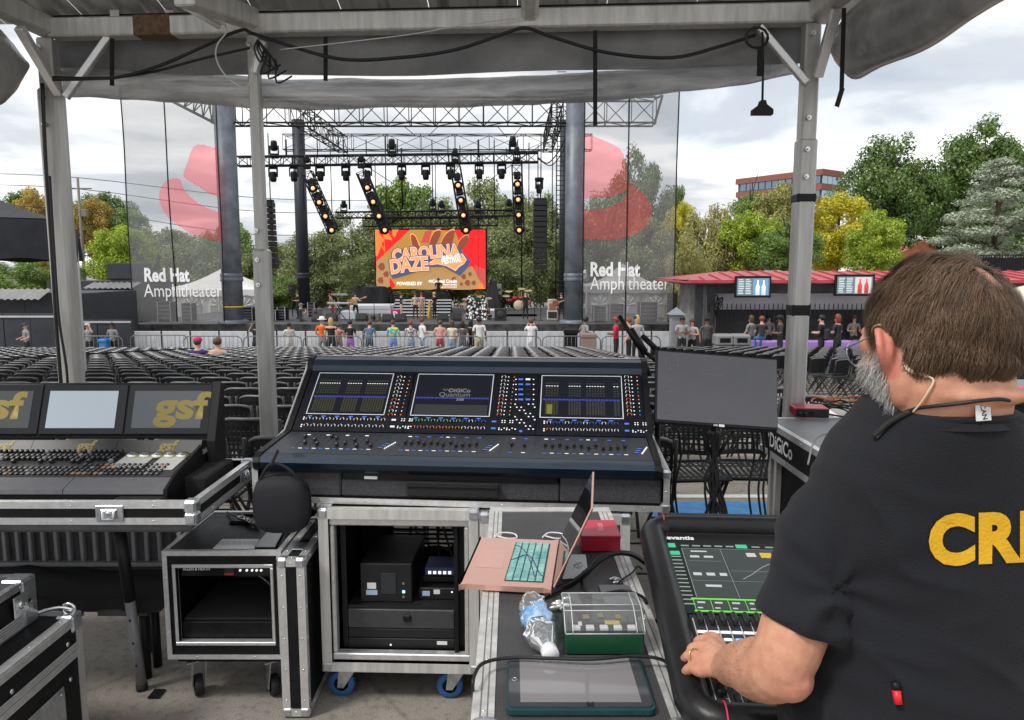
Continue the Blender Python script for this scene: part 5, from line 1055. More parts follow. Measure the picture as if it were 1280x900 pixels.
pe(961,391,32.4,'bartender with black hair behind the first purple table',GR,B_,'black','light','hold',F_)
pe(977,388,27.6,'man in a black vest and cap walking left past the purple table',(.035,.04,.04),B_,'black','brown','hold',1.4,hat=('cap',B_))
pe(996,393,32,'blonde bartender left behind the tent post',(.3,.28,.26),B_,'blond','light','hold',F_,'long')
o=pe(1029,386,27.2,'man in black with a black backpack right of the tent post',B_,B_,'black','light','hold',.9);BACKP=o
pe(1049,388,27.2,'woman in black with auburn hair carrying a round bag at the bar',(.03,.03,.035),B_,'red','light','hold',.6,'long')
pe(1068,390,32,'bartender with light brown hair behind the right purple table',(.3,.25,.22),B_,'brown','light','hold',F_,'long')
pe(32,404,29.8,'guard in a grey shirt and cap leaning on the dark wall at far left',GR,B_,'grey','light','rail',F_-.6,hat=('cap',(.05,.05,.06)))
pe(110,404,30.6,'person in a white and black cap rubbing an arm beside the left tent post',(.25,.25,.26),B_,'black','light','up',F_-.3,hat=('cap',(.5,.5,.5)))
pe(140,403,30.8,'man in a grey polo leaning on the barrier beside a blue bin',(.22,.23,.24),B_,'black','brown','rail',F_-.2)
pe(246,422,18.6,'seated spectator in a magenta cap and purple shirt among the chairs',(.06,.03,.16),DN,'brown','light','sit',0,hat=('round',(.6,.02,.12)))
pe(271,422,18.6,'seated spectator with brown curls in a white strappy top among the chairs',(.6,.55,.5),DN,'brown','light','sit',0,'big',sleeve=0,top=1)
S=dict(gz=DZ)
pe(372,364,43,'technician in a black tee standing behind the kneeling one on stage',B_,B_,'brown','light','hold',F_-1,**S)
pe(375,379,41,'technician in a grey cap kneeling at the stage edge with raised hand',(.05,.055,.07),(.06,.06,.06),'grey','light','kneel',-1.2,hat=('cap',(.2,.2,.21)))
pe(416,374,42.4,'keyboard player in an olive shirt bent over the keys',(.27,.24,.11),(.4,.05,.06),'red','light','hold',F_-1.,H=1.5,lean=.15,**S)
o=pe(444,366,42.6,'guitarist in a cream shirt holding a sunburst guitar',(.55,.45,.30),(.03,.03,.035),'black','light','guitar',F_,**S);GUIT=o
pe(501,366,43,'man in a black tee and khaki shorts looking at his phone on the steps',B_,(.5,.42,.28),'brown','light','hold',-1.3,leglen=.5,**S)
pe(519,367,42.8,'woman in a beige jacket and dark trousers before the steps',(.58,.42,.33),(.06,.03,.03),'brown','light','stand',F_,'long',sleeve=1,**S)
pe(527,369,43.2,'woman in a beige patterned dress beside the beige jacket',(.55,.38,.28),(.5,.36,.27),'red','light','stand',F_-.3,'long',sleeve=1,dress=True,leglen=.8,**S)
pe(543,365,42.6,'blond man in black carrying a mustard-yellow case',(.025,.025,.03),B_,'blond','light','stand',1.1,'big',**S);MUS=QUEUE[-1][0].parent
pe(548,349,46.4,'musician in black raised high just below the screen middle',B_,B_,'black','tan','hold',F_,gz=DZ+.8)
pe(657,365,42.4,'bald man in black standing with his back turned beside the red drums',B_,B_,'brown','light','stand',.2,hs='bald',**S)
pe(702,366,41,'bassist in a black tee beside the cream amplifiers',B_,(.04,.04,.05),'brown','light','guitar',F_-.5,**S);BASS=QUEUE[-1][0].parent
finish_people()
def held(o,name,label,cat,fn,m,off):
 mb=MB();fn(mb);p=o.matrix_basis@Vector(off);h=mb.build(name,m);h.location=p;h.rotation_euler=(0,0,o.rotation_euler.z);return tag(h,label,cat)
def guitar(o,label,bodym):
 p=o.matrix_basis@Vector((.05,.28,1.06));h=thing('guitar',label,'guitar',tuple(p),o.rotation_euler.z);h.rotation_euler=(0,R(18),o.rotation_euler.z)
 mb=MB();mb.prism(smooth_poly([(.0,.13),(.12,.09),(.15,.15),(.30,.17),(.36,0),(.30,-.17),(.15,-.15),(.1,-.1),(0,-.13),(-.08,0)],3),-.03,.03,'y');mb.build('body',bodym,h);mb=MB();mb.box(-.62,.02,.01,.035,-.025,.025);mb.box(-.78,-.62,.01,.035,-.045,.045,.01);mb.build('neck',mat('maple',(.5,.35,.2),.4),h)
guitar(GUIT,'sunburst guitar held by the player in the cream shirt',mat('sunburst',(.5,.24,.04),.25));guitar(BASS,'dark reddish bass held beside the cream amplifiers',mat('dark_red_bass',(.25,.06,.04),.3))
held(BACKP,'backpack','black backpack on the man right of the tent post','backpack',lambda b:b.box(-.16,.16,-.26,-.09,1.0,1.42,.05),cloth((.03,.03,.035)),(0,0,0))
held(MUS,'mustard_case','tall mustard-yellow case held by the blond man on the stage','case',lambda b:b.prism(smooth_poly([(-.12,0),(.12,0),(.15,.35),(.06,.7),(.05,1.0),(-.05,1.0),(-.06,.7),(-.15,.35)],3),-.07,.07,'y'),mat('mustard',(.5,.32,.06),.6),(.1,.4,.02))
for ob,cs in ((TIE,((.7,.75,.05),(.8,.3,.03))),(BLOT,((.75,.75,.75),(.02,.02,.02)))):
 b=[c for c in COL.objects if c.parent==ob][0];m=bpy.data.materials.new('printed_cloth');m.use_nodes=True;t=m.node_tree;bb=t.nodes['Principled BSDF'];bb.inputs['Roughness'].default_value=.9
 n=t.nodes.new("ShaderNodeTexNoise");n.inputs['Scale'].default_value=5 if ob==TIE else 16;tcn=t.nodes.new("ShaderNodeTexCoord");t.links.new(tcn.outputs['Object'],n.inputs[0]);r=t.nodes.new("ShaderNodeValToRGB");r.color_ramp.interpolation='CONSTANT';t.links.new(n.outputs[0],r.inputs[0]);e=r.color_ramp.elements
 e[0].color=(*cs[0],1);e[1].position=.44;e[1].color=((.03,.48,.55,1)if ob==TIE else(*cs[1],1));x=e.new(.58);x.color=(*cs[1],1)if ob==TIE else(*cs[0],1);t.links.new(r.outputs[0],bb.inputs['Base Color']);b.data.materials[1]=m
def stagebox(name,label,cat,px0,px1,py0,Y,d,m):
 a,b=P(px0,py0,Y),P(px1,py0,Y);o=thing(name,label,cat,((a.x+b.x)/2,Y,ground(Y)));w_=(b.x-a.x)/2;mb=MB();h=a.z-ground(Y);mb.box(-w_,w_,0,d,0,h*.86,.02);mb.build('body',m,o);mb=MB();mb.box(-w_-.03,w_+.03,-.03,d+.03,h*.86,h,.03);mb.build('lid',m,o)
stagebox('storage_box','brown plastic storage box under the leaning security worker','box',727,745,417,29.6,.7,mat('taupe_plastic',(.24,.18,.16),.6));stagebox('black_bin','black bin left of the brown storage box','bin',706,722,412,30.4,.6,BLK);stagebox('blue_bin','bright blue bin between the two workers left of the banner','bin',123,131,424,30.4,.5,mat('blue_bin',(.03,.22,.6),.5))
st=thing('folded_stand','folded black stand with slanted arms sticking up behind the big mixing desk','stand',tuple(P(800,440,3.7)))
for k,(x0,y0,x1,y1,r)in enumerate(((774,395,800,436,.012),(788,412,806,440,.019),(803,420,820,436,.015),(800,436,812,470,.012),(806,440,822,452,.012))):mb=MB();mb.tube([P(x0,y0,3.75),P(x1,y1,3.7)],r,8);mb.build('arm',BLK,st,True)
# mixing position: road cases and desks
STEEL=mat('case_steel',(.55,.57,.6),.3,.85,.25,25)
def L_edge(b,ax,a0,a1,u,v,su,sv,w_=.024,t=.003):
 """aluminium angle along an edge; (u, v) = the edge, su/sv point inwards"""
 pts=[(u-su*t,v-sv*t),(u+su*w_,v-sv*t),(u+su*w_,v),(u,v),(u,v+sv*w_),(u-su*t,v+sv*w_)];b.prism(pts,a0,a1,ax)
def trims(root,x0,x1,y0,y1,z0,z1,w_=.024,m=None,corners=True,skip=(),riv=.16,cs=.042):
 m=m or ALUW;t=.003
 def one(ax,a0,a1,u,v,su,sv):
  b=MB();L_edge(b,ax,a0,a1,u,v,su,sv,w_,t)
  b.build('edge_trim',m,root)
 for y,sy in ((y0,1),(y1,-1)):
  for z,sz in ((z0,1),(z1,-1)):
   if(('y',y==y1),('z',z==z1))not in skip:one('x',x0-t,x1+t,y,z,sy,sz)
 for x,sx in ((x0,1),(x1,-1)):
  for z,sz in ((z0,1),(z1,-1)):one('y',y0+w_+.001,y1-w_-.001,x,z,sx,sz)
  for y,sy in ((y0,1),(y1,-1)):one('z',z0+w_+.001,z1-w_-.001,x,y,sx,sy)
 if corners:
  for x,sx in ((x0,1),(x1,-1)):
   for y,sy in ((y0,1),(y1,-1)):
    for z,sz in ((z0,1),(z1,-1)):
     b=MB();e=.007;b.box(x-sx*e,x+sx*cs,y-sy*e,y+sy*cs,z-sz*e,z+sz*cs,.009);b.build('corner',STEEL,root)
 rv=MB()
 def dots(ax,n,a0,a1,p):
  for k in range(n):
   a=a0+(a1-a0)*(k+.5)/n;c,r_=p(a);rv.ell(c,r_,6,4)
 if riv:
  f=.0035;h=w_/2
  n=max(1,int((x1-x0)/riv));[dots('x',n,x0,x1,lambda a,z=z,sz=sz:((a,y0-t,z+sz*h),(f,.003,f)))for z,sz in ((z0,1),(z1,-1))];dots('x',n,x0,x1,lambda a:((a,y0+h,z1+t),(f,f,.003)))
  n=max(1,int((y1-y0)/riv))
  for x,sx in ((x0,1),(x1,-1)):dots('y',n,y0,y1,lambda a:((x+sx*h,a,z1+t),(f,f,.003)));dots('y',n,y0,y1,lambda a:((x-sx*t,a,z1-h),(.003,f,f)));dots('y',n,y0,y1,lambda a:((x-sx*t,a,z0+h),(.003,f,f)))
  n=max(1,int((z1-z0)/riv))
  for x,sx in ((x0,1),(x1,-1)):dots('z',n,z0,z1,lambda a:((x+sx*h,y0-t,a),(f,.003,f)));dots('z',n,z0,z1,lambda a:((x-sx*t,y0+h,a),(.003,f,f)))
  rv.build('rivets',CHROME,root,kind='stuff')
def latch(root,M,s=1.):
 b=MB();b.M=M;b.box(-.06*s,.06*s,-.036*s,.036*s,-.002,.004,.002);b.build('latch_plate',STEEL,root);b=MB();b.M=M;b.box(-.034*s,.034*s,-.02*s,.02*s,.0045,.011,.003);b.tube([(-.024*s,.012*s,.013),(-.024*s,-.02*s,.015),(.024*s,-.02*s,.015),(.024*s,.012*s,.013)],.003,6);b.ell((0,.006*s,.011),(.013*s,.009*s,.006),10,6);b.build('latch',CHROME,root)
def caster(root,x,y,z0,rot,wheel,name='caster',r=.05,wm=None):
 b=MB();K=Matrix.Translation((x,y,0))@Matrix.Rotation(rot,4,'Z');b.M=K
 b.box(-.045,.045,-.04,.04,z0-.006,z0,.002);b.prism([(-.035,z0-.006),(.035,z0-.006),(.045,r*.8),(.02,r*.8)],-.026,-.022,'x');b.prism([(-.035,z0-.006),(.035,z0-.006),(.045,r*.8),(.02,r*.8)],.022,.026,'x');o=b.build(name,STEEL,root)
 b=MB();b.M=K@Matrix.Translation((0,.032,r))@Matrix.Rotation(R(90),4,'Y');b.lathe([(r*.55,-.016),(r*.93,-.016),(r,-.01),(r,.01),(r*.93,.016),(r*.55,.016)],20);b.build('tyre',wm or wheel,o)
 b=MB();b.M=K@Matrix.Translation((0,.032,r))@Matrix.Rotation(R(90),4,'Y');b.lathe([(0,-.019),(r*.2,-.019),(r*.22,-.012),(r*.54,-.012),(r*.54,.012),(r*.22,.012),(r*.2,.019),(0,.019)],16);b.build('hub',DARK,o)
BLUEW=mat('blue_tyre',(.03,.12,.30),.5)
# the big desk and its case tray
DESK=(-.22,2.725,.78);DYAW=R(-4.8);DM=Matrix.Translation(DESK)@Matrix.Rotation(DYAW,4,'Z');DMI=DM.inverted()
tr=thing('desk_case_tray','open road case base with grey foam carrying the big dark blue mixing desk','road case',DESK,DYAW)
def pt_(name,m,fn,root,**k):b=MB();fn(b);return b.build(name,m,root,**k)
pt_('base_board',LAM,lambda b:b.box(-.775,.795,.006,.76,.004,.02),tr)
trims(tr,-.78,.80,0,.765,0,.15,.02,ALU,True,skip=((('y',False),('z',True)),),cs=.03)
pt_('side_panel',LAM,lambda b:b.box(-.778,-.766,.02,.75,.02,.15),tr);pt_('side_panel',LAM,lambda b:b.box(.786,.798,.02,.75,.02,.15),tr);pt_('rear_panel',LAM,lambda b:b.box(-.766,.786,.75,.762,.02,.15),tr)
pt_('foam_block',FOAM,lambda b:b.box(-.755,-.44,.012,.12,.021,.146,.006),tr);pt_('foam_block',FOAM,lambda b:b.box(.40,.775,.012,.12,.021,.146,.006),tr);pt_('foam_block',FOAM,lambda b:b.box(-.438,.398,.014,.12,.021,.092,.006),tr)
pt_('foam_handle',FOAMD,lambda b:b.box(-.18,.17,-.006,.012,.034,.09,.004),tr);pt_('foam_handle_lip',FOAMD,lambda b:b.box(-.18,.17,-.012,-.0062,.072,.09,.003),tr)
NAV2=mat('navy_console',(.010,.022,.042),.3,.4,.15,3,coat=.4);PANELB=mat('console_panel',(.008,.009,.014),.45,.1,.2,30,spec=.25);FADP=mat('fader_panel',(.04,.044,.053),.42,.3,.12,25)
dk=thing('mixing_desk','large dark blue digital mixing desk with three framed screens and rows of knobs','mixing desk',DESK,DYAW)
LIP=[(0.005,.118),(-.016,.136),(-.022,.158),(-.012,.176),(.02,.184)];FB=(.305,.205);SB=(.585,.428);HOOD=[(.592,.452),(.612,.476),(.645,.486),(.70,.482),(.72,.45),(.72,.105)]
def prof(d):return[(y-d*.0,z)for y,z in LIP]+[FB,SB]+HOOD
pt_('chassis',NAV2,lambda b:b.prism([(.005,.116)]+prof(0)[1:5]+[(FB[0],FB[1]-.004),(SB[0],SB[1]-.006)]+HOOD,-.745,.745,'x'),dk)
def cheek(b,x0,x1):b.prism([(y,z+.006)if i>3 else(y-.004,z)for i,(y,z)in enumerate(prof(0))],x0,x1,'x')
pt_('end_cheek',BLK,lambda b:cheek(b,-.77,-.7455),dk);pt_('end_cheek',BLK,lambda b:cheek(b,.7455,.77),dk)
pt_('cheek_edge',ALU,lambda b:b.tube([(-.772,y,z+.008)for y,z in ((.03,.157),FB,SB,(.6,.46))],.0045,6),dk);pt_('hood_edge',ALU,lambda b:b.tube([(-.76,.652,.489),(.76,.652,.489)],.003,6),dk)
def frame2(p0,p1):d=Vector((0,p1[0]-p0[0],p1[1]-p0[1]));return fr((0,p0[0],p0[1]),(1,0,0),d),d.length
FM,FL=frame2((.02,.183),FB);SM,SL=frame2(FB,SB)
def onp(M,px,py):
 W=(DM@M);Wi=W.inverted();o=Wi@CAM;d=Wi.to_3x3()@ray(px,py);t=-o.z/d.z;q=o+d*t;return q.x,q.y
def rect(b,M,u0,u1,v0,v1,h0=.0005,h1=.0015,c=0.,m=0):o=b.M;b.M=M;b.box(u0,u1,v0,v1,h0,h1,c,m);b.M=o
pt_('fader_panel',FADP,lambda b:rect(b,FM,-.742,.742,.002,FL-.004,-.002,.002),dk)
sec=[onp(SM,px,500)[0]for px in (371,512,640,672,808)]
for k in range(4):pt_('meter_panel',PANELB,lambda b:rect(b,SM,max(-.742,sec[k])+.002,min(.742,sec[k+1])-.002,.004,SL-.004,-.002,.003),dk)
LEDB=mat('led_blue',(.05,.12,.4),.4,emit=(.08,.2,.8),estr=.35);LEDG=mat('led_green',(.2,.6,.3),.4,emit=(.15,.8,.3),estr=.25);LEDO=mat('led_orange',(.8,.3,.1),.4,emit=(1,.32,.08),estr=.25);LEDW=mat('led_white',(.27,.28,.29),.4,emit=(.8,.85,.9),estr=.12);SCRK=mat('screen_black',(.004,.004,.006),.10,spec=.18,emit=(.012,.014,.02),estr=.6);FRM=mat('white_frame',(.78,.8,.82),.4);UI1=mat('ui_grey',(.012,.012,.012),.3,emit=(.022,.024,.026),estr=.8);UI2=mat('ui_olive',(.012,.012,.008),.3,emit=(.026,.026,.014),estr=.8);UIB=mat('ui_blue',(.01,.01,.05),.3,emit=(.03,.04,.26),estr=.8);UIY=mat('ui_yellow',(.05,.05,.01),.3,emit=(.16,.16,.03),estr=.6)
KNOB=mat('knob_black',(.02,.02,.022),.35)
DISP=[((402,494),(381,477)),((526,618),(512,610)),((679,775),(675,779))]
for k,(tp_,bt_)in enumerate(DISP):
 v1=onp(SM,580,470)[1];v0=onp(SM,580,521)[1];u0=(onp(SM,tp_[0],470)[0]+onp(SM,bt_[0],521)[0])/2;u1=(onp(SM,tp_[1],470)[0]+onp(SM,bt_[1],521)[0])/2
 if k==0:U0=(u0,u1)
 s=pt_('display',SCRK,lambda b:rect(b,SM,u0,u1,v0,v1,.0032,.006),dk)
 pt_('display_frame',FRM,lambda b:[rect(b,SM,*q,.0062,.0085,.001)for q in ((u0-.004,u1+.004,v1,v1+.004),(u0-.004,u1+.004,v0-.004,v0),(u0-.004,u0,v0+.0005,v1-.0005),(u1,u1+.004,v0+.0005,v1-.0005))],s)
 du,dv=u1-u0,v1-v0;z=(.0063,.0067)
 if k!=1:
  for(a,c)in (((.04,.33),(.42,.62),(.68,.97))if k==0 else((.05,.22),(.34,.5),(.56,.8),(.9,.98))):
   n=max(2,round((c-a)*30));b=MB()
   for i in range(n):
    x=u0+du*(a+(c-a)*i/n);w_=du*(c-a)/n*.7;rect(b,SM,x,x+w_,v0+dv*.06,v0+dv*.40,*z);[rect(b,SM,x,x+w_,v0+dv*q,v0+dv*(q+.035),*z)for q in (.5,.56,.62,.68,.8)]
   b.build('channel_strips',UI2 if k==0 or a<.1 else UI1,s,kind='stuff')
   pt_('scribble_line',LEDW,lambda b:[rect(b,SM,u0+du*(a+(c-a)*i/n),u0+du*(a+(c-a)*i/n)+du*(c-a)/n*.6,v0+dv*.745,v0+dv*.757,*z)for i in range(n)],s,kind='stuff')
  if k==2:pt_('highlight',UIY,lambda b:rect(b,SM,u0+du*.07,u0+du*.14,v0+dv*.08,v0+dv*.3,.0068,.0071),s)
 else:
  text('DiGiCo',.03,mat('ui_logo',(.05,.05,.05),.4,emit=(.15,.15,.16),estr=.7),s,SM@Matrix.Translation((u0+du*.58,v0+dv*.60,.0068)),.03,name='logo');text('Quantum',.036,MATS['ui_logo'],s,SM@Matrix.Translation((u0+du*.52,v0+dv*.50,.0068)),0,name='logo');text('338',.022,MATS['ui_logo'],s,SM@Matrix.Translation((u0+du*.60,v0+dv*.385,.0072)),.04,name='logo');pt_('logo_mark',MATS['ui_logo'],lambda b:[rect(b,SM,u0+du*(.36+i*.022),u0+du*(.374+i*.022),v0+dv*(.615-.02*(i%2)),v0+dv*(.64-.02*(i%2)),*z)for i in range(4)],s,kind='stuff');pt_('grey_block',UI1,lambda b:rect(b,SM,u0+du*.03,u0+du*.97,v0+dv*.02,v0+dv*.26,.0061,.0064),s)
 pt_('blue_meter_line',UIB,lambda b:[rect(b,SM,u0+du*(.02+i*.048),u0+du*(.02+i*.048+.042),v0+dv*.40,v0+dv*.435,.0068,.0072)for i in range(20)],s,kind='stuff')
def knob(b,M,u,v,r=.0055,h=.011,m=0):o=b.M;b.M=M;b.cyl((u,v,.003),(u,v,h),r,r*.8,8,m);b.M=o
def ring(b,M,u,v,r,m):
 o=b.M;b.M=M;n=7;pts=[(u+r*math.cos(a),v+r*math.sin(a))for a in np.linspace(-.6,3.75,n)];q=[(u+(r+.0016)*math.cos(a),v+(r+.0016)*math.sin(a))for a in np.linspace(-.6,3.75,n)]
 b.add([(x,y,.0042)for x,y in pts+q],[(i,i+1,n+i+1,n+i)[::-1]for i in range(n-1)],m);b.M=o
mats9=[KNOB,LEDB,LEDG,LEDO,LEDW]
for k,(xa,xb)in enumerate(((383,482),(517,608),(686,774))):
 b=MB();va,vb=onp(SM,580,527)[1],onp(SM,580,535.5)[1];ua,ub=onp(SM,xa,531)[0],onp(SM,xb,531)[0]
 for i in range(12):
  u=ua+(ub-ua)*i/11.5
  for r_,v in ((0,va),(1,vb)):
   knob(b,SM,u,v);c=(4,4)if k==0 else((2,3)if k==1 and i<8 else(1 if i%3 else 4,3 if i==0 else 4));ring(b,SM,u,v,.0075,c[r_])
  if i%2==0:rect(b,SM,u-.004,u+.014,va+.012,va+.0165,.003,.0045,0,1)
 u2=onp(SM,xb+6,531)[0]
 for v in (va,vb):rect(b,SM,u2,u2+.022,v-.006,v+.006,.003,.004,0,0);rect(b,SM,u2+.002,u2+.02,v-.004,v+.004,.0041,.0046,0,1 if k else 4)
 for i in range(6):
  for v in (va+.006,va-.004,vb+.002,vb-.006):
   if(i*7+int(v*900))%3:rect(b,SM,u2+.032+i*.011,u2+.037+i*.011,v-.0022,v+.0022,.003,.0055,.001,4)
 for v in (va+.006,va-.004,vb+.002,vb-.008):rect(b,SM,ua-.022,ua-.016,v-.0025,v+.0025,.003,.0055,.001,4)
 b.build('encoder_rows',mats9,dk,kind='stuff')
for k,(x0,x1)in enumerate(((486,514),(622,637),(786,804))):
 b=MB()
 for i in range(11):
  f=i/10;py=472+f*47;xa=x0+14-f*12 if k==0 else(x0+8-f*6 if k==1 else x0-3+f*4);xb_=xa+13
  for j,px in enumerate((xa,xa+6,xb_)):
   u,v=onp(SM,px,py)
   if j==0:knob(b,SM,u,v,.006);ring(b,SM,u,v,.0085,4 if i<5 or i%2 else 3)
   elif j==1:rect(b,SM,u-.0025,u+.0025,v-.0022,v+.0022,.003,.0055,.001,4)
   else:rect(b,SM,u-.002,u+.002,v-.0028,v+.0028,.003,.0045,.001,(1,3,3,4,3,2)[(i+k)%6])
 b.build('knob_column',mats9,dk,kind='stuff')
b=MB()
for i in range(5):
 for px in (651,660):u,v=onp(SM,px,475+i*6.3);rect(b,SM,u-.0115,u+.0115,v-.006,v+.006,.003,.0045,0,0);rect(b,SM,u-.01,u+.01,v-.0045,v+.0045,.0046,.005,0,1 if(i in (1,4))or px==651 else 4 if i==0 else 0);
 for px in (645,667):u,v=onp(SM,px,475+i*6.3);rect(b,SM,u-.003,u+.003,v-.0022,v+.0022,.003,.0055,.001,4)
for i in range(9):
 for j in range(5):
  if(i*5+j*3)%4<2:u,v=onp(SM,644+j*5.6+(i%2)*2,506+i*3.9);rect(b,SM,u-.0032,u+.0032,v-.0022,v+.0022,.003,.0058,.001,4)
u,v=onp(SM,651,540);rect(b,SM,u-.006,u+.006,v-.004,v+.006,.003,.006,.001,1);b.build('master_strip',mats9,dk,kind='stuff')
for k,(xa,xb,mode)in enumerate(((372,466,0),(506,596,1),(640,656,2),(682,780,1))):
 b=MB();n=12 if mode!=2 else 2;va,vb=onp(FM,580,549)[1],onp(FM,580,563)[1]
 ua,ub=onp(FM,xa,556)[0],onp(FM,xb,556)[0]
 for i in range(n):
  u=ua+(ub-ua)*i/max(1,n-1);rect(b,FM,u-.0012,u+.0012,vb-.012,va-.004,.0021,.0026,0,0);rect(b,FM,u-.007,u+.007,va+.012,va+.018,.002,.003,0,1 if i%2 and mode else 4 if i%3==0 else 0)
  f=(.85,.3,.55,.2,.9,.75,.15,.3,.6,.1,.5,.15)[i]if mode==0 else(.5,.45,.55,.4,.5,.5,.35,.55,.3,.35,.4,.5)[i]
  v=vb-.005+(va-vb)*f;rect(b,FM,u-.0062,u+.0062,v-.010,v+.010,.004,.017,.003,0)
  rect(b,FM,u-.0075,u+.0075,vb-.02,vb-.017,.002,.003,0,4 if i%2 else 1)
 if mode!=2:
  ue=ub+.03
  for i in range(7):
   rect(b,FM,ue+.004*i*.9,ue+.016+.004*i*.9,vb-.006+i*.0125,vb-.001+i*.0125,.002,.0035,0,1 if i%2 else 0);rect(b,FM,ue+.028+.004*i,ue+.034+.004*i,vb-.006+i*.0125,vb-.001+i*.0125,.002,.005,.001,4)
 b.build('fader_bank',mats9,dk,kind='stuff')
pt_('section_line',KNOB,lambda b:[rect(b,FM,u-.001,u+.001,.03,FL-.006,.0021,.0026)for u in (onp(FM,482,556)[0],onp(FM,628,556)[0],onp(FM,668,556)[0])],dk,kind='stuff')
pt_('front_plate',BLK,lambda b:b.box(-.43,.39,.01,.03,.092,.15),dk);
pt_('rating_label',PAPER,lambda b:b.box(-.345,-.295,.0065,.0098,.094,.105),dk);pt_('rear_arm',BLK,lambda b:b.box(.6,.75,.7201,.76,.2,.3,.01),dk)
hb=P(352,630,2.68);bag=thing('headphone_bag','black rounded headphone bag hanging by a strap from the left corner of the big desk','bag',tuple(hb))
BAGM=mat('bag_shell',(.012,.012,.017),.75,0,.2,30,.15,200)
def sq(q):e=.62;return Vector((math.copysign(abs(q.x)**e,q.x),math.copysign(abs(q.y)**e,q.y),math.copysign(abs(q.z)**.7,q.z)))
b=MB();b.ell((0,0,0),(.103,.052,.107),28,20,0,sq);b.build('shell',BAGM,bag);b=MB();b.tube([(.104*math.copysign(abs(math.cos(a))**.62,math.cos(a)),.012,.108*math.copysign(abs(math.sin(a))**.7,math.sin(a)))for a in np.linspace(0,2*math.pi,40)[:-1]],.0045,6,closed=True);b.build('zip',BLK,bag)
b=MB();b.tube(spline([(-.085,.0,.07),(-.06,-.01,.12),(-.03,-.01,.155),(.01,-.01,.15),(.05,-.01,.12),(.085,0,.06)],5),.006,6);b.bar((-.03,-.01,.15),(-.005,0,.205),.02,.008);b.build('strap',STRAP,bag)
# rack cases under the big desk
INN=mat('rack_inner',(.008,.008,.009),.6,spec=.3)
def rackcase(x0,x1,y0,y1,z0,z1,label,rz=0.):
 o=thing('rack_case',label,'rack case',(x0,y0,0),rz);W,D=x1-x0,y1-y0
 for nm,q in (('side_panel',(0,.012,0,D,z0,z1)),('side_panel',(W-.012,W,0,D,z0,z1)),('top_panel',(.0125,W-.0125,0,D,z1-.012,z1)),('bottom_panel',(.0125,W-.0125,0,D,z0,z0+.012))):b=MB();b.box(*q);b.build(nm,LAM,o)
 trims(o,0,W,0,D,z0,z1,.034,ALUW,True,riv=0,cs=.036)
 f=.03
 for q in ((.032,W-.032,z1-.034-f,z1-.036),(.032,W-.032,z0+.036,z0+.034+f),(.034,.034+f*.6,z0+.036+f,z1-.036-f),(W-.034-f*.6,W-.034,z0+.036+f,z1-.036-f)):b=MB();b.box(q[0],q[1],.012,.05,q[2],q[3],.004);b.build('frame_rail',ALU,o)
 for x in (.06,W-.06-.02):b=MB();b.box(x,x+.02,.07,.073,z0+.06,z1-.06);[b.cyl((x+.01,.0699,z0+.08+k*.0445),(x+.01,.068,z0+.08+k*.0445),.004,n=6)for k in range(int((z1-z0-.14)/.0445))];b.build('rack_strip',DARK,o)
 for x in (.085,W-.085):
  for y in (.06,D-.1):caster(o,x,y,z0,R(90 if y<.2 else 70),BLUEW,r=.052)
 return o,W,D
RY=2.70
o,W,D=rackcase(-.725,-.128,RY,3.32,.134,.772,'left rack case on blue casters under the big desk',R(-2))
b=MB();[b.box(.16,W-.03,D-.013,D-.010,.41+k*.022,.420+k*.022)for k in range(16)];b.box(.16,W-.03,D-.014,D-.0095,.13,.40);b.build('louvre_panel',INN,o)
b=MB();b.box(.0125,.16,D-.014,D-.002,.15,.77);b.build('rear_panel',INN,o)
b=MB();b.box(W-.094,W-.078,.03,.5,.17,.73,.003);b.build('hinged_door',BLK,o)
DEV=mat('device_black',(.013,.013,.014),.5,.1,.2,30,.04,140)
def device(name,label,cat,q,c=.004,m=None):t_=thing(name,label,cat,tuple(o.matrix_basis@Vector(((q[0]+q[1])/2,q[2],q[4]))),R(-2));b=MB();w_=(q[1]-q[0])/2;b.box(-w_,w_,0,q[3]-q[2],0,q[5]-q[4],c);b.build('case',m or DEV,t_);return t_,w_,q[5]-q[4]
o_=o
LCD=mat('lcd_dark',(.03,.035,.04),.2);LBLUE=mat('power_led',(.2,.3,1),.3,emit=(.25,.4,1),estr=2.)
t_,w_,h=device('power_supply','boxy black power unit with a dark display on the left of the rack shelf','power unit',(.125,.33,.1,.42,.366,.524))
pt_('lcd',LCD,lambda b:b.box(-.02,.04,-.003,-.0005,.035,.12,.002),t_);pt_('status_led',LBLUE,lambda b:b.box(.064,.074,-.003,-.0005,.04,.05),t_);pt_('sticker',WHITE,lambda b:b.box(-.075,-.04,-.0015,-.0004,.055,.08),t_);pt_('sticker',mat('pale_blue_label',(.4,.55,.7),.6),lambda b:b.box(-.08,-.035,-.0015,-.0004,.03,.05),t_);pt_('button',GREY,lambda b:[b.box(.064,.072,-.003,-.0005,z,z+.008)for z in (.02,.075)],t_,kind='stuff')
t_,w_,h=device('network_box','low black box with two stickers right of the power unit','network box',(.35,.51,.13,.32,.366,.414));pt_('sticker',WHITE,lambda b:b.box(-.02,.005,-.0015,-.0004,.024,.042),t_);pt_('sticker',MATS['pale_blue_label'],lambda b:b.box(-.065,-.035,-.0015,-.0004,.016,.036),t_);pt_('status_led',LEDW,lambda b:b.box(.05,.056,-.002,-.0004,.03,.036),t_)
t_,w_,h=device('network_switch','small dark blue network switch lying on the low black box','network switch',(.37,.51,.16,.28,.452,.486),.004,mat('switch_blue',(.04,.06,.14),.4,.3));pt_('port',LEDW,lambda b:[b.box(-.055+k*.02,-.043+k*.02,-.002,-.0004,.008,.02)for k in range(5)],t_,kind='stuff')
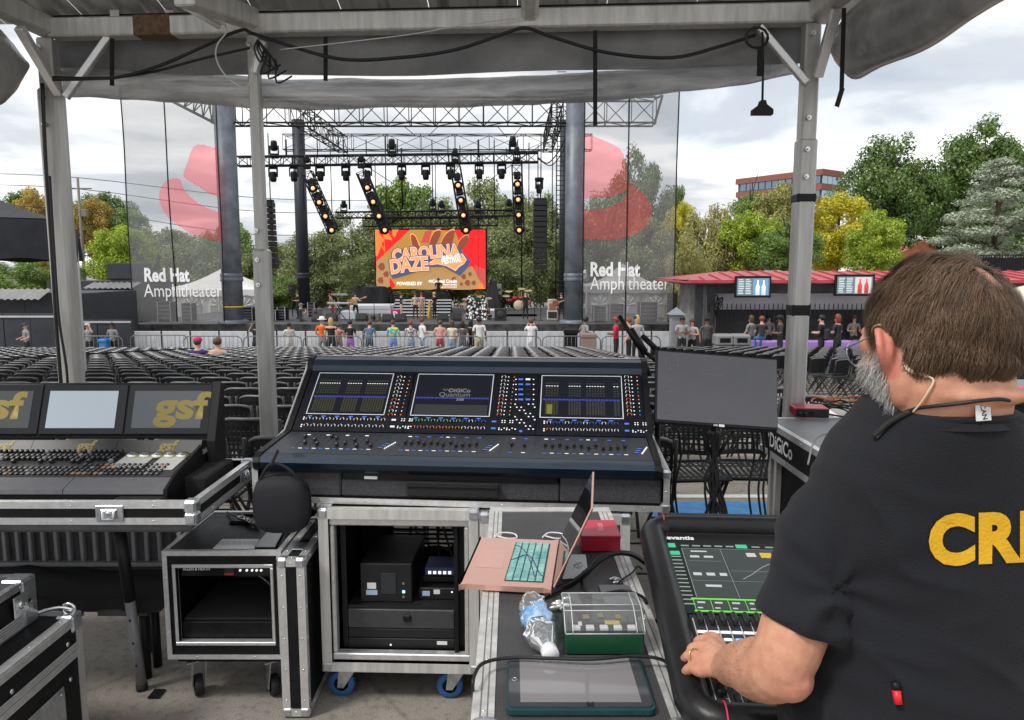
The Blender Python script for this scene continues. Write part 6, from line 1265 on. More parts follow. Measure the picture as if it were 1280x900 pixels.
b=MB();b.box(.36,.515,.15,.30,.4145,.4515,.012);tag(b.build('cloth_pad',INN,None),'dark folded cloth between the low black box and the small blue switch','cloth').location=o.location
COL.objects[-1]
b=MB();b.box(.082,W-.098,.074,.45,.354,.3655);b.build('shelf',DEV,o)
b=MB();b.box(.082,W-.098,.066,.42,.275,.352,.003);dr=b.build('drawer',mat('drawer_grey',(.06,.06,.063),.45,.2,.15,40),o);b=MB();b.box(.30,.33,.055,.0655,.305,.335,.006);b.build('handle',BLK,dr)
b=MB();b.box(.082,W-.098,.068,.42,.236,.272,.002);b.build('blank_panel',DEV,o);b=MB();b.box(.082,W-.098,.066,.42,.194,.233,.002);u_=b.build('power_strip',DEV,o);pt_('sticker',WHITE,lambda b:b.box(.43,.47,.0635,.0655,.212,.226),u_);pt_('status_led',LEDW,lambda b:b.box(.245,.251,.0635,.0655,.205,.211),u_);b=MB();b.box(.082,W-.098,.072,.42,.168,.190,.002);b.build('blank_panel',INN,o)
for k,pts in enumerate((((.42,.45,.76),(.40,.4,.66),(.43,.36,.55),(.47,.3,.47)),((.36,.5,.76),(.37,.45,.68),(.39,.4,.56),(.41,.3,.48)),((.49,.5,.77),(.46,.44,.7),(.49,.4,.56),(.45,.34,.49)),((.35,.4,.48),(.41,.35,.5),(.46,.32,.49)),((.44,.5,.77),(.43,.48,.64),(.46,.46,.5)))):b=MB();b.tube(spline(pts,5),.005,6);b.build('patch_cable',CABLE,o)
b=MB();b.box(.37,.46,.5,.52,.60,.69);b.build('cable_box',INN,o)
o2,W2,D2=rackcase(-.118,.435,RY-.02,3.30,.134,.762,'right rack case under the big desk, half hidden by the narrow near case',R(-2))
b=MB();b.box(.012,W2-.012,D2-.014,D2-.002,.15,.75);b.build('rear_panel',INN,o2);b=MB();b.box(.09,W2-.09,.2,.45,.16,.60,.01);b.build('rack_gear',DEV,o2);pt_('red_strap',mat('red_strap',(.4,.02,.05),.7),lambda b:b.box(.15,.34,-.004,.004,.7625,.768),o2);b=MB();b.tube(spline([(.12,.1,.62),(.2,.06,.68),(.3,.1,.66),(.4,.08,.69),(.5,.12,.62)],5),.006,6);b.build('patch_cable',CABLE,o2)
# left: smaller desk with yellow letters on a plastic table
TX0,TX1,TY0,TY1,TZa,TZb=-2.5,-1.088,2.47,3.05,.80,.875
gt=thing('road_case_tray','shallow silver-edged road case base carrying the desk with yellow letters','road case',(TX0,TY0,TZa));W,D,H=TX1-TX0,TY1-TY0,TZb-TZa
for nm,q in (('front_wall',(0,W,0,.012,.0,H)),('side_wall',(W-.012,W,.0125,D-.0125,0,H)),('rear_wall',(0,W,D-.012,D,0,H)),('floor_board',(.012,W-.0125,.0125,D-.0125,0,.012))):b=MB();b.box(*q);b.build(nm,LAM,gt)
trims(gt,0,W,0,D,0,H,.021,ALU,True,cs=.04,riv=.25)
latch(gt,fr((W-.29,-.004,H*.5),(1,0,0),(0,0,1)),.8);latch(gt,fr((W+.004,D-.12,H*.62),(0,1,0),(0,0,1)),.7)
for q in ((W-.20,W-.05,.22,.5,.013,.10),(W-.30,W-.13,.03,.1,.013,.075)):b=MB();b.box(*q,.006);tag(b.build('foam_block',FOAMD),'dark foam block in the tray beside the yellow-lettered desk, '+('larger at the right end' if q[2]>.1 else 'smaller behind the front rim'),'foam').location=(TX0,TY0,TZa)
gd=thing('mixing_desk','grey and black mixing desk with three screens carrying yellow gsf letters','mixing desk',(TX0,TY0,TZa));EX=W-.14
G1=mat('grey_armrest',(.13,.13,.14),.45,0,.1,30);YEL=mat('yellow_gsf',(.24,.185,.045),.5,emit=(.30,.23,.05),estr=.06)
def gpanel(y0,z0,y1,z1):d=Vector((0,y1-y0,z1-z0));return fr((0,y0,z0),(1,0,0),d),d.length
pt_('body',DARK,lambda b:b.prism([(.09,.06),(.16,.015),(.5,.015),(.5,.14),(.39,.135),(.16,.115),(.10,.085)],.02,EX,'x'),gd)
for k in range(4):x1=EX-k*.355;pt_('armrest',G1,lambda b:b.prism([(.07,.082),(.075,.098),(.15,.121),(.15,.10),(.09,.075)],max(.02,x1-.352),x1,'x'),gd)
KM,KL=gpanel(.155,.122,.385,.152)
pt_('key_deck',mat('key_deck',(.05,.05,.053),.5),lambda b:rect(b,KM,.02,EX-.005,0,KL,-.006,0),gd)
pt_('pale_panel',mat('pale_panel',(.6,.6,.58),.5),lambda b:[rect(b,KM,EX-.27,EX-.155,.08,.2,.0005,.003),rect(b,KM,EX-.125,EX-.03,.06,.2,.0005,.003)],gd,kind='stuff')
b=MB();cols=[KNOB,mat('key_grey',(.25,.25,.25),.5),mat('key_tan',(.35,.2,.12),.5)]
rr_=random.Random(3)
for r_ in range(8):
 v=.012+r_*.027
 for i in range(58):
  u=.03+i*.0205
  if u>EX-.03 or(r_ in (3,)and u<EX-.4):continue
  if u>EX-.28 and r_>3:continue
  if r_==4 and rr_.random()<.5:continue
  m_=0 if rr_.random()<.86 else(1 if rr_.random()<.6 else 2)
  rect(b,KM,u,u+.014,v,v+.018,.001,.008 if r_<4 else .016 if r_<7 else .022,.003,m_)
b.build('key_rows',cols,gd,kind='stuff')
b=MB()
for i in range(5):u=EX-.05-i*.048;o=b.M;b.M=KM;b.lathe([(.024,.003),(.022,.012),(.012,.014),(0,.0145)],14,0,(u,.195,0));b.lathe([(.0255,.003),(.0255,.006),(.0235,.0065)],14,1,(u,.195,0));b.M=o
b.build('jog_dials',[CHROME,mat('dial_yellow',(.5,.4,.08),.4)],gd,kind='stuff')
NM,NL=gpanel(.39,.145,.43,.192)
for k in range(4):x1=EX-.004-k*.335;pt_('meter_strip',mat('strip_black',(.02,.02,.022),.35,spec=.3),lambda b:rect(b,NM,max(.02,x1-.333),x1,0,NL,-.012,.002),gd)
for k in range(3):text('gsf',.062,YEL,gd,NM@Matrix.Translation((EX-.135-k*.325+(.0 if k else 0),NL*.5+.004,.0032)),.03,name='gsf_lettering',shear=.1)
VM,VL=gpanel(.46,.212,.53,.395)
pt_('screen_back',BLK,lambda b:rect(b,VM,.0,EX+.012,-.012,VL+.014,-.05,-.001,.006),gd);pt_('screen_bar',DARK,lambda b:b.box(.02,EX+.01,.46,.5,.19,.208,.004),gd)
DD=[mat('display_half',(.05,.055,.06),.15,emit=(.10,.11,.12),estr=.3),mat('display_lit',(.1,.11,.12),.15,emit=(.40,.46,.51),estr=.5),mat('display_dark',(.03,.03,.03),.15,emit=(.055,.057,.06),estr=.5)]
for k in range(3):
 xc=EX-.16-k*.345;pt_('screen_bezel',BLKG,lambda b:rect(b,VM,xc-.169,xc+.169,-.004,VL+.006,0,.006,.003),gd)
 s=pt_('display',DD[k],lambda b:rect(b,VM,xc-.142,xc+.135,.022,VL-.022,.0062,.0075),gd)
 if k!=1:text('gsf',.15,YEL,s,VM@Matrix.Translation((xc+(.055 if k==0 else .0),VL*.55,.0082)),.035,name='gsf_lettering',width=.225)
pt_('end_bracket',DARK,lambda b:b.prism([(.43,.015),(.53,.015),(.55,.40),(.52,.415),(.43,.19)],EX+.013,EX+.045,'x'),gd)
pt_('end_cheek',BLK,lambda b:b.prism([(.075,.07),(.08,.1),(.16,.135),(.39,.185),(.39,.02),(.16,.02)],EX+.0005,EX+.012,'x'),gd)
PLA=mat('grey_table_plastic',(.10,.10,.105),.6,0,.2,20);tb=thing('folding_table','grey plastic folding table with splayed tube legs under the yellow-lettered desk','table',(-1.85,2.8,0))
pt_('tabletop',PLA,lambda b:b.box(-2.7,-1.12,2.5,3.1,.755,.796,.012),tb,world=True)
def leg(p,q):
 b=MB();m_=Vector(p).lerp(Vector(q),.42);b.cyl(p,m_,.022,n=10);b.cyl(m_,q,.019,n=10,m=1);b.cyl(Vector(m_).lerp(Vector(q),.93),Vector(q),.022,n=10,m=2)
 d=(Vector(q)-Vector(p)).normalized()
 for k in range(3):c=m_.lerp(Vector(q),.2+.25*k)+Vector((0,-.019,0));b.ell(c,.005,6,4,2)
 b.build('leg',[DARK,GREY,RUB],tb,True)
f=PZ(178,862,0);leg(P(150,664,f.y-.08)+Vector((0,0,.0)),(f.x,f.y,0));leg((-1.37,3.04,.755),(-1.345,3.16,0));leg((-2.5,2.6,.755),(-2.6,2.56,0));leg((-2.5,3.02,.755),(-2.6,3.08,0))
def ribs(b):
 for k in range(12):x=-2.2+k*.055;b.box(x,x+.016,3.20,3.22,.50,.70,.003)
 b.box(-2.35,-1.45,3.221,3.24,.44,.72);[b.box(-2.35,-1.45,3.19,3.2205,z,z+.02,.003)for z in (.50,.69)]
t2=thing('upright_folding_table','folded plastic table standing on edge with ribs behind the table leg','table',(-1.9,3.2,0));
b=MB();b.box(-2.35,-1.45,3.071,3.09,.25,.70,.01);b.build('panel',PLA,t2,True)
for k in range(15):b=MB();x=-2.28+k*.055;b.box(x,x+.016,3.045,3.069,.43,.60,.003);b.build('rib',mat('table_rib',(.34,.34,.35),.6),t2,True)
for z in (.41,.605):b=MB();b.box(-2.32,-1.47,3.035,3.069,z,z+.018,.003);b.build('rail',MATS['table_rib'],t2,True)
b=MB();b.bar((-1.45,3.05,.38),(-1.38,3.02,.62),.02,.02);b.build('strut',ALU,t2,True)
for x in (-2.2,-1.6):b=MB();b.box(x-.02,x+.02,3.07,3.11,0,.249);b.build('foot',DARK,t2,True)
sh=thing('draped_trolley','low trolley draped with black cloth behind the table leg','trolley',(-1.9,3.0,0))
b=MB();b.grid(lambda u,v:(-2.5+1.1*u,2.84+.15*v+.0*u,.44-.06*abs(math.sin(u*5+v))*.4+.02*mnoise.noise(Vector((u*7,v*5,2)))-.10*max(0,.25-v)*4*abs(1)),30,10);b.grid(lambda u,v:(-2.5+1.1*u,2.835+.008*math.sin(u*40),.36+.02*mnoise.noise(Vector((u*7,0,2)))-.05*v),30,2);b.build('cloth',DRAPE,sh,True)
b=MB();b.box(-2.5,-1.42,2.86,2.99,.29,.32,.005);[b.box(-2.45+k*.26,-2.25+k*.26,2.85,2.859,.28,.33)for k in range(4)];b.build('tray',PLA,sh,True)
for x in (-2.4,-1.5):
 for y in (2.88,2.97):b=MB();b.cyl((x,y,0),(x,y,.29),.018);b.build('leg',DARK,sh,True)
 # small rack case with its cover beside it
x0,x1,y0,y1,z0,z1=-1.30,-.862,2.66,3.12,.205,.625
sr=thing('small_rack_case','small open rack case on casters with a slim stage box at its top','rack case',(x0,y0,0));W,D=x1-x0,y1-y0
for nm,q in (('side_panel',(0,.01,0,D,z0,z1)),('side_panel',(W-.01,W,0,D,z0,z1)),('top_panel',(.0105,W-.0105,0,D,z1-.01,z1)),('bottom_panel',(.0105,W-.0105,0,D,z0,z0+.01)),('rear_panel',(.0105,W-.0105,D-.012,D-.002,z0+.0105,z1-.0105))):b=MB();b.box(*q);b.build(nm,LAM,sr)
trims(sr,0,W,0,D,z0,z1,.015,ALU,False,riv=.2)
for q in ((.0,W,z1-.05,z1-.0155),(.0,W,z0+.0155,z0+.05),(.0155,.045,z0+.0505,z1-.0505),(W-.045,W-.0155,z0+.0505,z1-.0505)):b=MB();b.box(q[0]+.001,q[1]-.001,.003,.02,q[2],q[3]);b.build('front_frame',LAM,sr)
for q in ((.03,W-.03,z1-.064,z1-.05),(.03,W-.03,z0+.05,z0+.064),(.03,.042,z0+.0645,z1-.0645),(W-.042,W-.03,z0+.0645,z1-.0645)):b=MB();b.box(q[0],q[1],-.001,.03,q[2],q[3],.002);b.build('inner_trim',ALU,sr)
b=MB();b.box(.05,W-.05,.03,.3,z1-.108,z1-.0645,.002);su=b.build('stage_box',BLKG,sr);pt_('lcd',LCD,lambda b:b.box(.215,.25,.027,.0295,z1-.092,z1-.073),su);pt_('red_label',mat('red_label',(.35,.03,.03),.5),lambda b:b.box(.215,.25,.027,.0295,z1-.103,z1-.094),su);pt_('button_row',LEDW,lambda b:[b.cyl((x,.0295,z1-.084),(x,.026,z1-.084),.0045,n=8)for x in (.275,.30,.32,.337,.354)],su,kind='stuff');text('ALLEN & HEATH',.014,WHITE,su,fr((.11,.0285,z1-.08),(1,0,0),(0,0,1)),.02)
b=MB();b.box(.045,W-.045,.03,.4,z0+.066,z0+.13,.002);b.build('blank_panel',LAM,sr);b=MB();b.box(.045,W-.045,.05,.4,z0+.13,z0+.136);b.build('shelf',mat('shelf_grey',(.05,.05,.052),.4,.2),sr)
b=MB();b.box(.18,W-.05,.25,.38,z0+.23,z0+.32,.004);b.box(.18,W-.05,.22,.249,z0+.225,z0+.232);b.build('inner_box',INN,sr);b=MB();b.tube(spline([(.27,.1,z0+.30),(.31,.1,z0+.29),(.35,.1,z0+.26),(.37,.1,z0+.235)],5),.003,5);b.build('grey_lead',GREY,sr)
b=MB();b.box(.02,W,.03,D-.03,z0-.03,z0-.001);b.build('caster_board',BLK,sr)
for x in (.08,W-.06):
 for y in (.07,D-.08):caster(sr,x,y,z0-.03,R(30),RUB,r=.042)
pt_('recessed_handle',BLK,lambda b:[b.box(.13,.25,.30,.40,z1+.001,z1+.003),b.box(.135,.245,.305,.308,z1+.0032,z1+.012),b.box(.135,.245,.392,.395,z1+.0032,z1+.012)],sr,kind='stuff')
b=MB();b.box(-.012,-.0005,.06,.14,z0+.19,z0+.25,.003);b.build('side_latch',STEEL,sr)
def flat(name,label,cat,px,z,m,th=.0012):b=MB();q=[PZ(x,y,z)for x,y in px];c=sum(q,Vector())/len(q);b.prism([(p.x-c.x,p.y-c.y)for p in q],0,th,'z');h=b.build(name,m);h.location=(c.x,c.y,z);return tag(h,label,cat)
sp=flat('label_sheet','white printed sheet lying on the small rack case','paper',((266,686),(278,674),(324,674),(318,686)),.6285,PAPER)
for k in range(5):text('console loom: FOH left / do not stack',.010,CABLE,sp,Matrix.Translation((-.01+.004*k,.022-.011*k,.0018)),0,name='print')if k<4 else None
flat('metal_plate','grey metal plate lying across the top edge of the small rack case','plate',((318,684),(338,662),(356,662),(344,684)),.6305,mat('dull_plate',(.32,.33,.34),.4,.7),.004)
CON=mat('connector_nickel',(.45,.44,.42),.25,.9)
for k,(px,py,a_,l)in enumerate(((305,648,.4,'leftmost'),(313,652,.7,'middle'),(321,653,1.1,'rightmost'))):
 q=PZ(px,py,.643);c=thing('cable_plug',l+' silver cable plug lying behind the white sheet on the small rack case','plug',tuple(q),0,'silver cable plugs');d=Vector((math.cos(a_*-1),math.sin(a_*-1),0));b=MB();b.cyl(-d*.03,d*.012,.0095,n=10);b.cyl(d*.012,d*.03,.0075,n=10);b.build('shell',CON,c);b=MB();b.tube(spline([-d*.03,-d*.07+Vector((0,.02,0)),-d*.12+Vector((0,.06,-.01))],5),.005,6);b.build('lead',CABLE,c)
for k in range(3):cable('coiled_cable',[PZ(356+k*4,660-k*3,.64),PZ(372,655-k*2,.65+k*.01),PZ(388,645-k*3,.655+k*.01),PZ(396-k*3,638,.66),PZ(384,634+k*3,.65),PZ(372,640,.645)],.007,('lowest','middle','top')[k]+' loop of black cable piled at the right end of the small rack case')
cv=thing('case_cover','black case cover with silver edges standing on end beside the small rack case','case lid',(-.852,2.60,0));b=MB();b.box(0,.092,0,.46,.012,.618);b.build('panel',LAM,cv);trims(cv,0,.092,0,.46,.012,.618,.026,ALU,True,riv=.12,cs=.034);latch(cv,fr((.046,.12,.624),(0,1,0),(1,0,0)),.6)
# lower left trunk and the little case on it
tk=thing('road_case','black road trunk with ribbed silver edges in the lower left corner','road case',(-2.3,1.45,0));W,D,H=.815,.98,.50
b=MB();b.box(0,W,0,D,.01,H);b.build('body',LAM,tk)
trims(tk,0,W,0,D,.01,H,.03,ALU,True,riv=.14,cs=.055)
for z in (H-.115,H-.142):pt_('ribbed_rail',ALU,lambda b:[b.box(W+.0005,W+.0055,.03,D-.03,z+k*.0085,z+k*.0085+.007,.0015)for k in range(3)],tk,kind='stuff')
pt_('ribbed_rail',ALU,lambda b:[b.box(W+.0032,W+.0062,.06,D-.06,H-.028+k*.0085,H-.021+k*.0085,.0015)for k in range(3)],tk,kind='stuff')
pt_('bolt',CHROME,lambda b:[b.ell((W+.002,y,z),(.004,.009,.009),8,5)for y in (.3,.62,.9)for z in (H-.075,.3)],tk,kind='stuff')
b=MB();b.box(W+.0005,W+.006,.55,.86,.14,.30,.004);[b.ell((W+.007,y,z),(.004,.006,.006),6,4)for y in (.57,.84)for z in (.16,.28)];b.build('side_handle_plate',STEEL,tk);b=MB();b.box(.14,W-.2,.42,.72,H+.0005,H+.004,.002);b.build('dish_plate',STEEL,tk);b=MB();b.box(.17,W-.23,.45,.69,H+.0042,H+.006);b.build('dish_well',BLKG,tk);b=MB();b.box(.12,W-.06,.34,.8,H+.0001,H+.0004);b.build('painted_dish_shadow',BLK,tk)  # last piece: thin black sheet painting shade round the dish plate
b=MB();b.tube(spline([(W-.16,.91,H+.012),(W-.11,.935,H+.02),(W-.05,.95,H+.03),(W-.005,.955,H+.02)],4),.007,6);b.tube([(W-.02+.02*math.cos(a),.955,H+.022+.02*math.sin(a))for a in np.linspace(0,6.28,14)[:-1]],.006,6,closed=True);b.build('ball_corner_clip',CHROME,tk)
sc_=thing('small_case','small silver-edged case standing on the lower left trunk','road case',(-2.3,1.80,.505));W,D,H=.70,.58,.148
b=MB();b.box(0,W,0,D,0,H);b.build('body',LAM,sc_);b=MB();b.box(.02,W-.02,.02,D-.02,H+.0005,H+.002);b.build('carpet_top',FOAM,sc_);trims(sc_,0,W,0,D,0,H,.02,STEEL,True,riv=.12,cs=.07);latch(sc_,fr((W+.004,.33,.085),(0,1,0),(0,0,1)),1.);pt_('ribbed_rail',ALU,lambda b:[b.box(W+.0032,W+.007,.05,D-.07,.004+k*.009,.011+k*.009,.0015)for k in range(5)],sc_,kind='stuff');b=MB();b.box(W+.0075,W+.012,D-.12,D-.05,.05,.12,.003);b.ell((W+.013,D-.085,.085),(.006,.014,.014),10,6);b.build('butterfly_catch',CHROME,sc_)
# narrow near case and the things on it
CZ=.92;X0,X1,Y0,Y1=-.066,.303,1.10,2.27
nc=thing('road_case','narrow black road case with broad silver rails in the foreground, covered with small things','road case',(X0,Y0,0));W,D=X1-X0,Y1-Y0
def hexlam():
 m=mat('textured_laminate',(.042,.042,.045),.5);t=m.node_tree;b=t.nodes['Principled BSDF'];c=t.nodes.new("ShaderNodeTexCoord");v=t.nodes.new("ShaderNodeTexVoronoi");v.inputs['Scale'].default_value=190;v.inputs['Randomness'].default_value=.15;t.links.new(c.outputs['Object'],v.inputs[0]);bp=t.nodes.new("ShaderNodeBump");bp.inputs['Strength'].default_value=.5;bp.inputs['Distance'].default_value=.002;t.links.new(v.outputs['Distance'],bp.inputs['Height']);t.links.new(bp.outputs[0],b.inputs['Normal'])
 n=t.nodes.new("ShaderNodeTexNoise");n.inputs['Scale'].default_value=9;n.inputs['Detail'].default_value=6;t.links.new(c.outputs['Object'],n.inputs[0]);r=t.nodes.new("ShaderNodeValToRGB");r.color_ramp.elements[0].color=(.035,.035,.037,1);r.color_ramp.elements[1].color=(.075,.074,.074,1);t.links.new(n.outputs[0],r.inputs[0]);t.links.new(r.outputs[0],b.inputs['Base Color']);return m
HEX=hexlam()
b=MB();b.box(0,W,0,D,.03,CZ-.001);b.build('body',LAM,nc);b=MB();b.box(.036,W-.036,.03,D-.03,CZ-.0008,CZ+.0004);b.build('top_sheet',HEX,nc)
trims(nc,0,W,0,D,.03,CZ,.036,ALUW,False,riv=.15)
pt_('rail_groove',mat('groove',(.25,.25,.25),.5,.6),lambda b:[b.box(x-.0012,x+.0012,.04,D-.04,CZ+.0031,CZ+.0036)for x in (.012,.024,W-.012,W-.024)],nc,kind='stuff')
for x,s in ((0,1),(W,-1)):b=MB();b.lathe([(.03,.0),(.029,.006),(.02,.010),(.0,.011)],14,c=(x+s*.022,.03,CZ+.0035));b.box(x-s*.006,x+s*.03,-.006,.05,CZ-.05,CZ+.004,.008);b.build('ball_corner',STEEL,nc)
# laptop
ROSE=mat('rose_gold',(.72,.42,.34),.35,.6,.05,20);TEAL=mat('teal_keys',(.10,.40,.42),.45,0,.35,26,col2=(.35,.62,.55))
H1,H2=PZ(690,733,.945),PZ(698,681,.945);hy=(H2-H1).normalized();L_=.304;hx=Vector((hy.y,-hy.x,0))
lp=thing('laptop','open rose-gold laptop with a teal marbled keyboard, standing sideways on the narrow case','laptop',(H1.x,H1.y,.9235));lp.rotation_euler.z=math.atan2(hx.y,hx.x)
b=MB();pl_=smooth_poly([(-.212,.012),(-.20,.001),(-.02,0),(-.002,.004),(-.002,L_-.004),(-.02,L_),(-.20,L_-.001),(-.212,L_-.012)],3);b.prism(pl_,.004,.017,'z');b.build('base',ROSE,lp)
b=MB();b.box(-.115,-.022,.028,L_-.028,.0172,.0178);kb=b.build('keyboard_cover',mat('dark_teal',(.015,.07,.08),.5),lp)
b=MB();[b.box(-.112+r_*.0178,-.112+r_*.0178+.0155,.031+k*.0178,.031+k*.0178+.0155,.0178,.0198,.0012)for r_ in range(5)for k in range(14)];b.build('key',TEAL,kb,kind='stuff')
b=MB();b.tube([(-.115+.093*t,.03+.24*(.5+.4*math.sin(t*5)*t),.0201)for t in np.linspace(0,1,14)],.0016,5);b.tube([(-.115+.07*t,.25-.2*t*t,.0201)for t in np.linspace(0,1,10)],.0012,5);b.build('marble_vein',mat('dark_vein',(.03,.10,.16),.5),kb)
b=MB();b.box(-.196,-.13,.10,.205,.0172,.0175);b.build('trackpad',mat('rose_pad',(.66,.38,.31),.3,.5),lp)
b=MB();b.cyl((.002,.03,.014),(.002,L_-.03,.014),.0055,n=10);b.build('hinge',DARK,lp)
ang=R(24);lx,lz=math.sin(ang),math.cos(ang);b=MB();b.M=fr((.004,0,.018),(0,1,0),(lx,0,lz));b.box(0,L_,0,.212,-.0025,.0025,.002);ld=b.build('lid',ROSE,lp);b=MB();b.M=fr((.004,0,.018),(0,1,0),(lx,0,lz));b.box(.004,L_-.004,.006,.208,-.0034,-.0027);b.box(.004,L_-.004,.006,.208,.0027,.0034);b.build('screen_glass',mat('laptop_glass',(.008,.008,.009),.03,spec=.9),ld)
# red box
q0,q1=PZ(727,692,CZ),PZ(775,690,CZ);rb=thing('red_box','small red cardboard box with pale script on its lid','box',((q0.x+q1.x)/2,(q0.y+q1.y)/2,CZ+.0042));w_=(q1.x-q0.x)/2;RM=mat('red_card',(.50,.018,.045),.35,0,.06,12)
b=MB();b.box(-w_,w_,0,.125,0,.033,.001);b.build('base',RM,rb);b=MB();b.box(-w_-.001,w_+.001,-.001,.126,.0335,.043,.0015);b.build('lid',RM,rb);text('Focus',.026,mat('pale_red_print',(.75,.40,.42),.4),rb,fr((.005,.065,.0434),(0,1,0),(-1,0,0)),.01,shear=.3)
# paper card
cd=flat('card','white card with a black pen scribble leaning under the laptop screen','card',((713,694),(732,694),(735,714),(728,723),(703,724)),CZ+.005,PAPER,.002)
b=MB();b.tube(spline([(-.012,-.012,.0028),(-.006,.0,.0028),(-.010,.008,.0028),(.0,.012,.0028),(.004,.002,.0028),(-.004,-.008,.0028),(.002,-.012,.0028),(.010,.0,.0028),(.012,.010,.0028)],4),.0007,4);b.build('scribble',CABLE,cd);text('OSB',.009,CABLE,cd,Matrix.Translation((.004,.022,.0024)),.02)
b=MB();b.box(-.03,.05,-.04,.01,-.0035,-.001);b.build('envelope',CABLE,cd)if False else None
# cables
def zc(pts,z=.006):return[PZ(x,y,CZ+z+dz_)for x,y,dz_ in pts]
for k,(o_x,l)in enumerate(((0,'lowest'),(4,'middle'),(8,'upper'))):
 cable('bundle_cable',zc([(678+o_x,748-o_x,0),(690,741-o_x*.6,.004),(712,733-o_x*.5,.006+k*.006),(732,718-o_x*.4,.02+k*.004),(748,703-o_x*.6,.035),(768,693-o_x*.3,.04),(790,694-o_x*.3,.03),(806,704-o_x*.3,.0)]),.0048,l+' black cable of the bundle arching past the red box')
cable('bundle_cable',zc([(730,715,.012),(728,728,.006),(733,742,.003),(745,748,.003),(768,750,.003)]),.0048,'black cable turning down from the bundle towards the green box')
cable('thin_lead',zc([(768,733,.004),(778,724,.006),(790,716,.006),(797,708,.01),(803,712,.0)]),.0022,'thin black lead running from the phone dock over the right rail','lead')
cable('loop_cable',[PZ(594,892,CZ-.12)]+zc([(591,862,.0),(594,842,.02),(606,828,.02),(640,822,.018),(690,823,.02),(740,824,.022),(790,820,.022),(822,823,.018),(838,832,.008),(848,850,-.0)]),.0035,'long black cable lying across the tablet from rail to rail')
for px,py,l in ((656,676,'behind the palm rest of the laptop'),(716,676,'behind the laptop screen hinge')):cable('white_lead',[PZ(px-38,py-4,.926),PZ(px-30,py-10,.93),PZ(px-14,py-9,.93),PZ(px-10,py-4,.926),PZ(px-22,py-3,.926),PZ(px-34,py-6,.928)],.0022,'thin white lead coiled '+l,'lead',PAPER)
# bottle
def bottle():
 m=bpy.data.materials.new('crumpled_pet');m.use_nodes=True;t=m.node_tree;t.nodes.clear();N=t.nodes.new;L=t.links.new
 o=N("ShaderNodeOutputMaterial");g=N("ShaderNodeBsdfGlossy");g.inputs['Roughness'].default_value=.06;x=N("ShaderNodeBsdfTransparent");x.inputs[0].default_value=(.93,.95,.96,1);d=N("ShaderNodeBsdfDiffuse");d.inputs[0].default_value=(.8,.82,.85,1)
 lw=N("ShaderNodeLayerWeight");lw.inputs[0].default_value=.35;a=N("ShaderNodeMixShader");L(lw.outputs['Fresnel'],a.inputs[0]);L(x.outputs[0],a.inputs[1]);L(g.outputs[0],a.inputs[2]);c=N("ShaderNodeMixShader");c.inputs[0].default_value=.13;L(a.outputs[0],c.inputs[1]);L(d.outputs[0],c.inputs[2]);L(c.outputs[0],o.inputs[0])
 p,q=PZ(664,756,CZ+.032),PZ(689,820,CZ+.026);bt=thing('water_bottle','crumpled clear water bottle with blue label and white cap lying beside the green box','bottle',tuple(p));ax=(q-p);ln=ax.length;M=fr((0,0,0),ax.cross(Vector((0,0,1))),Vector((0,0,1)));Rm=Matrix((ax.normalized().cross(Vector((0,0,1))).normalized(),Vector((0,0,1)),ax.normalized())).transposed().to_4x4()
 def rad(s):return .030 if s<.7 else(.030-(s-.7)/.18*.016 if s<.88 else .0135)
 def f(u,v):
  s=v*.9;a=u*2*math.pi;k=mnoise.noise(Vector((math.cos(a)*1.6,math.sin(a)*1.6,s*7)))*.38+mnoise.noise(Vector((math.cos(a)*4,math.sin(a)*4,s*18)))*.16;k*=max(0,1-max(0,s-.62)/.2);r=rad(s)*(1+k)*(min(1,s/.04+.3));return tuple(Rm@Vector((r*math.cos(a),r*math.sin(a),s*ln)))
 b=MB();b.grid(f,40,60,sm=True);b.build('bottle',m,bt)
 b=MB();b.grid(lambda u,v:tuple(Vector(f(u,.28+.30*v))*1.0+(Vector(f(u,.28+.30*v))-Rm@Vector((0,0,(.28+.30*v)*.9*ln)))*.03),26,12);b.build('label',mat('blue_label',(.06,.30,.75),.35,0,.5,30,col2=(.45,.65,.9)),bt)
 b=MB();b.M=Rm;n=24;b.lathe([(.0135,.88*ln),(.0165,.89*ln),(.0165,.985*ln),(.015,ln),(0,ln)],n);b.build('cap',mat('white_cap',(.75,.76,.78),.4),bt)
bottle()
# green box with a clear lid
q0,q1=PZ(707,819,CZ+.004),PZ(805,819,CZ+.004);gx=(q0.x+q1.x)/2;w_=(q1.x-q0.x)/2;gb=thing('green_box','dark green gadget box with a clear plastic lid over white keys','box',(gx,q0.y,CZ+.004))
GRN=mat('dark_green_plastic',(.012,.075,.035),.25,0,.1,20)
def clearm(name,tint,gl=.2,df=.06):
 m=bpy.data.materials.new(name);m.use_nodes=True;t=m.node_tree;t.nodes.clear();N=t.nodes.new;L=t.links.new;o=N("ShaderNodeOutputMaterial");x=N("ShaderNodeBsdfTransparent");x.inputs[0].default_value=(*tint,1);g=N("ShaderNodeBsdfGlossy");g.inputs['Roughness'].default_value=.04;lw=N("ShaderNodeLayerWeight");lw.inputs[0].default_value=gl;a=N("ShaderNodeMixShader");L(lw.outputs['Fresnel'],a.inputs[0]);L(x.outputs[0],a.inputs[1]);L(g.outputs[0],a.inputs[2]);d=N("ShaderNodeBsdfDiffuse");c=N("ShaderNodeMixShader");c.inputs[0].default_value=df;L(a.outputs[0],c.inputs[1]);L(d.outputs[0],c.inputs[2]);L(c.outputs[0],o.inputs[0]);return m
LID=clearm('clear_lid',(.88,.9,.89),.3,.08)
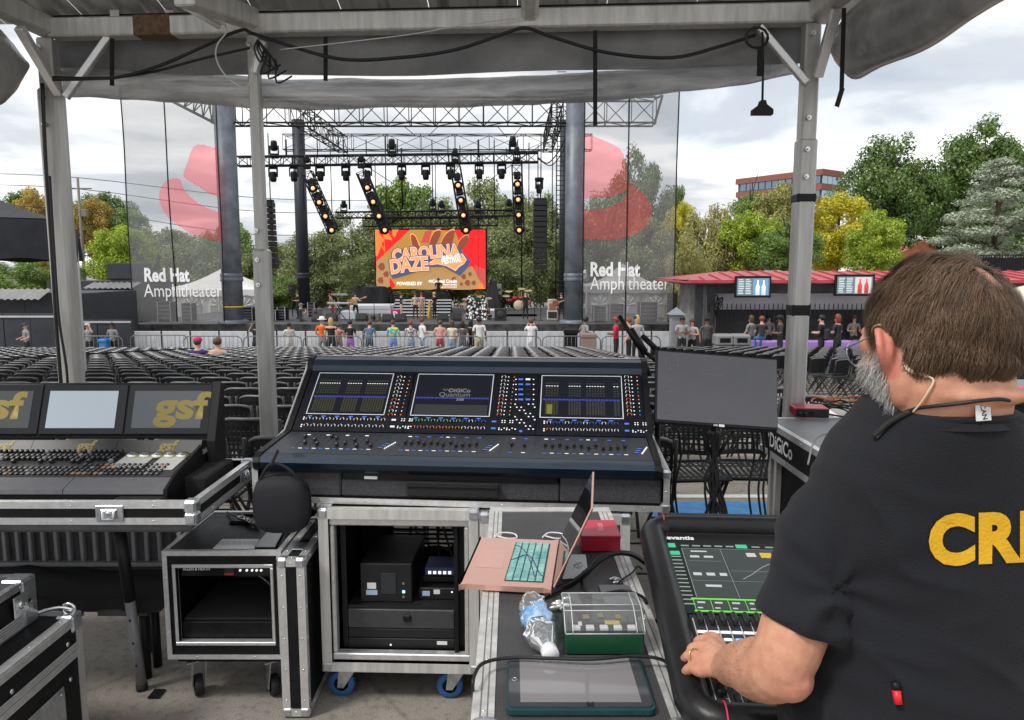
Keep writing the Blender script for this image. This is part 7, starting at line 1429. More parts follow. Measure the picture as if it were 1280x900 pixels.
b=MB();b.box(-w_,w_,0,.125,0,.042,.003);b.build('base',GRN,gb);b=MB();b.box(-w_+.006,w_-.006,.006,.119,.0425,.0435);b.build('key_bed',BLKG,gb)
for k in range(5):b=MB();x=-w_+.022+k*(2*w_-.044)/4;b.box(x-.008,x+.008,.012,.026,.0437,.050,.001);b.build('white_key',WHITE,gb)
for k,(x,y,ww,m)in enumerate(((-.03,.07,.014,YEL),(.0,.075,.012,YEL),(.035,.07,.012,YEL),(.02,.045,.03,mat('yellow_strip',(.55,.45,.08),.5)),(-.045,.04,.008,WHITE))):b=MB();b.box(x-ww/2,x+ww/2,y-.008,y+.008,.0437,.046,.001);b.build('switch_label',m,gb)
b=MB();t=.0015;y2,z2,zt=.045,.074,.076
def lidf(b):
 out=[(0,.0425),(.0,.05),(y2-.005,.072),(y2+.012,zt),(.112,zt),(.124,.066),(.124,.0425)];inn=[(y+(t if y<.06 else-t),z-t*(1 if z>.045 else 0))for y,z in out];n=len(out)
 for s in (-w_-.001,w_+.001):b.add([(s,y,z)for y,z in out],[tuple(range(n))])
 for i in range(n-1):a,c=out[i],out[i+1];b.add([(-w_-.001,*a),(w_+.001,*a),(w_+.001,*c),(-w_-.001,*c)],[(0,1,2,3)])
b=MB();lidf(b);lid_=b.build('clear_lid',LID,gb)
b=MB();e=[(0,.0435),(0,.05),(y2-.005,.072),(y2+.012,zt),(.112,zt),(.124,.066)]
for s in (-w_-.001,w_+.001,-w_+.014,w_-.014):b.tube([(s,*q)for q in e],.0011,5)
for q in (e[0],e[2],e[3],e[4]):b.tube([(-w_,*q),(w_,*q)],.0011,5)
b.build('lid_edge',mat('lid_edge',(.55,.57,.57),.15),lid_)
# phone dock behind it
ph=flat('phone_dock','black phone lying in a dock behind the green box','phone',((748,737),(785,737),(803,768),(796,772),(756,760)),CZ+.004,BLKG,.012);b=MB();b.tube(spline([(-.04,.02,.013),(.01,.03,.016),(.045,.0,.016),(.05,-.03,.014)],4),.004,6);b.build('rim',BLK,ph)
b=MB();[b.ell((rnd.uniform(-.02,.02),rnd.uniform(-.015,.015),.004),(.008,.004,.004),6,4)for _ in range(10)];wr=b.build('foil_wrapper',mat('foil',(.6,.6,.6),.25,.8));wr.location=PZ(768,727,CZ+.004);tag(wr,'crumpled scrap of clear foil beside the thin black lead','wrapper')
b=MB();[b.ell((rnd.uniform(-.02,.02),rnd.uniform(-.03,.03),.006),(.012,.005,.007),6,4)for _ in range(12)];wr=b.build('foil_wrapper',MATS['foil']);wr.location=PZ(700,757,CZ+.004);tag(wr,'crumpled foil scrap between the bottle and the green box','wrapper')
# tablet
tz=CZ+.008;tq=[PZ(x,y,tz)for x,y in ((629,888),(823,886),(806,829),(634,823))];w_=(tq[1].x-tq[0].x)/2;dpt=tq[3].y-tq[0].y;tbm=thing('tablet','tablet in a dark teal case reflecting the sky, nearest the camera','tablet',((tq[0].x+tq[1].x)/2,tq[0].y,CZ+.004))
TEALC=mat('teal_case',(.012,.05,.06),.45,0,.1,30);dpt=.168;w_=.1225
def rr(w0,w1,d0,d1,r):return[(x,y)for cx,cy,a0 in ((w1-r,d1-r,0),(w0+r,d1-r,90),(w0+r,d0+r,180),(w1-r,d0+r,270))for x,y in ((cx+r*math.cos(R(a0+a)),cy+r*math.sin(R(a0+a)))for a in (0,30,60,90))]
b=MB();b.prism(rr(-w_-.004,w_+.004,-.008,dpt+.003,.012),0,.009,'z');b.build('case',TEALC,tbm);b=MB();b.prism(rr(-w_,w_,0,dpt,.010),.0092,.0112,'z');b.build('glass',mat('tablet_bezel',(.05,.055,.06),.04,spec=.8),tbm)
b=MB();b.box(-w_+.02,w_-.018,.012,dpt-.012,.0114,.0117);b.build('display',mat('tablet_display',(.22,.21,.22),.035,spec=1.),tbm);b=MB();b.tube([(-w_+.010+.0045*math.cos(a),dpt*.5+.0045*math.sin(a),.0114)for a in np.linspace(0,6.28,16)[:-1]],.0006,4,closed=True);b.build('home_button',CHROME,tbm)
b=MB();[b.box(x-.0012,x+.0012,.0025,.0025+h,.0114,.0122)for x,h in ((.012,.010),(.0165,.008),(.021,.010))];b.box(.0108,.0222,.0005,.003,.0114,.0122);b.build('trident_mark',BLK,tbm)
# control desk under the man's hand
AP=(.293,1.108,CZ);AYAW=R(-3.7)
ak=thing('road_case','black road case holding the control desk with the green screen','road case',(.34,1.05,0),AYAW);b=MB();b.box(.0,.95,.02,.78,.03,.90);b.build('body',LAM,ak);b=MB();b.box(-.02,.95,.742,.762,.9005,1.062,.003);b.build('rear_lid_panel',LAM,ak);pt_('rivets',CHROME,lambda b:[b.ell((x,.7415,1.04),(.004,.003,.004),6,4)for x in (.12,.27,.5)],ak,kind='stuff')
av=thing('control_desk','black control desk with rounded frame, red stripes and green touch screen','mixing desk',AP,AYAW);AM=Matrix.Translation(AP)@Matrix.Rotation(AYAW,4,'Z')
AW,AD,ZF,ZR=.92,.615,.045,.130;sl=Vector((0,AD,ZR-ZF));PM=fr((0,0,ZF),(1,0,0),sl);PL=sl.length
def onq(px,py):W_=AM@PM;Wi=W_.inverted();o=Wi@CAM;d=Wi.to_3x3()@ray(px,py);q=o-d*(o.z/d.z);return q.x,q.y
AVB=mat('desk_black',(.011,.011,.012),.36,0,.15,25,.03,200,spec=.35);AVG=mat('desk_grey',(.030,.031,.034),.42,0,.1,30)
b=MB();b.prism([(0,.0),(AD,0),(AD,ZR-.02),(0,ZF-.02)],.01,AW-.01,'x');b.build('body',AVB,av)
b=MB();r=.034;o=b.M;b.M=PM;cor=[(r,r),(AW-r,r),(AW-r,PL-r*.8),(r,PL-r*.8)];pts=[]
for i,(cx,cy)in enumerate(((.045,.03),(AW-.045,.03),(AW-.045,PL-.035),(.045,PL-.035))):
 for a in (0,30,60,90):A_=R(180+90*i+a);pts.append((cx+.045*math.cos(A_),cy+.045*math.sin(A_),.0))
b.tube(pts,.030,14,closed=True);b.M=o;b.build('frame_bolster',AVB,av)
pt_('panel',AVG,lambda b:rect(b,PM,.03,AW-.03,.02,PL-.02,-.01,.004,.003),av);pt_('screen_surround',AVB,lambda b:rect(b,PM,.035,.66,.335,PL-.03,.0042,.007,.004),av)
REDS=mat('red_stripe',(.6,.03,.08),.5)
def stripe(px,py,vv):u,v=onq(px,py);o_=b.M;b.M=PM;b.tube([(u+.002*0,vv+.0305*math.cos(a),.0305*math.sin(a))for a in np.linspace(0,6.28,18)[:-1]],.0016,5,closed=True);b.M=o_
b=MB();stripe(831,668,PL-.035+.045);b.build('red_stripe',REDS,av);b=MB();stripe(902,890,-.015);b.build('red_stripe',REDS,av)
u,v=onq(850,676);text('avantis',.024,WHITE,av,PM@Matrix.Translation((u,v,.0075)),.03,space=1.0,width=.062)
s0,s1=onq(832,683),onq(843,770);u0=(s0[0]+s1[0])/2;u1=.64;v1=s0[1];v0=s1[1]
SG=mat('ui_dark',(.005,.006,.006),.08,spec=.2,emit=(.012,.016,.015),estr=1.);sd=pt_('touch_screen',SG,lambda b:rect(b,PM,u0,u1,v0,v1,.0072,.0085),av)
UG,UG2,UGR,UGW=mat('ui_green',(.05,.3,.05),.3,emit=(.12,.42,.03),estr=.7),mat('ui_teal',(.03,.2,.12),.3,emit=(.03,.34,.18),estr=.7),mat('ui_line',(.1,.11,.1),.3,emit=(.16,.18,.17),estr=.8),mat('ui_text',(.3,.3,.3),.3,emit=(.2,.22,.21),estr=.8);UGD=mat('ui_panel',(.02,.025,.025),.2,emit=(.025,.03,.03),estr=1.)
def ui(name,m,qs,z=0,kind=None):return pt_(name,m,lambda b:[rect(b,PM,u0+a*.25,u0+c*.25,v1-d*(v1-v0),v1-e*(v1-v0),.0086+z*.0003,.0088+z*.0003)for a,c,e,d in qs],sd,kind=kind)
ui('menu_block',UG2,[(.02,.12,.0,.07)]);ui('menu_block',UG2,[(.03,.14,.13,.19)]);ui('tab_row',UG2,[(.66,.76,.0,.06)]);ui('meter_block',UG2,[(1.15,1.26,.08,.17)]);ui('meter_block',UG2,[(1.16,1.27,.19,.3)])
ui('menu_row',UGR,[(.03,.14,.21+k*.056,.225+k*.056)for k in range(13)],kind='stuff');ui('tab_text',UGR,[(.17+k*.1,.24+k*.1,.025,.045)for k in range(5)]+[(.8+k*.12,.87+k*.12,.025,.045)for k in range(3)],kind='stuff')
ui('editor_panel',UGD,[(.17,.50,.09,.56)]);ui('editor_panel',UGD,[(.515,1.12,.09,.56)]);ui('editor_panel',UGD,[(.17,.50,.58,.80)]);ui('editor_panel',UGD,[(.515,1.2,.58,.80)]);ui('panel_line',UGR,[(.165,1.2,.57,.574),(.505,.510,.08,.8),(.165,.17,.08,.8),(.165,1.2,.08,.084),(.54,1.0,.42,.422),(.2,.48,.28,.282)],1,'stuff')
ui('editor_text',UGW,[(.24,.38,.12,.14),(.22,.3,.2,.23),(.34,.42,.2,.23),(.72,.8,.14,.2),(1.0,1.07,.27,.30),(1.0,1.07,.36,.39),(.27,.4,.63,.66),(.8,.9,.72,.75),(.2,.27,.46,.5),(.31,.38,.46,.5),(.42,.48,.46,.5)],2,'stuff');ui('yellow_key',mat('ui_amber',(.3,.2,.02),.3,emit=(.4,.26,.03),estr=.6),[(.84,.94,.13,.21)],1)
b=MB();o_=b.M;b.M=PM;b.tube([(u0+.25*x,v1-y*(v1-v0),.0092)for x,y in ((.60,.54),(.70,.46),(.80,.36),(.92,.28),(1.0,.24))],.0006,4);b.M=o_;b.build('curve',UGW,sd)
ui('green_strip',UG,[(.12,1.2,.81,.83),(.12,1.2,.965,.985)]);ui('channel_cell',UGD,[(.14+k*.135,.265+k*.135,.835,.96)for k in range(8)],1,'stuff');ui('channel_text',UGW,[(.16+k*.135,.22+k*.135,.86,.88)for k in range(8)]+[(.15+k*.135,.19+k*.135,.93,.945)for k in range(8)],2,'stuff');ui('cell_line',UG,[(.13+k*.135,.135+k*.135,.83,.97)for k in range(9)],2,'stuff')
LK=mat('lit_key',(.7,.72,.74),.4,emit=(.75,.78,.8),estr=.25)
k0=[onq(x,y)for x,y in ((853,783),(855,789),(858,794),(860,804),(861,809))]
pt_('soft_key',LK,lambda b:[rect(b,PM,u-.008,u+.008,v-.004,v+.004,.0042,.007,.002)for u,v in k0],av,kind='stuff')
f0=onq(874,780);f1=onq(917,782);dx=(f1[0]-f0[0])/3;b=MB();g=MB();lk=MB();sl_=MB()
for i in range(12):
 u=f0[0]+dx*i;v=f0[1]
 rect(b,PM,u-.006,u+.006,v-.016,v+.012,.008,.024,.004);rect(lk,PM,u-.0095,u+.0095,v-.036,v-.028,.0042,.007,.002);rect(lk,PM,u-.008,u+.008,v-.058,v-.05,.0042,.007,.002,1 if i==3 else 0)
 rect(g,PM,u-dx/2-.0008,u-dx/2+.0008,v-.30,v+.012,.0041,.0048);rect(g,PM,u-.0006,u+.0006,v-.30,v-.08,.0041,.005,0,1);[rect(g,PM,u+.006,u+.010,v-.29+q*.02,v-.289+q*.02,.0041,.0046)for q in range(10)]
 fv=v-.20-.03*((i*5)%3);rect(sl_,PM,u-.008,u+.008,fv-.012,fv+.012,.008,.022,.004)
b.build('rotary',[KNOB],av,kind='stuff');lk.build('key_row',[LK,mat('blue_key',(.2,.45,.9),.4,emit=(.15,.45,1),estr=.5)],av,kind='stuff');g.build('strip_lines',[mat('strip_white',(.55,.55,.55),.5),BLK],av,kind='stuff');sl_.build('fader_cap',[KNOB],av,kind='stuff')
pt_('wrist_rest',AVB,lambda b:rect(b,PM,.10,AW-.05,.012,.085,.0042,.012,.005),av)
# monitor, stand and cables
mt=thing('monitor','flat grey computer monitor on a stand between the big desk and the long black case','monitor',tuple(P(897,488,3.1)));tl_,tr_,br_,bl_=(P(x,y,Y)-mt.location for x,y,Y in ((827,438,3.08),(980,447,3.12),(972,541,3.02),(815,527,2.98)))
ux=((tr_-tl_)+(br_-bl_));uy=((tl_-bl_)+(tr_-br_));MM=fr((0,0,0),ux,uy);mw,mh_=ux.length/4,uy.length/4
SG2=mat('monitor_screen',(.085,.085,.095),.22,0,.10,3,spec=.6);b=MB();b.M=MM;b.box(-mw,mw,-mh_,mh_,-.03,-.002,.006);b.box(-mw*.4,mw*.4,-mh_*.5,mh_*.5,-.06,-.0305,.01);b.build('housing',BLK,mt);b=MB();b.M=MM;b.box(-mw+.006,mw-.006,-mh_+.016,mh_-.006,-.0018,.0004);s=b.build('screen',SG2,mt)
b=MB();b.M=MM;b.box(-.018,.005,-mh_+.003,-mh_+.013,-.0015,.0006);b.build('badge',BLKG,mt);b=MB();b.M=MM;b.box(.006,.03,-mh_+.003,-mh_+.013,-.0015,.0008);b.build('sticker',WHITE,mt);text('DELL',.009,WHITE,mt,MM@Matrix.Translation((-.007,-mh_+.008,.0009)),.03)
b=MB();b.M=MM;[b.box(-mw*.8+k*.0,-mw*.8+.012,mh_*.5-k*.05,mh_*.5-k*.05+.002,.0005,.0008)for k in range(6)];[b.box(*q,.0005,.0008)for q in ((-mw*.85,-mw*.65,mh_*.80,mh_*.803),(-mw*.85,-mw*.65,mh_*.58,mh_*.583),(-mw*.85,-mw*.842,mh_*.58,mh_*.8),(-mw*.658,-mw*.65,mh_*.58,mh_*.8),(-mw*.3,mw*.1,mh_*.42,mh_*.426))];b.build('faint_marks',mat('faint_marks',(.15,.15,.16),.4),s,kind='stuff')
jx=P(893,575,3.12);b=MB();b.cyl((.0,.05,-.1),jx-mt.location+Vector((0,0,0)),.014);b.cyl(jx-mt.location,Vector((jx.x,jx.y,ground(3.1)+.02))-mt.location,.016)
for a in (0.3,2.4,4.5):b.tube([Vector((jx.x,jx.y,.22))-mt.location,Vector((jx.x+.3*math.cos(a),jx.y+.3*math.sin(a),.012))-mt.location],.011,6)
b.build('stand',DARK,mt);b=MB();[b.tube([P(876+s_*0,538,3.1)-mt.location,P(893,575,3.12)-mt.location]if s_ else[P(918,538,3.1)-mt.location,P(893,575,3.12)-mt.location],.007,6)for s_ in (0,1)];b.build('yoke',DARK,mt)
cr3=random.Random(5)
for k in range(9):x0_=884+k*2;cable('monitor_cable',[P(x0_+cr3.uniform(-4,4),540,3.08),P(893+cr3.uniform(-3,3),574,3.1),P(890+cr3.uniform(-9,9),605,3.1),P(882+k*3+cr3.uniform(-8,8),645,3.1),P(880+k*4,690,3.1)],.005,'black cable number %s of the bundle tied to the monitor stand'%('one','two','three','four','five','six','seven','eight','nine')[k])
for k,px in enumerate((848,940,952,958)):cable('monitor_cable',[P(px,536,3.12),P(px+3,570,3.14),P(px-4,610,3.14),P(px,650,3.14)],.005,'single black cable dropping '+('left end','middle right','right','far right')[k]+' behind the monitor')
b=MB();b.tube([P(822,480,3.3),P(822,560,3.2),P(845,660,3.1)],.012,6);b.box(.62,.90,3.25,3.32,1.05,1.07);lt=thing('small_stand','small black shelf stand between the big desk and the monitor','stand',(.7,3.2,0));b.build('shelf_frame',DARK,lt,True)
# long black case at right with silver lettering
x0,x1,y0,y1,z0,z1=1.30,2.35,2.95,3.80,.735,.90
lc=thing('road_case','long black silver-edged road case with white lettering behind the bearded man','road case',(x0,y0,0));W,D=x1-x0,y1-y0
b=MB();b.box(0,W,0,D,z0,z1);b.build('body',LAM,lc);b=MB();b.box(.03,W-.03,.03,D-.03,z1+.0004,z1+.002);b.build('top_sheet',mat('grey_top',(.17,.17,.175),.4,0,.15,8),lc);trims(lc,0,W,0,D,z0,z1,.026,ALU,True,riv=.2,cs=.035)
b=MB();b.box(.06,W-.05,.05,D-.06,.04,z0-.001);b.build('desk_rack',INN,lc);b=MB();[b.box(.03,.058,y,y+.03,.04,z0-.001)for y in (.08,D-.15,D-.07)];b.build('rack_edge',ALUW,lc,kind='stuff')
text('DiGiCo',.10,WHITE,lc,fr((-.0045,D*.66,(z0+z1)/2),(0,-1,0),(0,0,1)),.02,width=.30)
b=MB();[b.box(-.0045,-.003,D*.66+.165+k*.016,D*.66+.175+k*.016,(z0+z1)/2+.012-.014*(k%2),(z0+z1)/2+.03-.014*(k%2))for k in range(3)];b.build('logo_mark',WHITE,lc,kind='stuff')
def onz(px,py,dz_=0):return PZ(px,py,z1+.003+dz_)
p=onz(1015,522);ab=thing('interface_box','small red audio interface box among cables on the long black case','audio box',tuple(p),R(-8));b=MB();b.box(-.085,.085,0,.14,0,.048,.004);b.build('case',mat('red_anodised',(.42,.012,.03),.3,.5),ab);b=MB();b.box(-.083,.083,-.004,-.0002,.003,.045,.002);b.build('front_plate',mat('front_black',(.02,.02,.02),.4),ab);b=MB();[b.M.identity()or b.cyl((x,-.0045,.025),(x,-.014,.025),.010,n=10)for x in (-.06,-.03,0)];b.build('socket',DARK,ab,kind='stuff')
b=MB();[b.cyl((-.06+k*.03,-.015,.025),(-.075+k*.025,-.055,.022),.008,n=8)for k in range(2)];b.build('plug',BLK,ab,kind='stuff')
for k in range(7):
 c0=onz(1040+cr3.uniform(-10,14),512+cr3.uniform(-6,6));rr_x,ry=cr3.uniform(.06,.13),cr3.uniform(.05,.10)
 b=MB();b.tube([c0+Vector((rr_x*math.cos(a+k),ry*math.sin(a+k),.01+.006*k+.01*math.sin(a*2+k)))for a in np.linspace(0,5.6,22)],.005,6);tag(b.build('coiled_cable',CABLE if k not in (2,5)else mat('orange_cable',(.55,.14,.05),.5)),('lowest black','second black','lower orange','third black','fourth black','upper orange','topmost black')[k]+' coil in the cable heap behind the red interface box','cable')
cable('thin_lead',[onz(1010,580,.0),onz(1020,548),onz(1045,541),onz(1078,541)],.004,'thin grey lead running along the long black case toward the man','lead',GREY);cable('white_lead',[onz(1050,524),onz(1068,522),onz(1090,520)],.002,'thin white lead on the long black case near the beard','lead',PAPER)
q=[onz(1040,543),onz(1062,543),onz(1110,556),onz(1100,566),onz(1066,560)];sl2=flat('closed_laptop','flat silver closed laptop at the front edge of the long black case','laptop',((1035,545),(1090,541),(1130,556),(1068,561)),z1+.006,mat('silver_lid',(.5,.5,.51),.35,.7),.014)
rl=thing('red_and_grey_device','red and grey device with a black front standing right of the man','device',tuple(P(1275,500,2.6)));b=MB();b.box(-.09,.3,-.02,.3,-.02,.012,.006);b.build('base',BLK,rl);b=MB();b.box(-.095,.3,.0,.3,.0125,.03,.008);b.build('grey_top',GREY,rl);b=MB();b.box(-.08,.05,.02,.2,.0305,.04,.004);b.build('red_top',mat('coral_red',(.7,.03,.09),.4),rl)
b=MB();b.box(-.09,.3,.0,.3,-.95,-.021);b.build('pedestal',LAM,rl)
# the bearded crew man at the control desk
man=thing('person','bearded man in a black crew shirt seen from behind, one hand on the control desk','person',(.60,.95,0))
def skin_mat():
 m=mat('man_skin',(.54,.25,.155),.48,0,.10,45,.10,420,col2=(.62,.315,.205));b=m.node_tree.nodes['Principled BSDF']
 b.inputs['Subsurface Weight'].default_value=.12;b.inputs['Subsurface Radius'].default_value=(.012,.004,.002);b.inputs['Subsurface Scale'].default_value=1.
 t=m.node_tree;g=t.nodes.new("ShaderNodeAttribute");g.attribute_name='flush';x=t.nodes.new("ShaderNodeMix");x.data_type='RGBA';src=b.inputs['Base Color'].links[0].from_socket
 t.links.new(g.outputs['Fac'],x.inputs[0]);t.links.new(src,x.inputs[6]);x.inputs[7].default_value=(.62,.17,.13,1);g2=t.nodes.new("ShaderNodeAttribute");g2.attribute_name='beard';x2=t.nodes.new("ShaderNodeMix");x2.data_type='RGBA';t.links.new(g2.outputs['Fac'],x2.inputs[0]);t.links.new(x.outputs[2],x2.inputs[6]);x2.inputs[7].default_value=(.30,.285,.275,1);t.links.new(x2.outputs[2],b.inputs['Base Color']);return m
MSK=skin_mat()
HC=Vector((.532,.925,1.573));HMX=Matrix.Translation(HC)@Matrix.Rotation(R(13),4,'Z')@Matrix.Rotation(R(-12),4,'X')@Matrix.Scale(.925,4)
def hp(x,y,z):return HMX@Vector((x,y,z))
def remeshed(b,vox,it,post=None,fac=.5):
 me=bpy.data.meshes.new('tmp');me.from_pydata(b.v,[],b.f);o=bpy.data.objects.new('tmp',me);COL.objects.link(o)
 r=o.modifiers.new('r','REMESH');r.mode='VOXEL';r.voxel_size=vox;s=o.modifiers.new('s','SMOOTH');s.factor=fac;s.iterations=it
 bpy.context.view_layer.update();dg=bpy.context.evaluated_depsgraph_get();n=bpy.data.meshes.new_from_object(o.evaluated_get(dg),depsgraph=dg);bpy.data.objects.remove(o)
 k=len(n.vertices);co=np.empty(k*3,np.float32);n.vertices.foreach_get('co',co);co=co.reshape(-1,3)
 if post is not None:no=np.empty(k*3,np.float32);n.vertices.foreach_get('normal',no);co=post(co,no.reshape(-1,3));n.vertices.foreach_set('co',co.reshape(-1).astype(np.float32))
 n.polygons.foreach_set('use_smooth',[True]*len(n.polygons));n.update();return n,co
 # skin: one continuous body
b=MB();b.M=HMX
b.ell((0,-.008,.018),(.075,.096,.098),24,18);b.ell((0,.032,-.045),(.060,.064,.074),20,14);b.ell((0,.078,-.092),(.030,.026,.024),12,8);b.ell((0,.082,.032),(.052,.022,.016),14,8)
for s in (-1,1):
 b.ell((s*.036,.068,-.022),(.030,.028,.028),12,8);b.ell((s*.046,.062,.012),(.022,.024,.022),12,8);b.ell((s*.070,.0,-.03),(.016,.035,.05),12,8)
 o=b.M;b.M=HMX@Matrix.Translation((s*.079,-.006,-.004))@Matrix.Rotation(s*R(24),4,'Z')@Matrix.Rotation(R(6),4,'X')
 b.ell((s*.006,-.005,.002),(.009,.018,.027),14,10);b.tube(spline([(0,.012,.004),(s*.008,.013,.017),(s*.013,.003,.027),(s*.018,-.012,.026),(s*.020,-.022,.011),(s*.017,-.019,-.007),(s*.010,-.008,-.020),(s*.004,.003,-.024),(0,.009,-.016)],4),.005,8);b.ell((s*.006,.0,-.022),(.006,.008,.009),10,7);b.M=o
b.tube([(0,.094,.022),(0,.108,-.002),(0,.121,-.026)],[.010,.011,.016],10);b.ell((-.013,.105,-.03),(.010,.012,.009),8,6);b.ell((.013,.105,-.03),(.010,.012,.009),8,6)
b.M=Matrix();NB=Vector((.556,.955,1.44));ncx=[hp(0,-.022,-.01),hp(0,-.020,-.05),hp(0,-.012,-.085).lerp(NB,.25),NB.lerp(hp(0,0,-.08),.22),NB,NB+Vector((.005,.01,-.10))]
b.tube(ncx,[.064,.066,.068,.072,.078,.08],24);b.ell(hp(.0,-.066,-.068),(.055,.026,.014),14,8)
b.tube([NB+Vector((-.03,.01,.0)),(.46,.965,1.375)],[.05,.036],14);b.tube([NB+Vector((.03,.01,.0)),(.70,.965,1.375)],[.05,.036],14);b.ell((.585,.965,1.2),(.16,.10,.22),16,12)
LS,LE,LW=Vector((.442,.965,1.360)),Vector((.352,.915,1.150)),PZ(911,834,1.045)
def limb(pts,rs,n=18):b.tube(spline(pts,5),list(np.interp(np.linspace(0,len(pts)-1,(len(pts)-1)*5+1),range(len(pts)),rs)),n)
limb([LS,LS.lerp(LE,.5)+Vector((-.004,.002,0)),LE+Vector((0,0,.012)),LE.lerp(LW,.3)+Vector((-.004,0,.0)),LE.lerp(LW,.7)+Vector((0,0,.004)),LW],[.044,.046,.041,.044,.036,.028]);b.ell(LE+Vector((.006,-.010,-.004)),(.032,.031,.032),12,8)
def hand(W,K,PIP,TIP,thumb,palmr=.0135):
 for i in range(4):b.tube([W.lerp(K[i],.12),W.lerp(K[i],.6)+Vector((0,0,.002)),K[i]],[.021,palmr,.0112],10);b.tube(spline([K[i],K[i].lerp(PIP[i],.5)+Vector((0,0,.003)),PIP[i],PIP[i].lerp(TIP[i],.55),TIP[i]],3),list(np.interp(np.linspace(0,4,13),range(5),[.0108,.0092,.0096,.0085,.0068])),10)
 b.ell(sum(K,W*2)/6,(.022,.024,.012),12,8);b.tube(spline(thumb,3),list(np.interp(np.linspace(0,len(thumb)-1,(len(thumb)-1)*3+1),range(len(thumb)),[.016,.0135,.0115,.0085][:len(thumb)])),10)
K_=[PZ(886,801,1.034),PZ(879,809,1.036),PZ(874,822,1.032),PZ(873,839,1.022)];PP=[PZ(873,802,1.026),PZ(865,811,1.026),PZ(861,820,1.022),PZ(862,836,1.012)];TT=[PZ(874,809,.999),PZ(864,818,.998),PZ(853.5,825,.998),PZ(855,841,.996)]
hand(LW,K_,PP,TT,[LW.lerp(K_[0],.2),PZ(897,804,1.02),PZ(889,797,1.008),PZ(880,797,.999)])
RS,RE,RW=Vector((.775,.965,1.385)),Vector((.845,.90,1.14)),Vector((.80,1.13,1.055));limb([RS,RS.lerp(RE,.5),RE+Vector((0,0,.01)),RE.lerp(RW,.3),RE.lerp(RW,.7),RW],[.044,.047,.042,.047,.037,.028]);b.ell(RE+Vector((.0,-.012,-.006)),(.034,.032,.034),12,8)
Kr=[RW+Vector(q)for q in ((-.052,.078,-.006),(-.035,.088,-.004),(-.016,.088,-.007),(.002,.080,-.013))];Pr=[k+Vector((-.012,.034,-.010))for k in Kr];Tr=[k+Vector((-.012,.024,-.026))for k in Pr];hand(RW,Kr,Pr,Tr,[RW+Vector((-.02,.02,0)),RW+Vector((-.045,.045,-.01)),RW+Vector((-.062,.07,-.02)),RW+Vector((-.066,.095,-.032))])
me,co=remeshed(b,.0032,5);me.name='body';me.materials.append(MSK);HI=np.array(HMX.inverted());lc_=(np.c_[co,np.ones(len(co))]@HI.T)[:,:3]
fl=np.zeros(len(co),np.float32);ear=(np.abs(lc_[:,0])>.081)&(np.abs(lc_[:,2]+.002)<.04)&(np.abs(lc_[:,1]+.006)<.035);fl[ear]=.6
fl+=.30*np.exp(-((co-np.array(LE+Vector((.02,-.03,-.02))))**2).sum(1)/.0016).astype(np.float32)
for p_ in K_:fl+=.30*np.exp(-((co-np.array(p_))**2).sum(1)/.00015).astype(np.float32)
fl+=.22*np.exp(-((lc_-np.array((.015,-.05,.11)))**2).sum(1)/.0016).astype(np.float32)
bd=np.clip((-.012-lc_[:,2])/.015,0,1)*np.clip((lc_[:,1]-.002)/.02,0,1)*(lc_[:,2]>-.13)*(np.abs(lc_[:,0])<.09);ab=me.attributes.new('beard','FLOAT','POINT');ab.data.foreach_set('value',bd.astype(np.float32));at=me.attributes.new('flush','FLOAT','POINT');at.data.foreach_set('value',np.clip(fl,0,.85));co2=co-np.array(man.location,np.float32);me.vertices.foreach_set('co',co2.reshape(-1));body=link('body',me,man);skin_bvh=BVHTree.FromPolygons([tuple(v)for v in co],[tuple(p.vertices)for p in me.polygons])
def mp(name,m,b,parent=None):l=man.location;b.v=[(x-l.x,y-l.y,z-l.z)for x,y,z in b.v];return link(name,b.mesh(name,m),parent or man)
b=MB();[b.ell(hp(s*.033,.083,.008),.0125,12,8)for s in (-1,1)];mp('eye',mat('eye_white',(.7,.68,.65),.15),b);b=MB();[b.ell(hp(s*.033,.0925,.008),.005,8,6)for s in (-1,1)];mp('iris',EYE,b)
# shirt
b=MB()
SEC=[(1.498,.546,.936,.083,.100),(1.474,.550,.942,.100,.107),(1.442,.556,.951,.132,.114),(1.395,.568,.958,.160,.119),(1.34,.578,.960,.178,.122),(1.26,.588,.960,.182,.127),(1.16,.592,.962,.194,.133),(1.06,.594,.966,.200,.142),(.94,.602,.966,.200,.146),(.86,.602,.966,.198,.143)]
vs=[];n=40
for z,cx,cy,a_,d_ in SEC:
 for j in range(n):
  t=2*math.pi*j/n;c,s=math.cos(t),math.sin(t);vs.append((cx+a_*math.copysign(abs(c)**.85,c),cy+d_*math.copysign(abs(s)**.85,s),z))
fs=[(i*n+j,(i+1)*n+j,(i+1)*n+(j+1)%n,i*n+(j+1)%n)for i in range(len(SEC)-1)for j in range(n)]+[tuple(range(n)),tuple(range((len(SEC)-1)*n,len(SEC)*n))[::-1]];b.add(vs,fs)
b.ell((.547,.937,1.496),(.082,.098,.012),24,8)
for s,S_,E_ in ((-1,LS,LE),(1,RS,RE)):
 b.tube([NB+Vector((s*.035,.008,-.008)),S_+Vector((-s*.03,0,.008)),S_+Vector((s*.004,0,-.002))],[.055,.058,.061],18)
 d=E_-S_;b.tube(spline([S_+Vector((-s*.03,0,.015)),S_+d*.15,S_+d*.42,S_+d*.74],5),list(np.interp(np.linspace(0,3,16),range(4),[.058,.060,.057,.059])),22)
AP_=np.array([.43,.93,1.29])
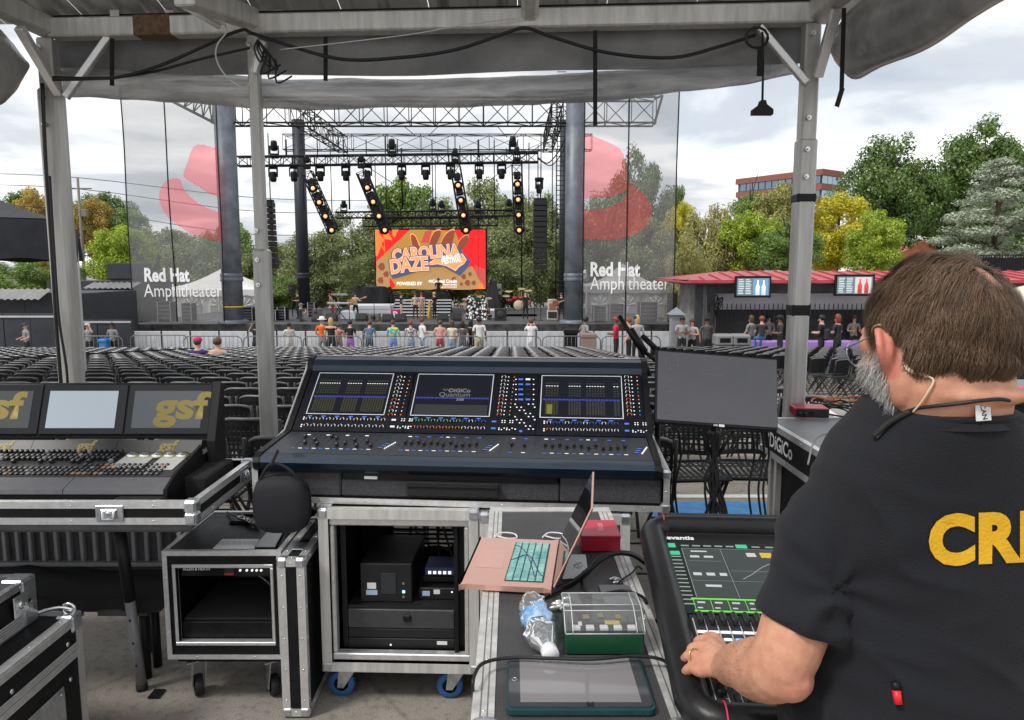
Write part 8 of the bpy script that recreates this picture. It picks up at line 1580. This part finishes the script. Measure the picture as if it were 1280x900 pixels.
def folds(co,no):
 o=co.copy();d=np.zeros(len(co))
 for i,p in enumerate(co):
  v=Vector(p);q=np.exp(-((p-AP_)**2).sum()/.012);w_=max(0,min(1,(1.24-p[2])/.1))
  r1=1-abs(mnoise.noise(Vector((p[0]*9+p[2]*13,p[1]*6,p[2]*7-p[0]*9))))*2;r2=1-abs(mnoise.noise(Vector((p[0]*5,p[1]*5+3,p[2]*17+p[0]*5))))*2
  d[i]=.019*q*(r1**3)+.015*w_*(max(0,r2)**3)+.0045*q*math.sin(7*math.atan2(p[2]-1.27,p[0]-.405)+2*mnoise.noise(v*9))+.0042*w_*math.sin(p[2]*95+p[0]*26+5*mnoise.noise(v*5))*max(0,mnoise.noise(Vector((p[0]*6,3,p[2]*4)))+.25)+.0022*mnoise.noise(v*7)+.0028*mnoise.noise(Vector((p[0]*14,p[1]*9,p[2]*4)))
 o+=no*d[:,None];return o
me,sco=remeshed(b,.0058,9,folds);me.name='shirt'
SHM=mat('black_shirt',(.0068,.0076,.0115),.9,0,.22,5,.35,500);SHM.node_tree.nodes['Principled BSDF'].inputs['Sheen Weight'].default_value=.04;SHM.node_tree.nodes['Principled BSDF'].inputs['Sheen Roughness'].default_value=.5
me.materials.append(SHM);shirt_bvh=BVHTree.FromPolygons([tuple(v)for v in sco],[tuple(p.vertices)for p in me.polygons]);me.vertices.foreach_set('co',(sco-np.array(man.location,np.float32)).reshape(-1).astype(np.float32));link('shirt',me,man)
def on_shirt(px,py,lift=.002):
 h=shirt_bvh.ray_cast(CAM,ray(px,py).normalized());return(h[0]-ray(px,py).normalized()*lift,h[1])if h[0]else(P(px,py,.85),Vector((0,-1,0)))
def on_skin(px,py,lift=.002):h=skin_bvh.ray_cast(CAM,ray(px,py).normalized());return h[0]-ray(px,py).normalized()*lift if h[0]else P(px,py,.9)
def first_hit(px,py):
 d=ray(px,py).normalized();a,c=shirt_bvh.ray_cast(CAM,d),skin_bvh.ray_cast(CAM,d);da=a[3]if a[0]else 9;dc=c[3]if c[0]else 9;return CAM+d*min(da,dc)
ang_=np.linspace(0,2*math.pi,49)[:-1];ring_=[]
for a in ang_:
 dirv=Vector((math.cos(a),math.sin(a),0));z=1.474-.024*math.sin(a)-.03*max(0,math.sin(a));h=skin_bvh.ray_cast(Vector((.556,.952,z))+dirv*.3,-dirv);ring_.append((h[0]if h[0]else Vector((.556,.952,z))+dirv*.09)+dirv*.003)
b=MB();b.tube(ring_,.0042,8,closed=True);nR=len(ring_);out_=[p+Vector((0,0,-.012))+(p-Vector((.556,.952,p.z))).normalized()*.007 for p in ring_];b.add(ring_+out_,[(i,(i+1)%nR,nR+(i+1)%nR,nR+i)for i in range(nR)],0,True);mp('collar',SHM,b)
for S_,E_ in ():
 d=(E_-S_);c=S_+d*.775;x=d.normalized().orthogonal().normalized();y=d.normalized().cross(x);b=MB();b.tube([c+(x*math.cos(a)+y*math.sin(a))*.0592-d*.018 for a in np.linspace(0,2*math.pi,33)[:-1]],.0022,6,closed=True);mp('sleeve_hem',SHM,b)
cu=bpy.data.curves.new('t','FONT');cu.body='CREW';cu.size=1;cu.offset=.055;cu.space_character=1.09;cu.align_x='LEFT';cu.resolution_u=4;to=bpy.data.objects.new('t',cu);tm=bpy.data.meshes.new_from_object(to);bpy.data.objects.remove(to)
bm=bmesh.new();bm.from_mesh(tm);bmesh.ops.triangulate(bm,faces=bm.faces[:])
for _ in range(3):bmesh.ops.subdivide_edges(bm,edges=[e for e in bm.edges if e.calc_length()>.12],cuts=1);bmesh.ops.triangulate(bm,faces=bm.faces[:])
xs=[v.co.x for v in bm.verts];ysv=[v.co.y for v in bm.verts];xm,ym,yM=min(xs),min(ysv),max(ysv);hh=yM-ym;pxs=66/hh
for v in bm.verts:
 px=1161+(v.co.x-xm)*pxs*.98;py=709-(v.co.y-ym)*pxs-(px-1161)*.045;q,nn=on_shirt(min(px,1500),py,.0022);v.co=q-man.location
tm2=bpy.data.meshes.new('crew_lettering');bm.to_mesh(tm2);bm.free();tm2.materials.append(mat('crew_yellow',(.72,.40,.012),.7,0,.06,60,.2,300));link('crew_lettering',tm2,man)
b=MB();b.ell((.602,.966,.90),(.185,.135,.12),20,12)
for s in (-1,1):b.tube([(.602+s*.09,.965,.9),(.602+s*.10,.965,.5),(.602+s*.11,.955,.07)],[.095,.075,.06],16)
mp('trousers',cloth((.03,.03,.035)),b)
for s in (-1,1):b=MB();b.ell((.602+s*.115,1.0,.04),(.05,.14,.04),14,8);b.box(.602+s*.115-.045,.602+s*.115+.045,.87,1.12,0,.025,.01);mp('shoe',SHOE,b)
# hair and beard strands
def hairmat(name,c1,c2,rough=.5):
 m=bpy.data.materials.new(name);m.use_nodes=True;t=m.node_tree;bb=t.nodes['Principled BSDF'];bb.inputs['Roughness'].default_value=rough;bb.inputs['Specular IOR Level'].default_value=.18
 g=t.nodes.new("ShaderNodeNewGeometry");r=t.nodes.new("ShaderNodeValToRGB");r.color_ramp.elements[0].color=(*c1,1);r.color_ramp.elements[1].color=(*c2,1);t.links.new(g.outputs['Random Per Island'],r.inputs[0]);t.links.new(r.outputs[0],bb.inputs['Base Color']);return m
HM1=hairmat('brown_hair',(.05,.030,.018),(.20,.128,.082));BM1=hairmat('grey_beard',(.20,.19,.185),(.62,.60,.57),.5)
def skull(d):
 r=Vector((.0775,.0985,.1005));c=Vector((0,-.008,.018));return c+Vector((d.x*r.x,d.y*r.y,d.z*r.z))
g=random.Random(9)
def rdir():
 while True:
  v=Vector((g.uniform(-1,1),g.uniform(-1,1),g.uniform(-1,1)))
  if .1<v.length<1:return v.normalized()
WH=Vector((.23,-.72,.64)).normalized()
def inhair(v):
 if v.z<-.62:return False
 if v.y>.30+.55*max(0,v.z)and v.z<.72:return False
 if v.y>.78:return False
 lat=abs(v.x);
 if lat>.5 and v.z<.12 and v.y>-.28:return False
 if v.z<-.50+.22*lat and v.y>-.95:return v.z>-.56
 return True
verts=[];faces=[]
def strand(p,w0,side):
 o=len(verts);k=len(p)
 for i,q in enumerate(p):w_=w0*(1-.85*(i/(k-1))**2);verts.extend([q-side*w_,q+side*w_])
 for i in range(k-1):faces.append((o+2*i,o+2*i+1,o+2*i+3,o+2*i+2))
cnt=0
while cnt<34000:
 v=rdir()
 if not inhair(v):continue
 thin=math.exp(-((v-WH).length/.44)**2)
 if g.random()<thin*.86:continue
 cnt+=1
 away=v-WH;away=(away-v*away.dot(v));away=away.normalized()if away.length>1e-3 else v.orthogonal();down=Vector((0,-.1,-1));down=down-v*down.dot(v)
 cl=1.6*mnoise.noise(v*3.6+Vector((3,1,2)));tn=(away*.9+down*.8+v.orthogonal()*.0+Vector((cl,mnoise.noise(v*7),mnoise.noise(v*7+Vector((5,5,5)))))*.55)
 if v.y>.2 and v.z>.3:tn+=Vector((-.9,-.2,0))
 tn=(tn-v*tn.dot(v)).normalized();ln=g.uniform(.22,.46)*(1.15 if v.z>.2 else .95);lift=g.uniform(.012,.12)+.12*(mnoise.noise(v*4.2)+.2)+.05*min(1,abs(v.x)*1.2);lift*=(1-.45*thin)*(1 if v.z>-.35 else .55);pts=[]
 for i in range(6):
  s=i/5;d=(v+tn*ln*s+Vector((g.gauss(0,.012),g.gauss(0,.012),g.gauss(0,.012)))*s).normalized();q=skull(d);c=Vector((0,-.008,.018));q=c+(q-c)*(1+lift*(.25+.75*min(1,s*2.2))*(1-.42*max(0,s-.5)*2))
  pts.append(HMX@q)
 side=(pts[3]-pts[0]).cross(pts[2]-HC).normalized();strand(pts,g.uniform(.00017,.00032),side)
b=MB();nu,nv=56,36;vsx={};vl=[];fl_=[]
for i in range(nv+1):
 for j in range(nu):
  t=math.pi*i/nv;a=2*math.pi*j/nu;d=Vector((math.sin(t)*math.cos(a),math.sin(t)*math.sin(a),math.cos(t)));q=skull(d);c=Vector((0,-.008,.018));kk=.032+.02*mnoise.noise(d*6)-.10*math.exp(-((d-WH).length/.34)**2)
  if d.z<-.3:kk-=.02
  vl.append(HMX@(c+(q-c)*(1+kk)));vsx[i,j]=inhair(d)
for i in range(nv):
 for j in range(nu):
  if all(vsx[a,c%nu]for a,c in ((i,j),(i+1,j),(i+1,j+1),(i,j+1))):fl_.append((i*nu+j,(i+1)*nu+j,(i+1)*nu+(j+1)%nu,i*nu+(j+1)%nu))
b.add(vl,fl_,0,True);UH=mat('hair_under',(.05,.034,.023),.7,0,.4,300);mp('hair_underlayer',UH,b)
def emit_strands(name,m):
 global verts,faces
 me=bpy.data.meshes.new(name);l=man.location;me.from_pydata([v-l for v in verts],[],faces);me.materials.append(m);verts,faces=[],[];return link(name,me,man,kind='stuff' if name=='arm_hair' else None)
h_=emit_strands('hair',HM1)
cnt=0
while cnt<12000:
 x,y,z=g.uniform(-.085,.085),g.uniform(-.012,.125),g.uniform(-.125,-.005)
 d=(Vector((x,y,z))-Vector((0,.03,-.03)));h=skin_bvh.ray_cast(HMX@(Vector((0,.03,-.03))+d.normalized()*.3),HMX.to_3x3()@-d.normalized())
 if not h[0]:continue
 L_=HMX.inverted()@h[0]
 if L_.z>.0-.25*max(0,L_.y-.05)+(.006 if abs(L_.x)>.055 else-.02)or L_.y<-.004+.25*max(0,-.05-L_.z)or L_.z<-.135:continue
 if L_.y>.095 and-.055<L_.z<-.04 and abs(L_.x)<.02:continue
 cnt+=1;nn=h[1];dn=Vector((0,.0,-1))+nn*g.uniform(.35,.8)+Vector((g.gauss(0,.28),g.gauss(0,.28),g.gauss(0,.2)));dn.normalize();ln=g.uniform(.007,.015)*(1.25 if L_.z<-.07 else 1);q=h[0];pts=[]
 for i in range(4):pts.append(q.copy());dn=(dn+Vector((0,0,-.25))+Vector((g.gauss(0,.2),g.gauss(0,.2),g.gauss(0,.2)))).normalized();q=q+dn*ln/3
 strand(pts,g.uniform(.0002,.00038),dn.cross(nn).normalized())
emit_strands('beard',BM1)
for k in range(520):
 s=g.random();c=LE.lerp(LW,.05+.85*s);d=Vector((g.gauss(0,1),g.gauss(0,.3),g.gauss(0,1))).normalized();h=skin_bvh.ray_cast(c+d*.09,-d)
 if not h[0]or(h[0]-c).length>.06:continue
 dn=((LW-LE).normalized()+h[1]*.35+Vector((g.gauss(0,.3),g.gauss(0,.3),g.gauss(0,.3)))).normalized();pts=[h[0]+dn*.004*i for i in range(4)];strand(pts,.00013,dn.cross(h[1]).normalized())
emit_strands('arm_hair',hairmat('arm_hair_brown',(.10,.055,.03),(.22,.13,.08)))
# what he wears (each its own thing)
tg=MB();q,nn=on_shirt(1229,519,.004);t0=first_hit(1229,516)-ray(1229,516).normalized()*.004;M=fr(t0,Vector((1,.1,.05)),Vector((.12,.15,1)));tg.M=M;tg.box(-.009,.009,-.009,.009,-.0006,.0006);nt_=mp('neck_tag',PAPER,tg);t_=text('CAN',.0085,CABLE,nt_,Matrix.Translation(-man.location)@M@Matrix.Translation((0,.001,.0009))@Matrix.Rotation(R(-82),4,'Z'),.02)
rg=thing('ring','gold ring on the finger of the hand resting on the control desk','ring',tuple(K_[2].lerp(PP[2],.42)));d=(PP[2]-K_[2]).normalized();x=d.orthogonal().normalized();y=d.cross(x);b=MB();b.tube([(x*math.cos(a)+y*math.sin(a))*.0112+Vector((0,0,.0022))for a in np.linspace(0,2*math.pi,25)[:-1]],.0014,6,closed=True);b.build('band',mat('gold',(.75,.55,.25),.2,1.),rg)
ln_=thing('lanyard','black lanyard cord lying round the back of the bearded man\'s neck','lanyard',(.55,.9,1.5));pts=[first_hit(x,y)-ray(x,y).normalized()*.0035 for x,y in ((1096,548),(1108,534),(1122,522),(1140,512),(1165,508),(1195,505),(1225,501),(1250,499),(1262,501))];b=MB();b.tube(spline(pts,6),.0022,8);b.build('cord',CABLE,ln_,True)
b=MB();b.tube(spline([first_hit(x,y)-ray(x,y).normalized()*.006 for x,y in ((1092,546),(1112,528),(1138,514))],5),.0038,8);b.build('clip',RUB,ln_,True)
ep=thing('earpiece','clear coiled earpiece tube running from the bearded man\'s ear to his collar','earpiece',tuple(hp(-.085,-.02,-.02)));CLR=mat('earpiece_tube',(.75,.58,.42),.25,0,0);b=MB()
ep_pts=[first_hit(x,y)-ray(x,y).normalized()*.004 for x,y in ((1132,452),(1134,459),(1140,464),(1150,466),(1160,470),(1167,476),(1160,490),(1150,505),(1141,515))];b.tube(spline(ep_pts,5),.0013,6);cc=spline(ep_pts[:5],8);b.tube([p+Vector((.0025*math.cos(i*1.6),0,.0025*math.sin(i*1.6)))for i,p in enumerate(cc)],.0011,5);b.build('tube',CLR,ep,True);b=MB();b.tube([hp(-.079-.006*math.sin(a),.012*math.cos(a),.030+.0*a)if 0 else hp(-.083-.004*math.sin(a),.004+.016*math.cos(a),.022+.010*math.sin(a))for a in np.linspace(0,3.1,10)],.0013,6);b.build('ear_hook',CLR,ep,True)
gl=thing('glasses','thin-framed glasses on the bearded man, just past his ear','glasses',tuple(hp(0,.11,.01)));b=MB()
for s in (-1,1):b.tube([hp(s*.035+.024*math.cos(a),.118-.01*abs(math.cos(a)*s+.0),.004+.019*math.sin(a))for a in np.linspace(0,6.28,20)[:-1]],.0011,5,closed=True);b.tube(spline([hp(s*.060,.112,.010),hp(s*.078,.06,.014),hp(s*.084,.01,.020),hp(s*.086,-.012,.012)],4),.0012,5)
b.tube([hp(-.011,.119,.006),hp(0,.122,.009),hp(.011,.119,.006)],.0011,5);b.build('frame',STEEL,gl,True)
q,nn=on_shirt(1121,866,.006);q0,_=on_shirt(1119,852,.006);q1,_=on_shirt(1123,880,.006);pn=thing('marker','red-tipped marker clipped to the back of the black crew shirt','marker',tuple(q));b=MB();b.cyl(q0.lerp(q1,.38),q1,.0052,.0048,10);b.build('red_cap',mat('marker_red',(.7,.015,.03),.35),pn,True);b=MB();b.cyl(q0,q0.lerp(q1,.38),.0048,.0052,10);b.build('barrel',BLK,pn,True)
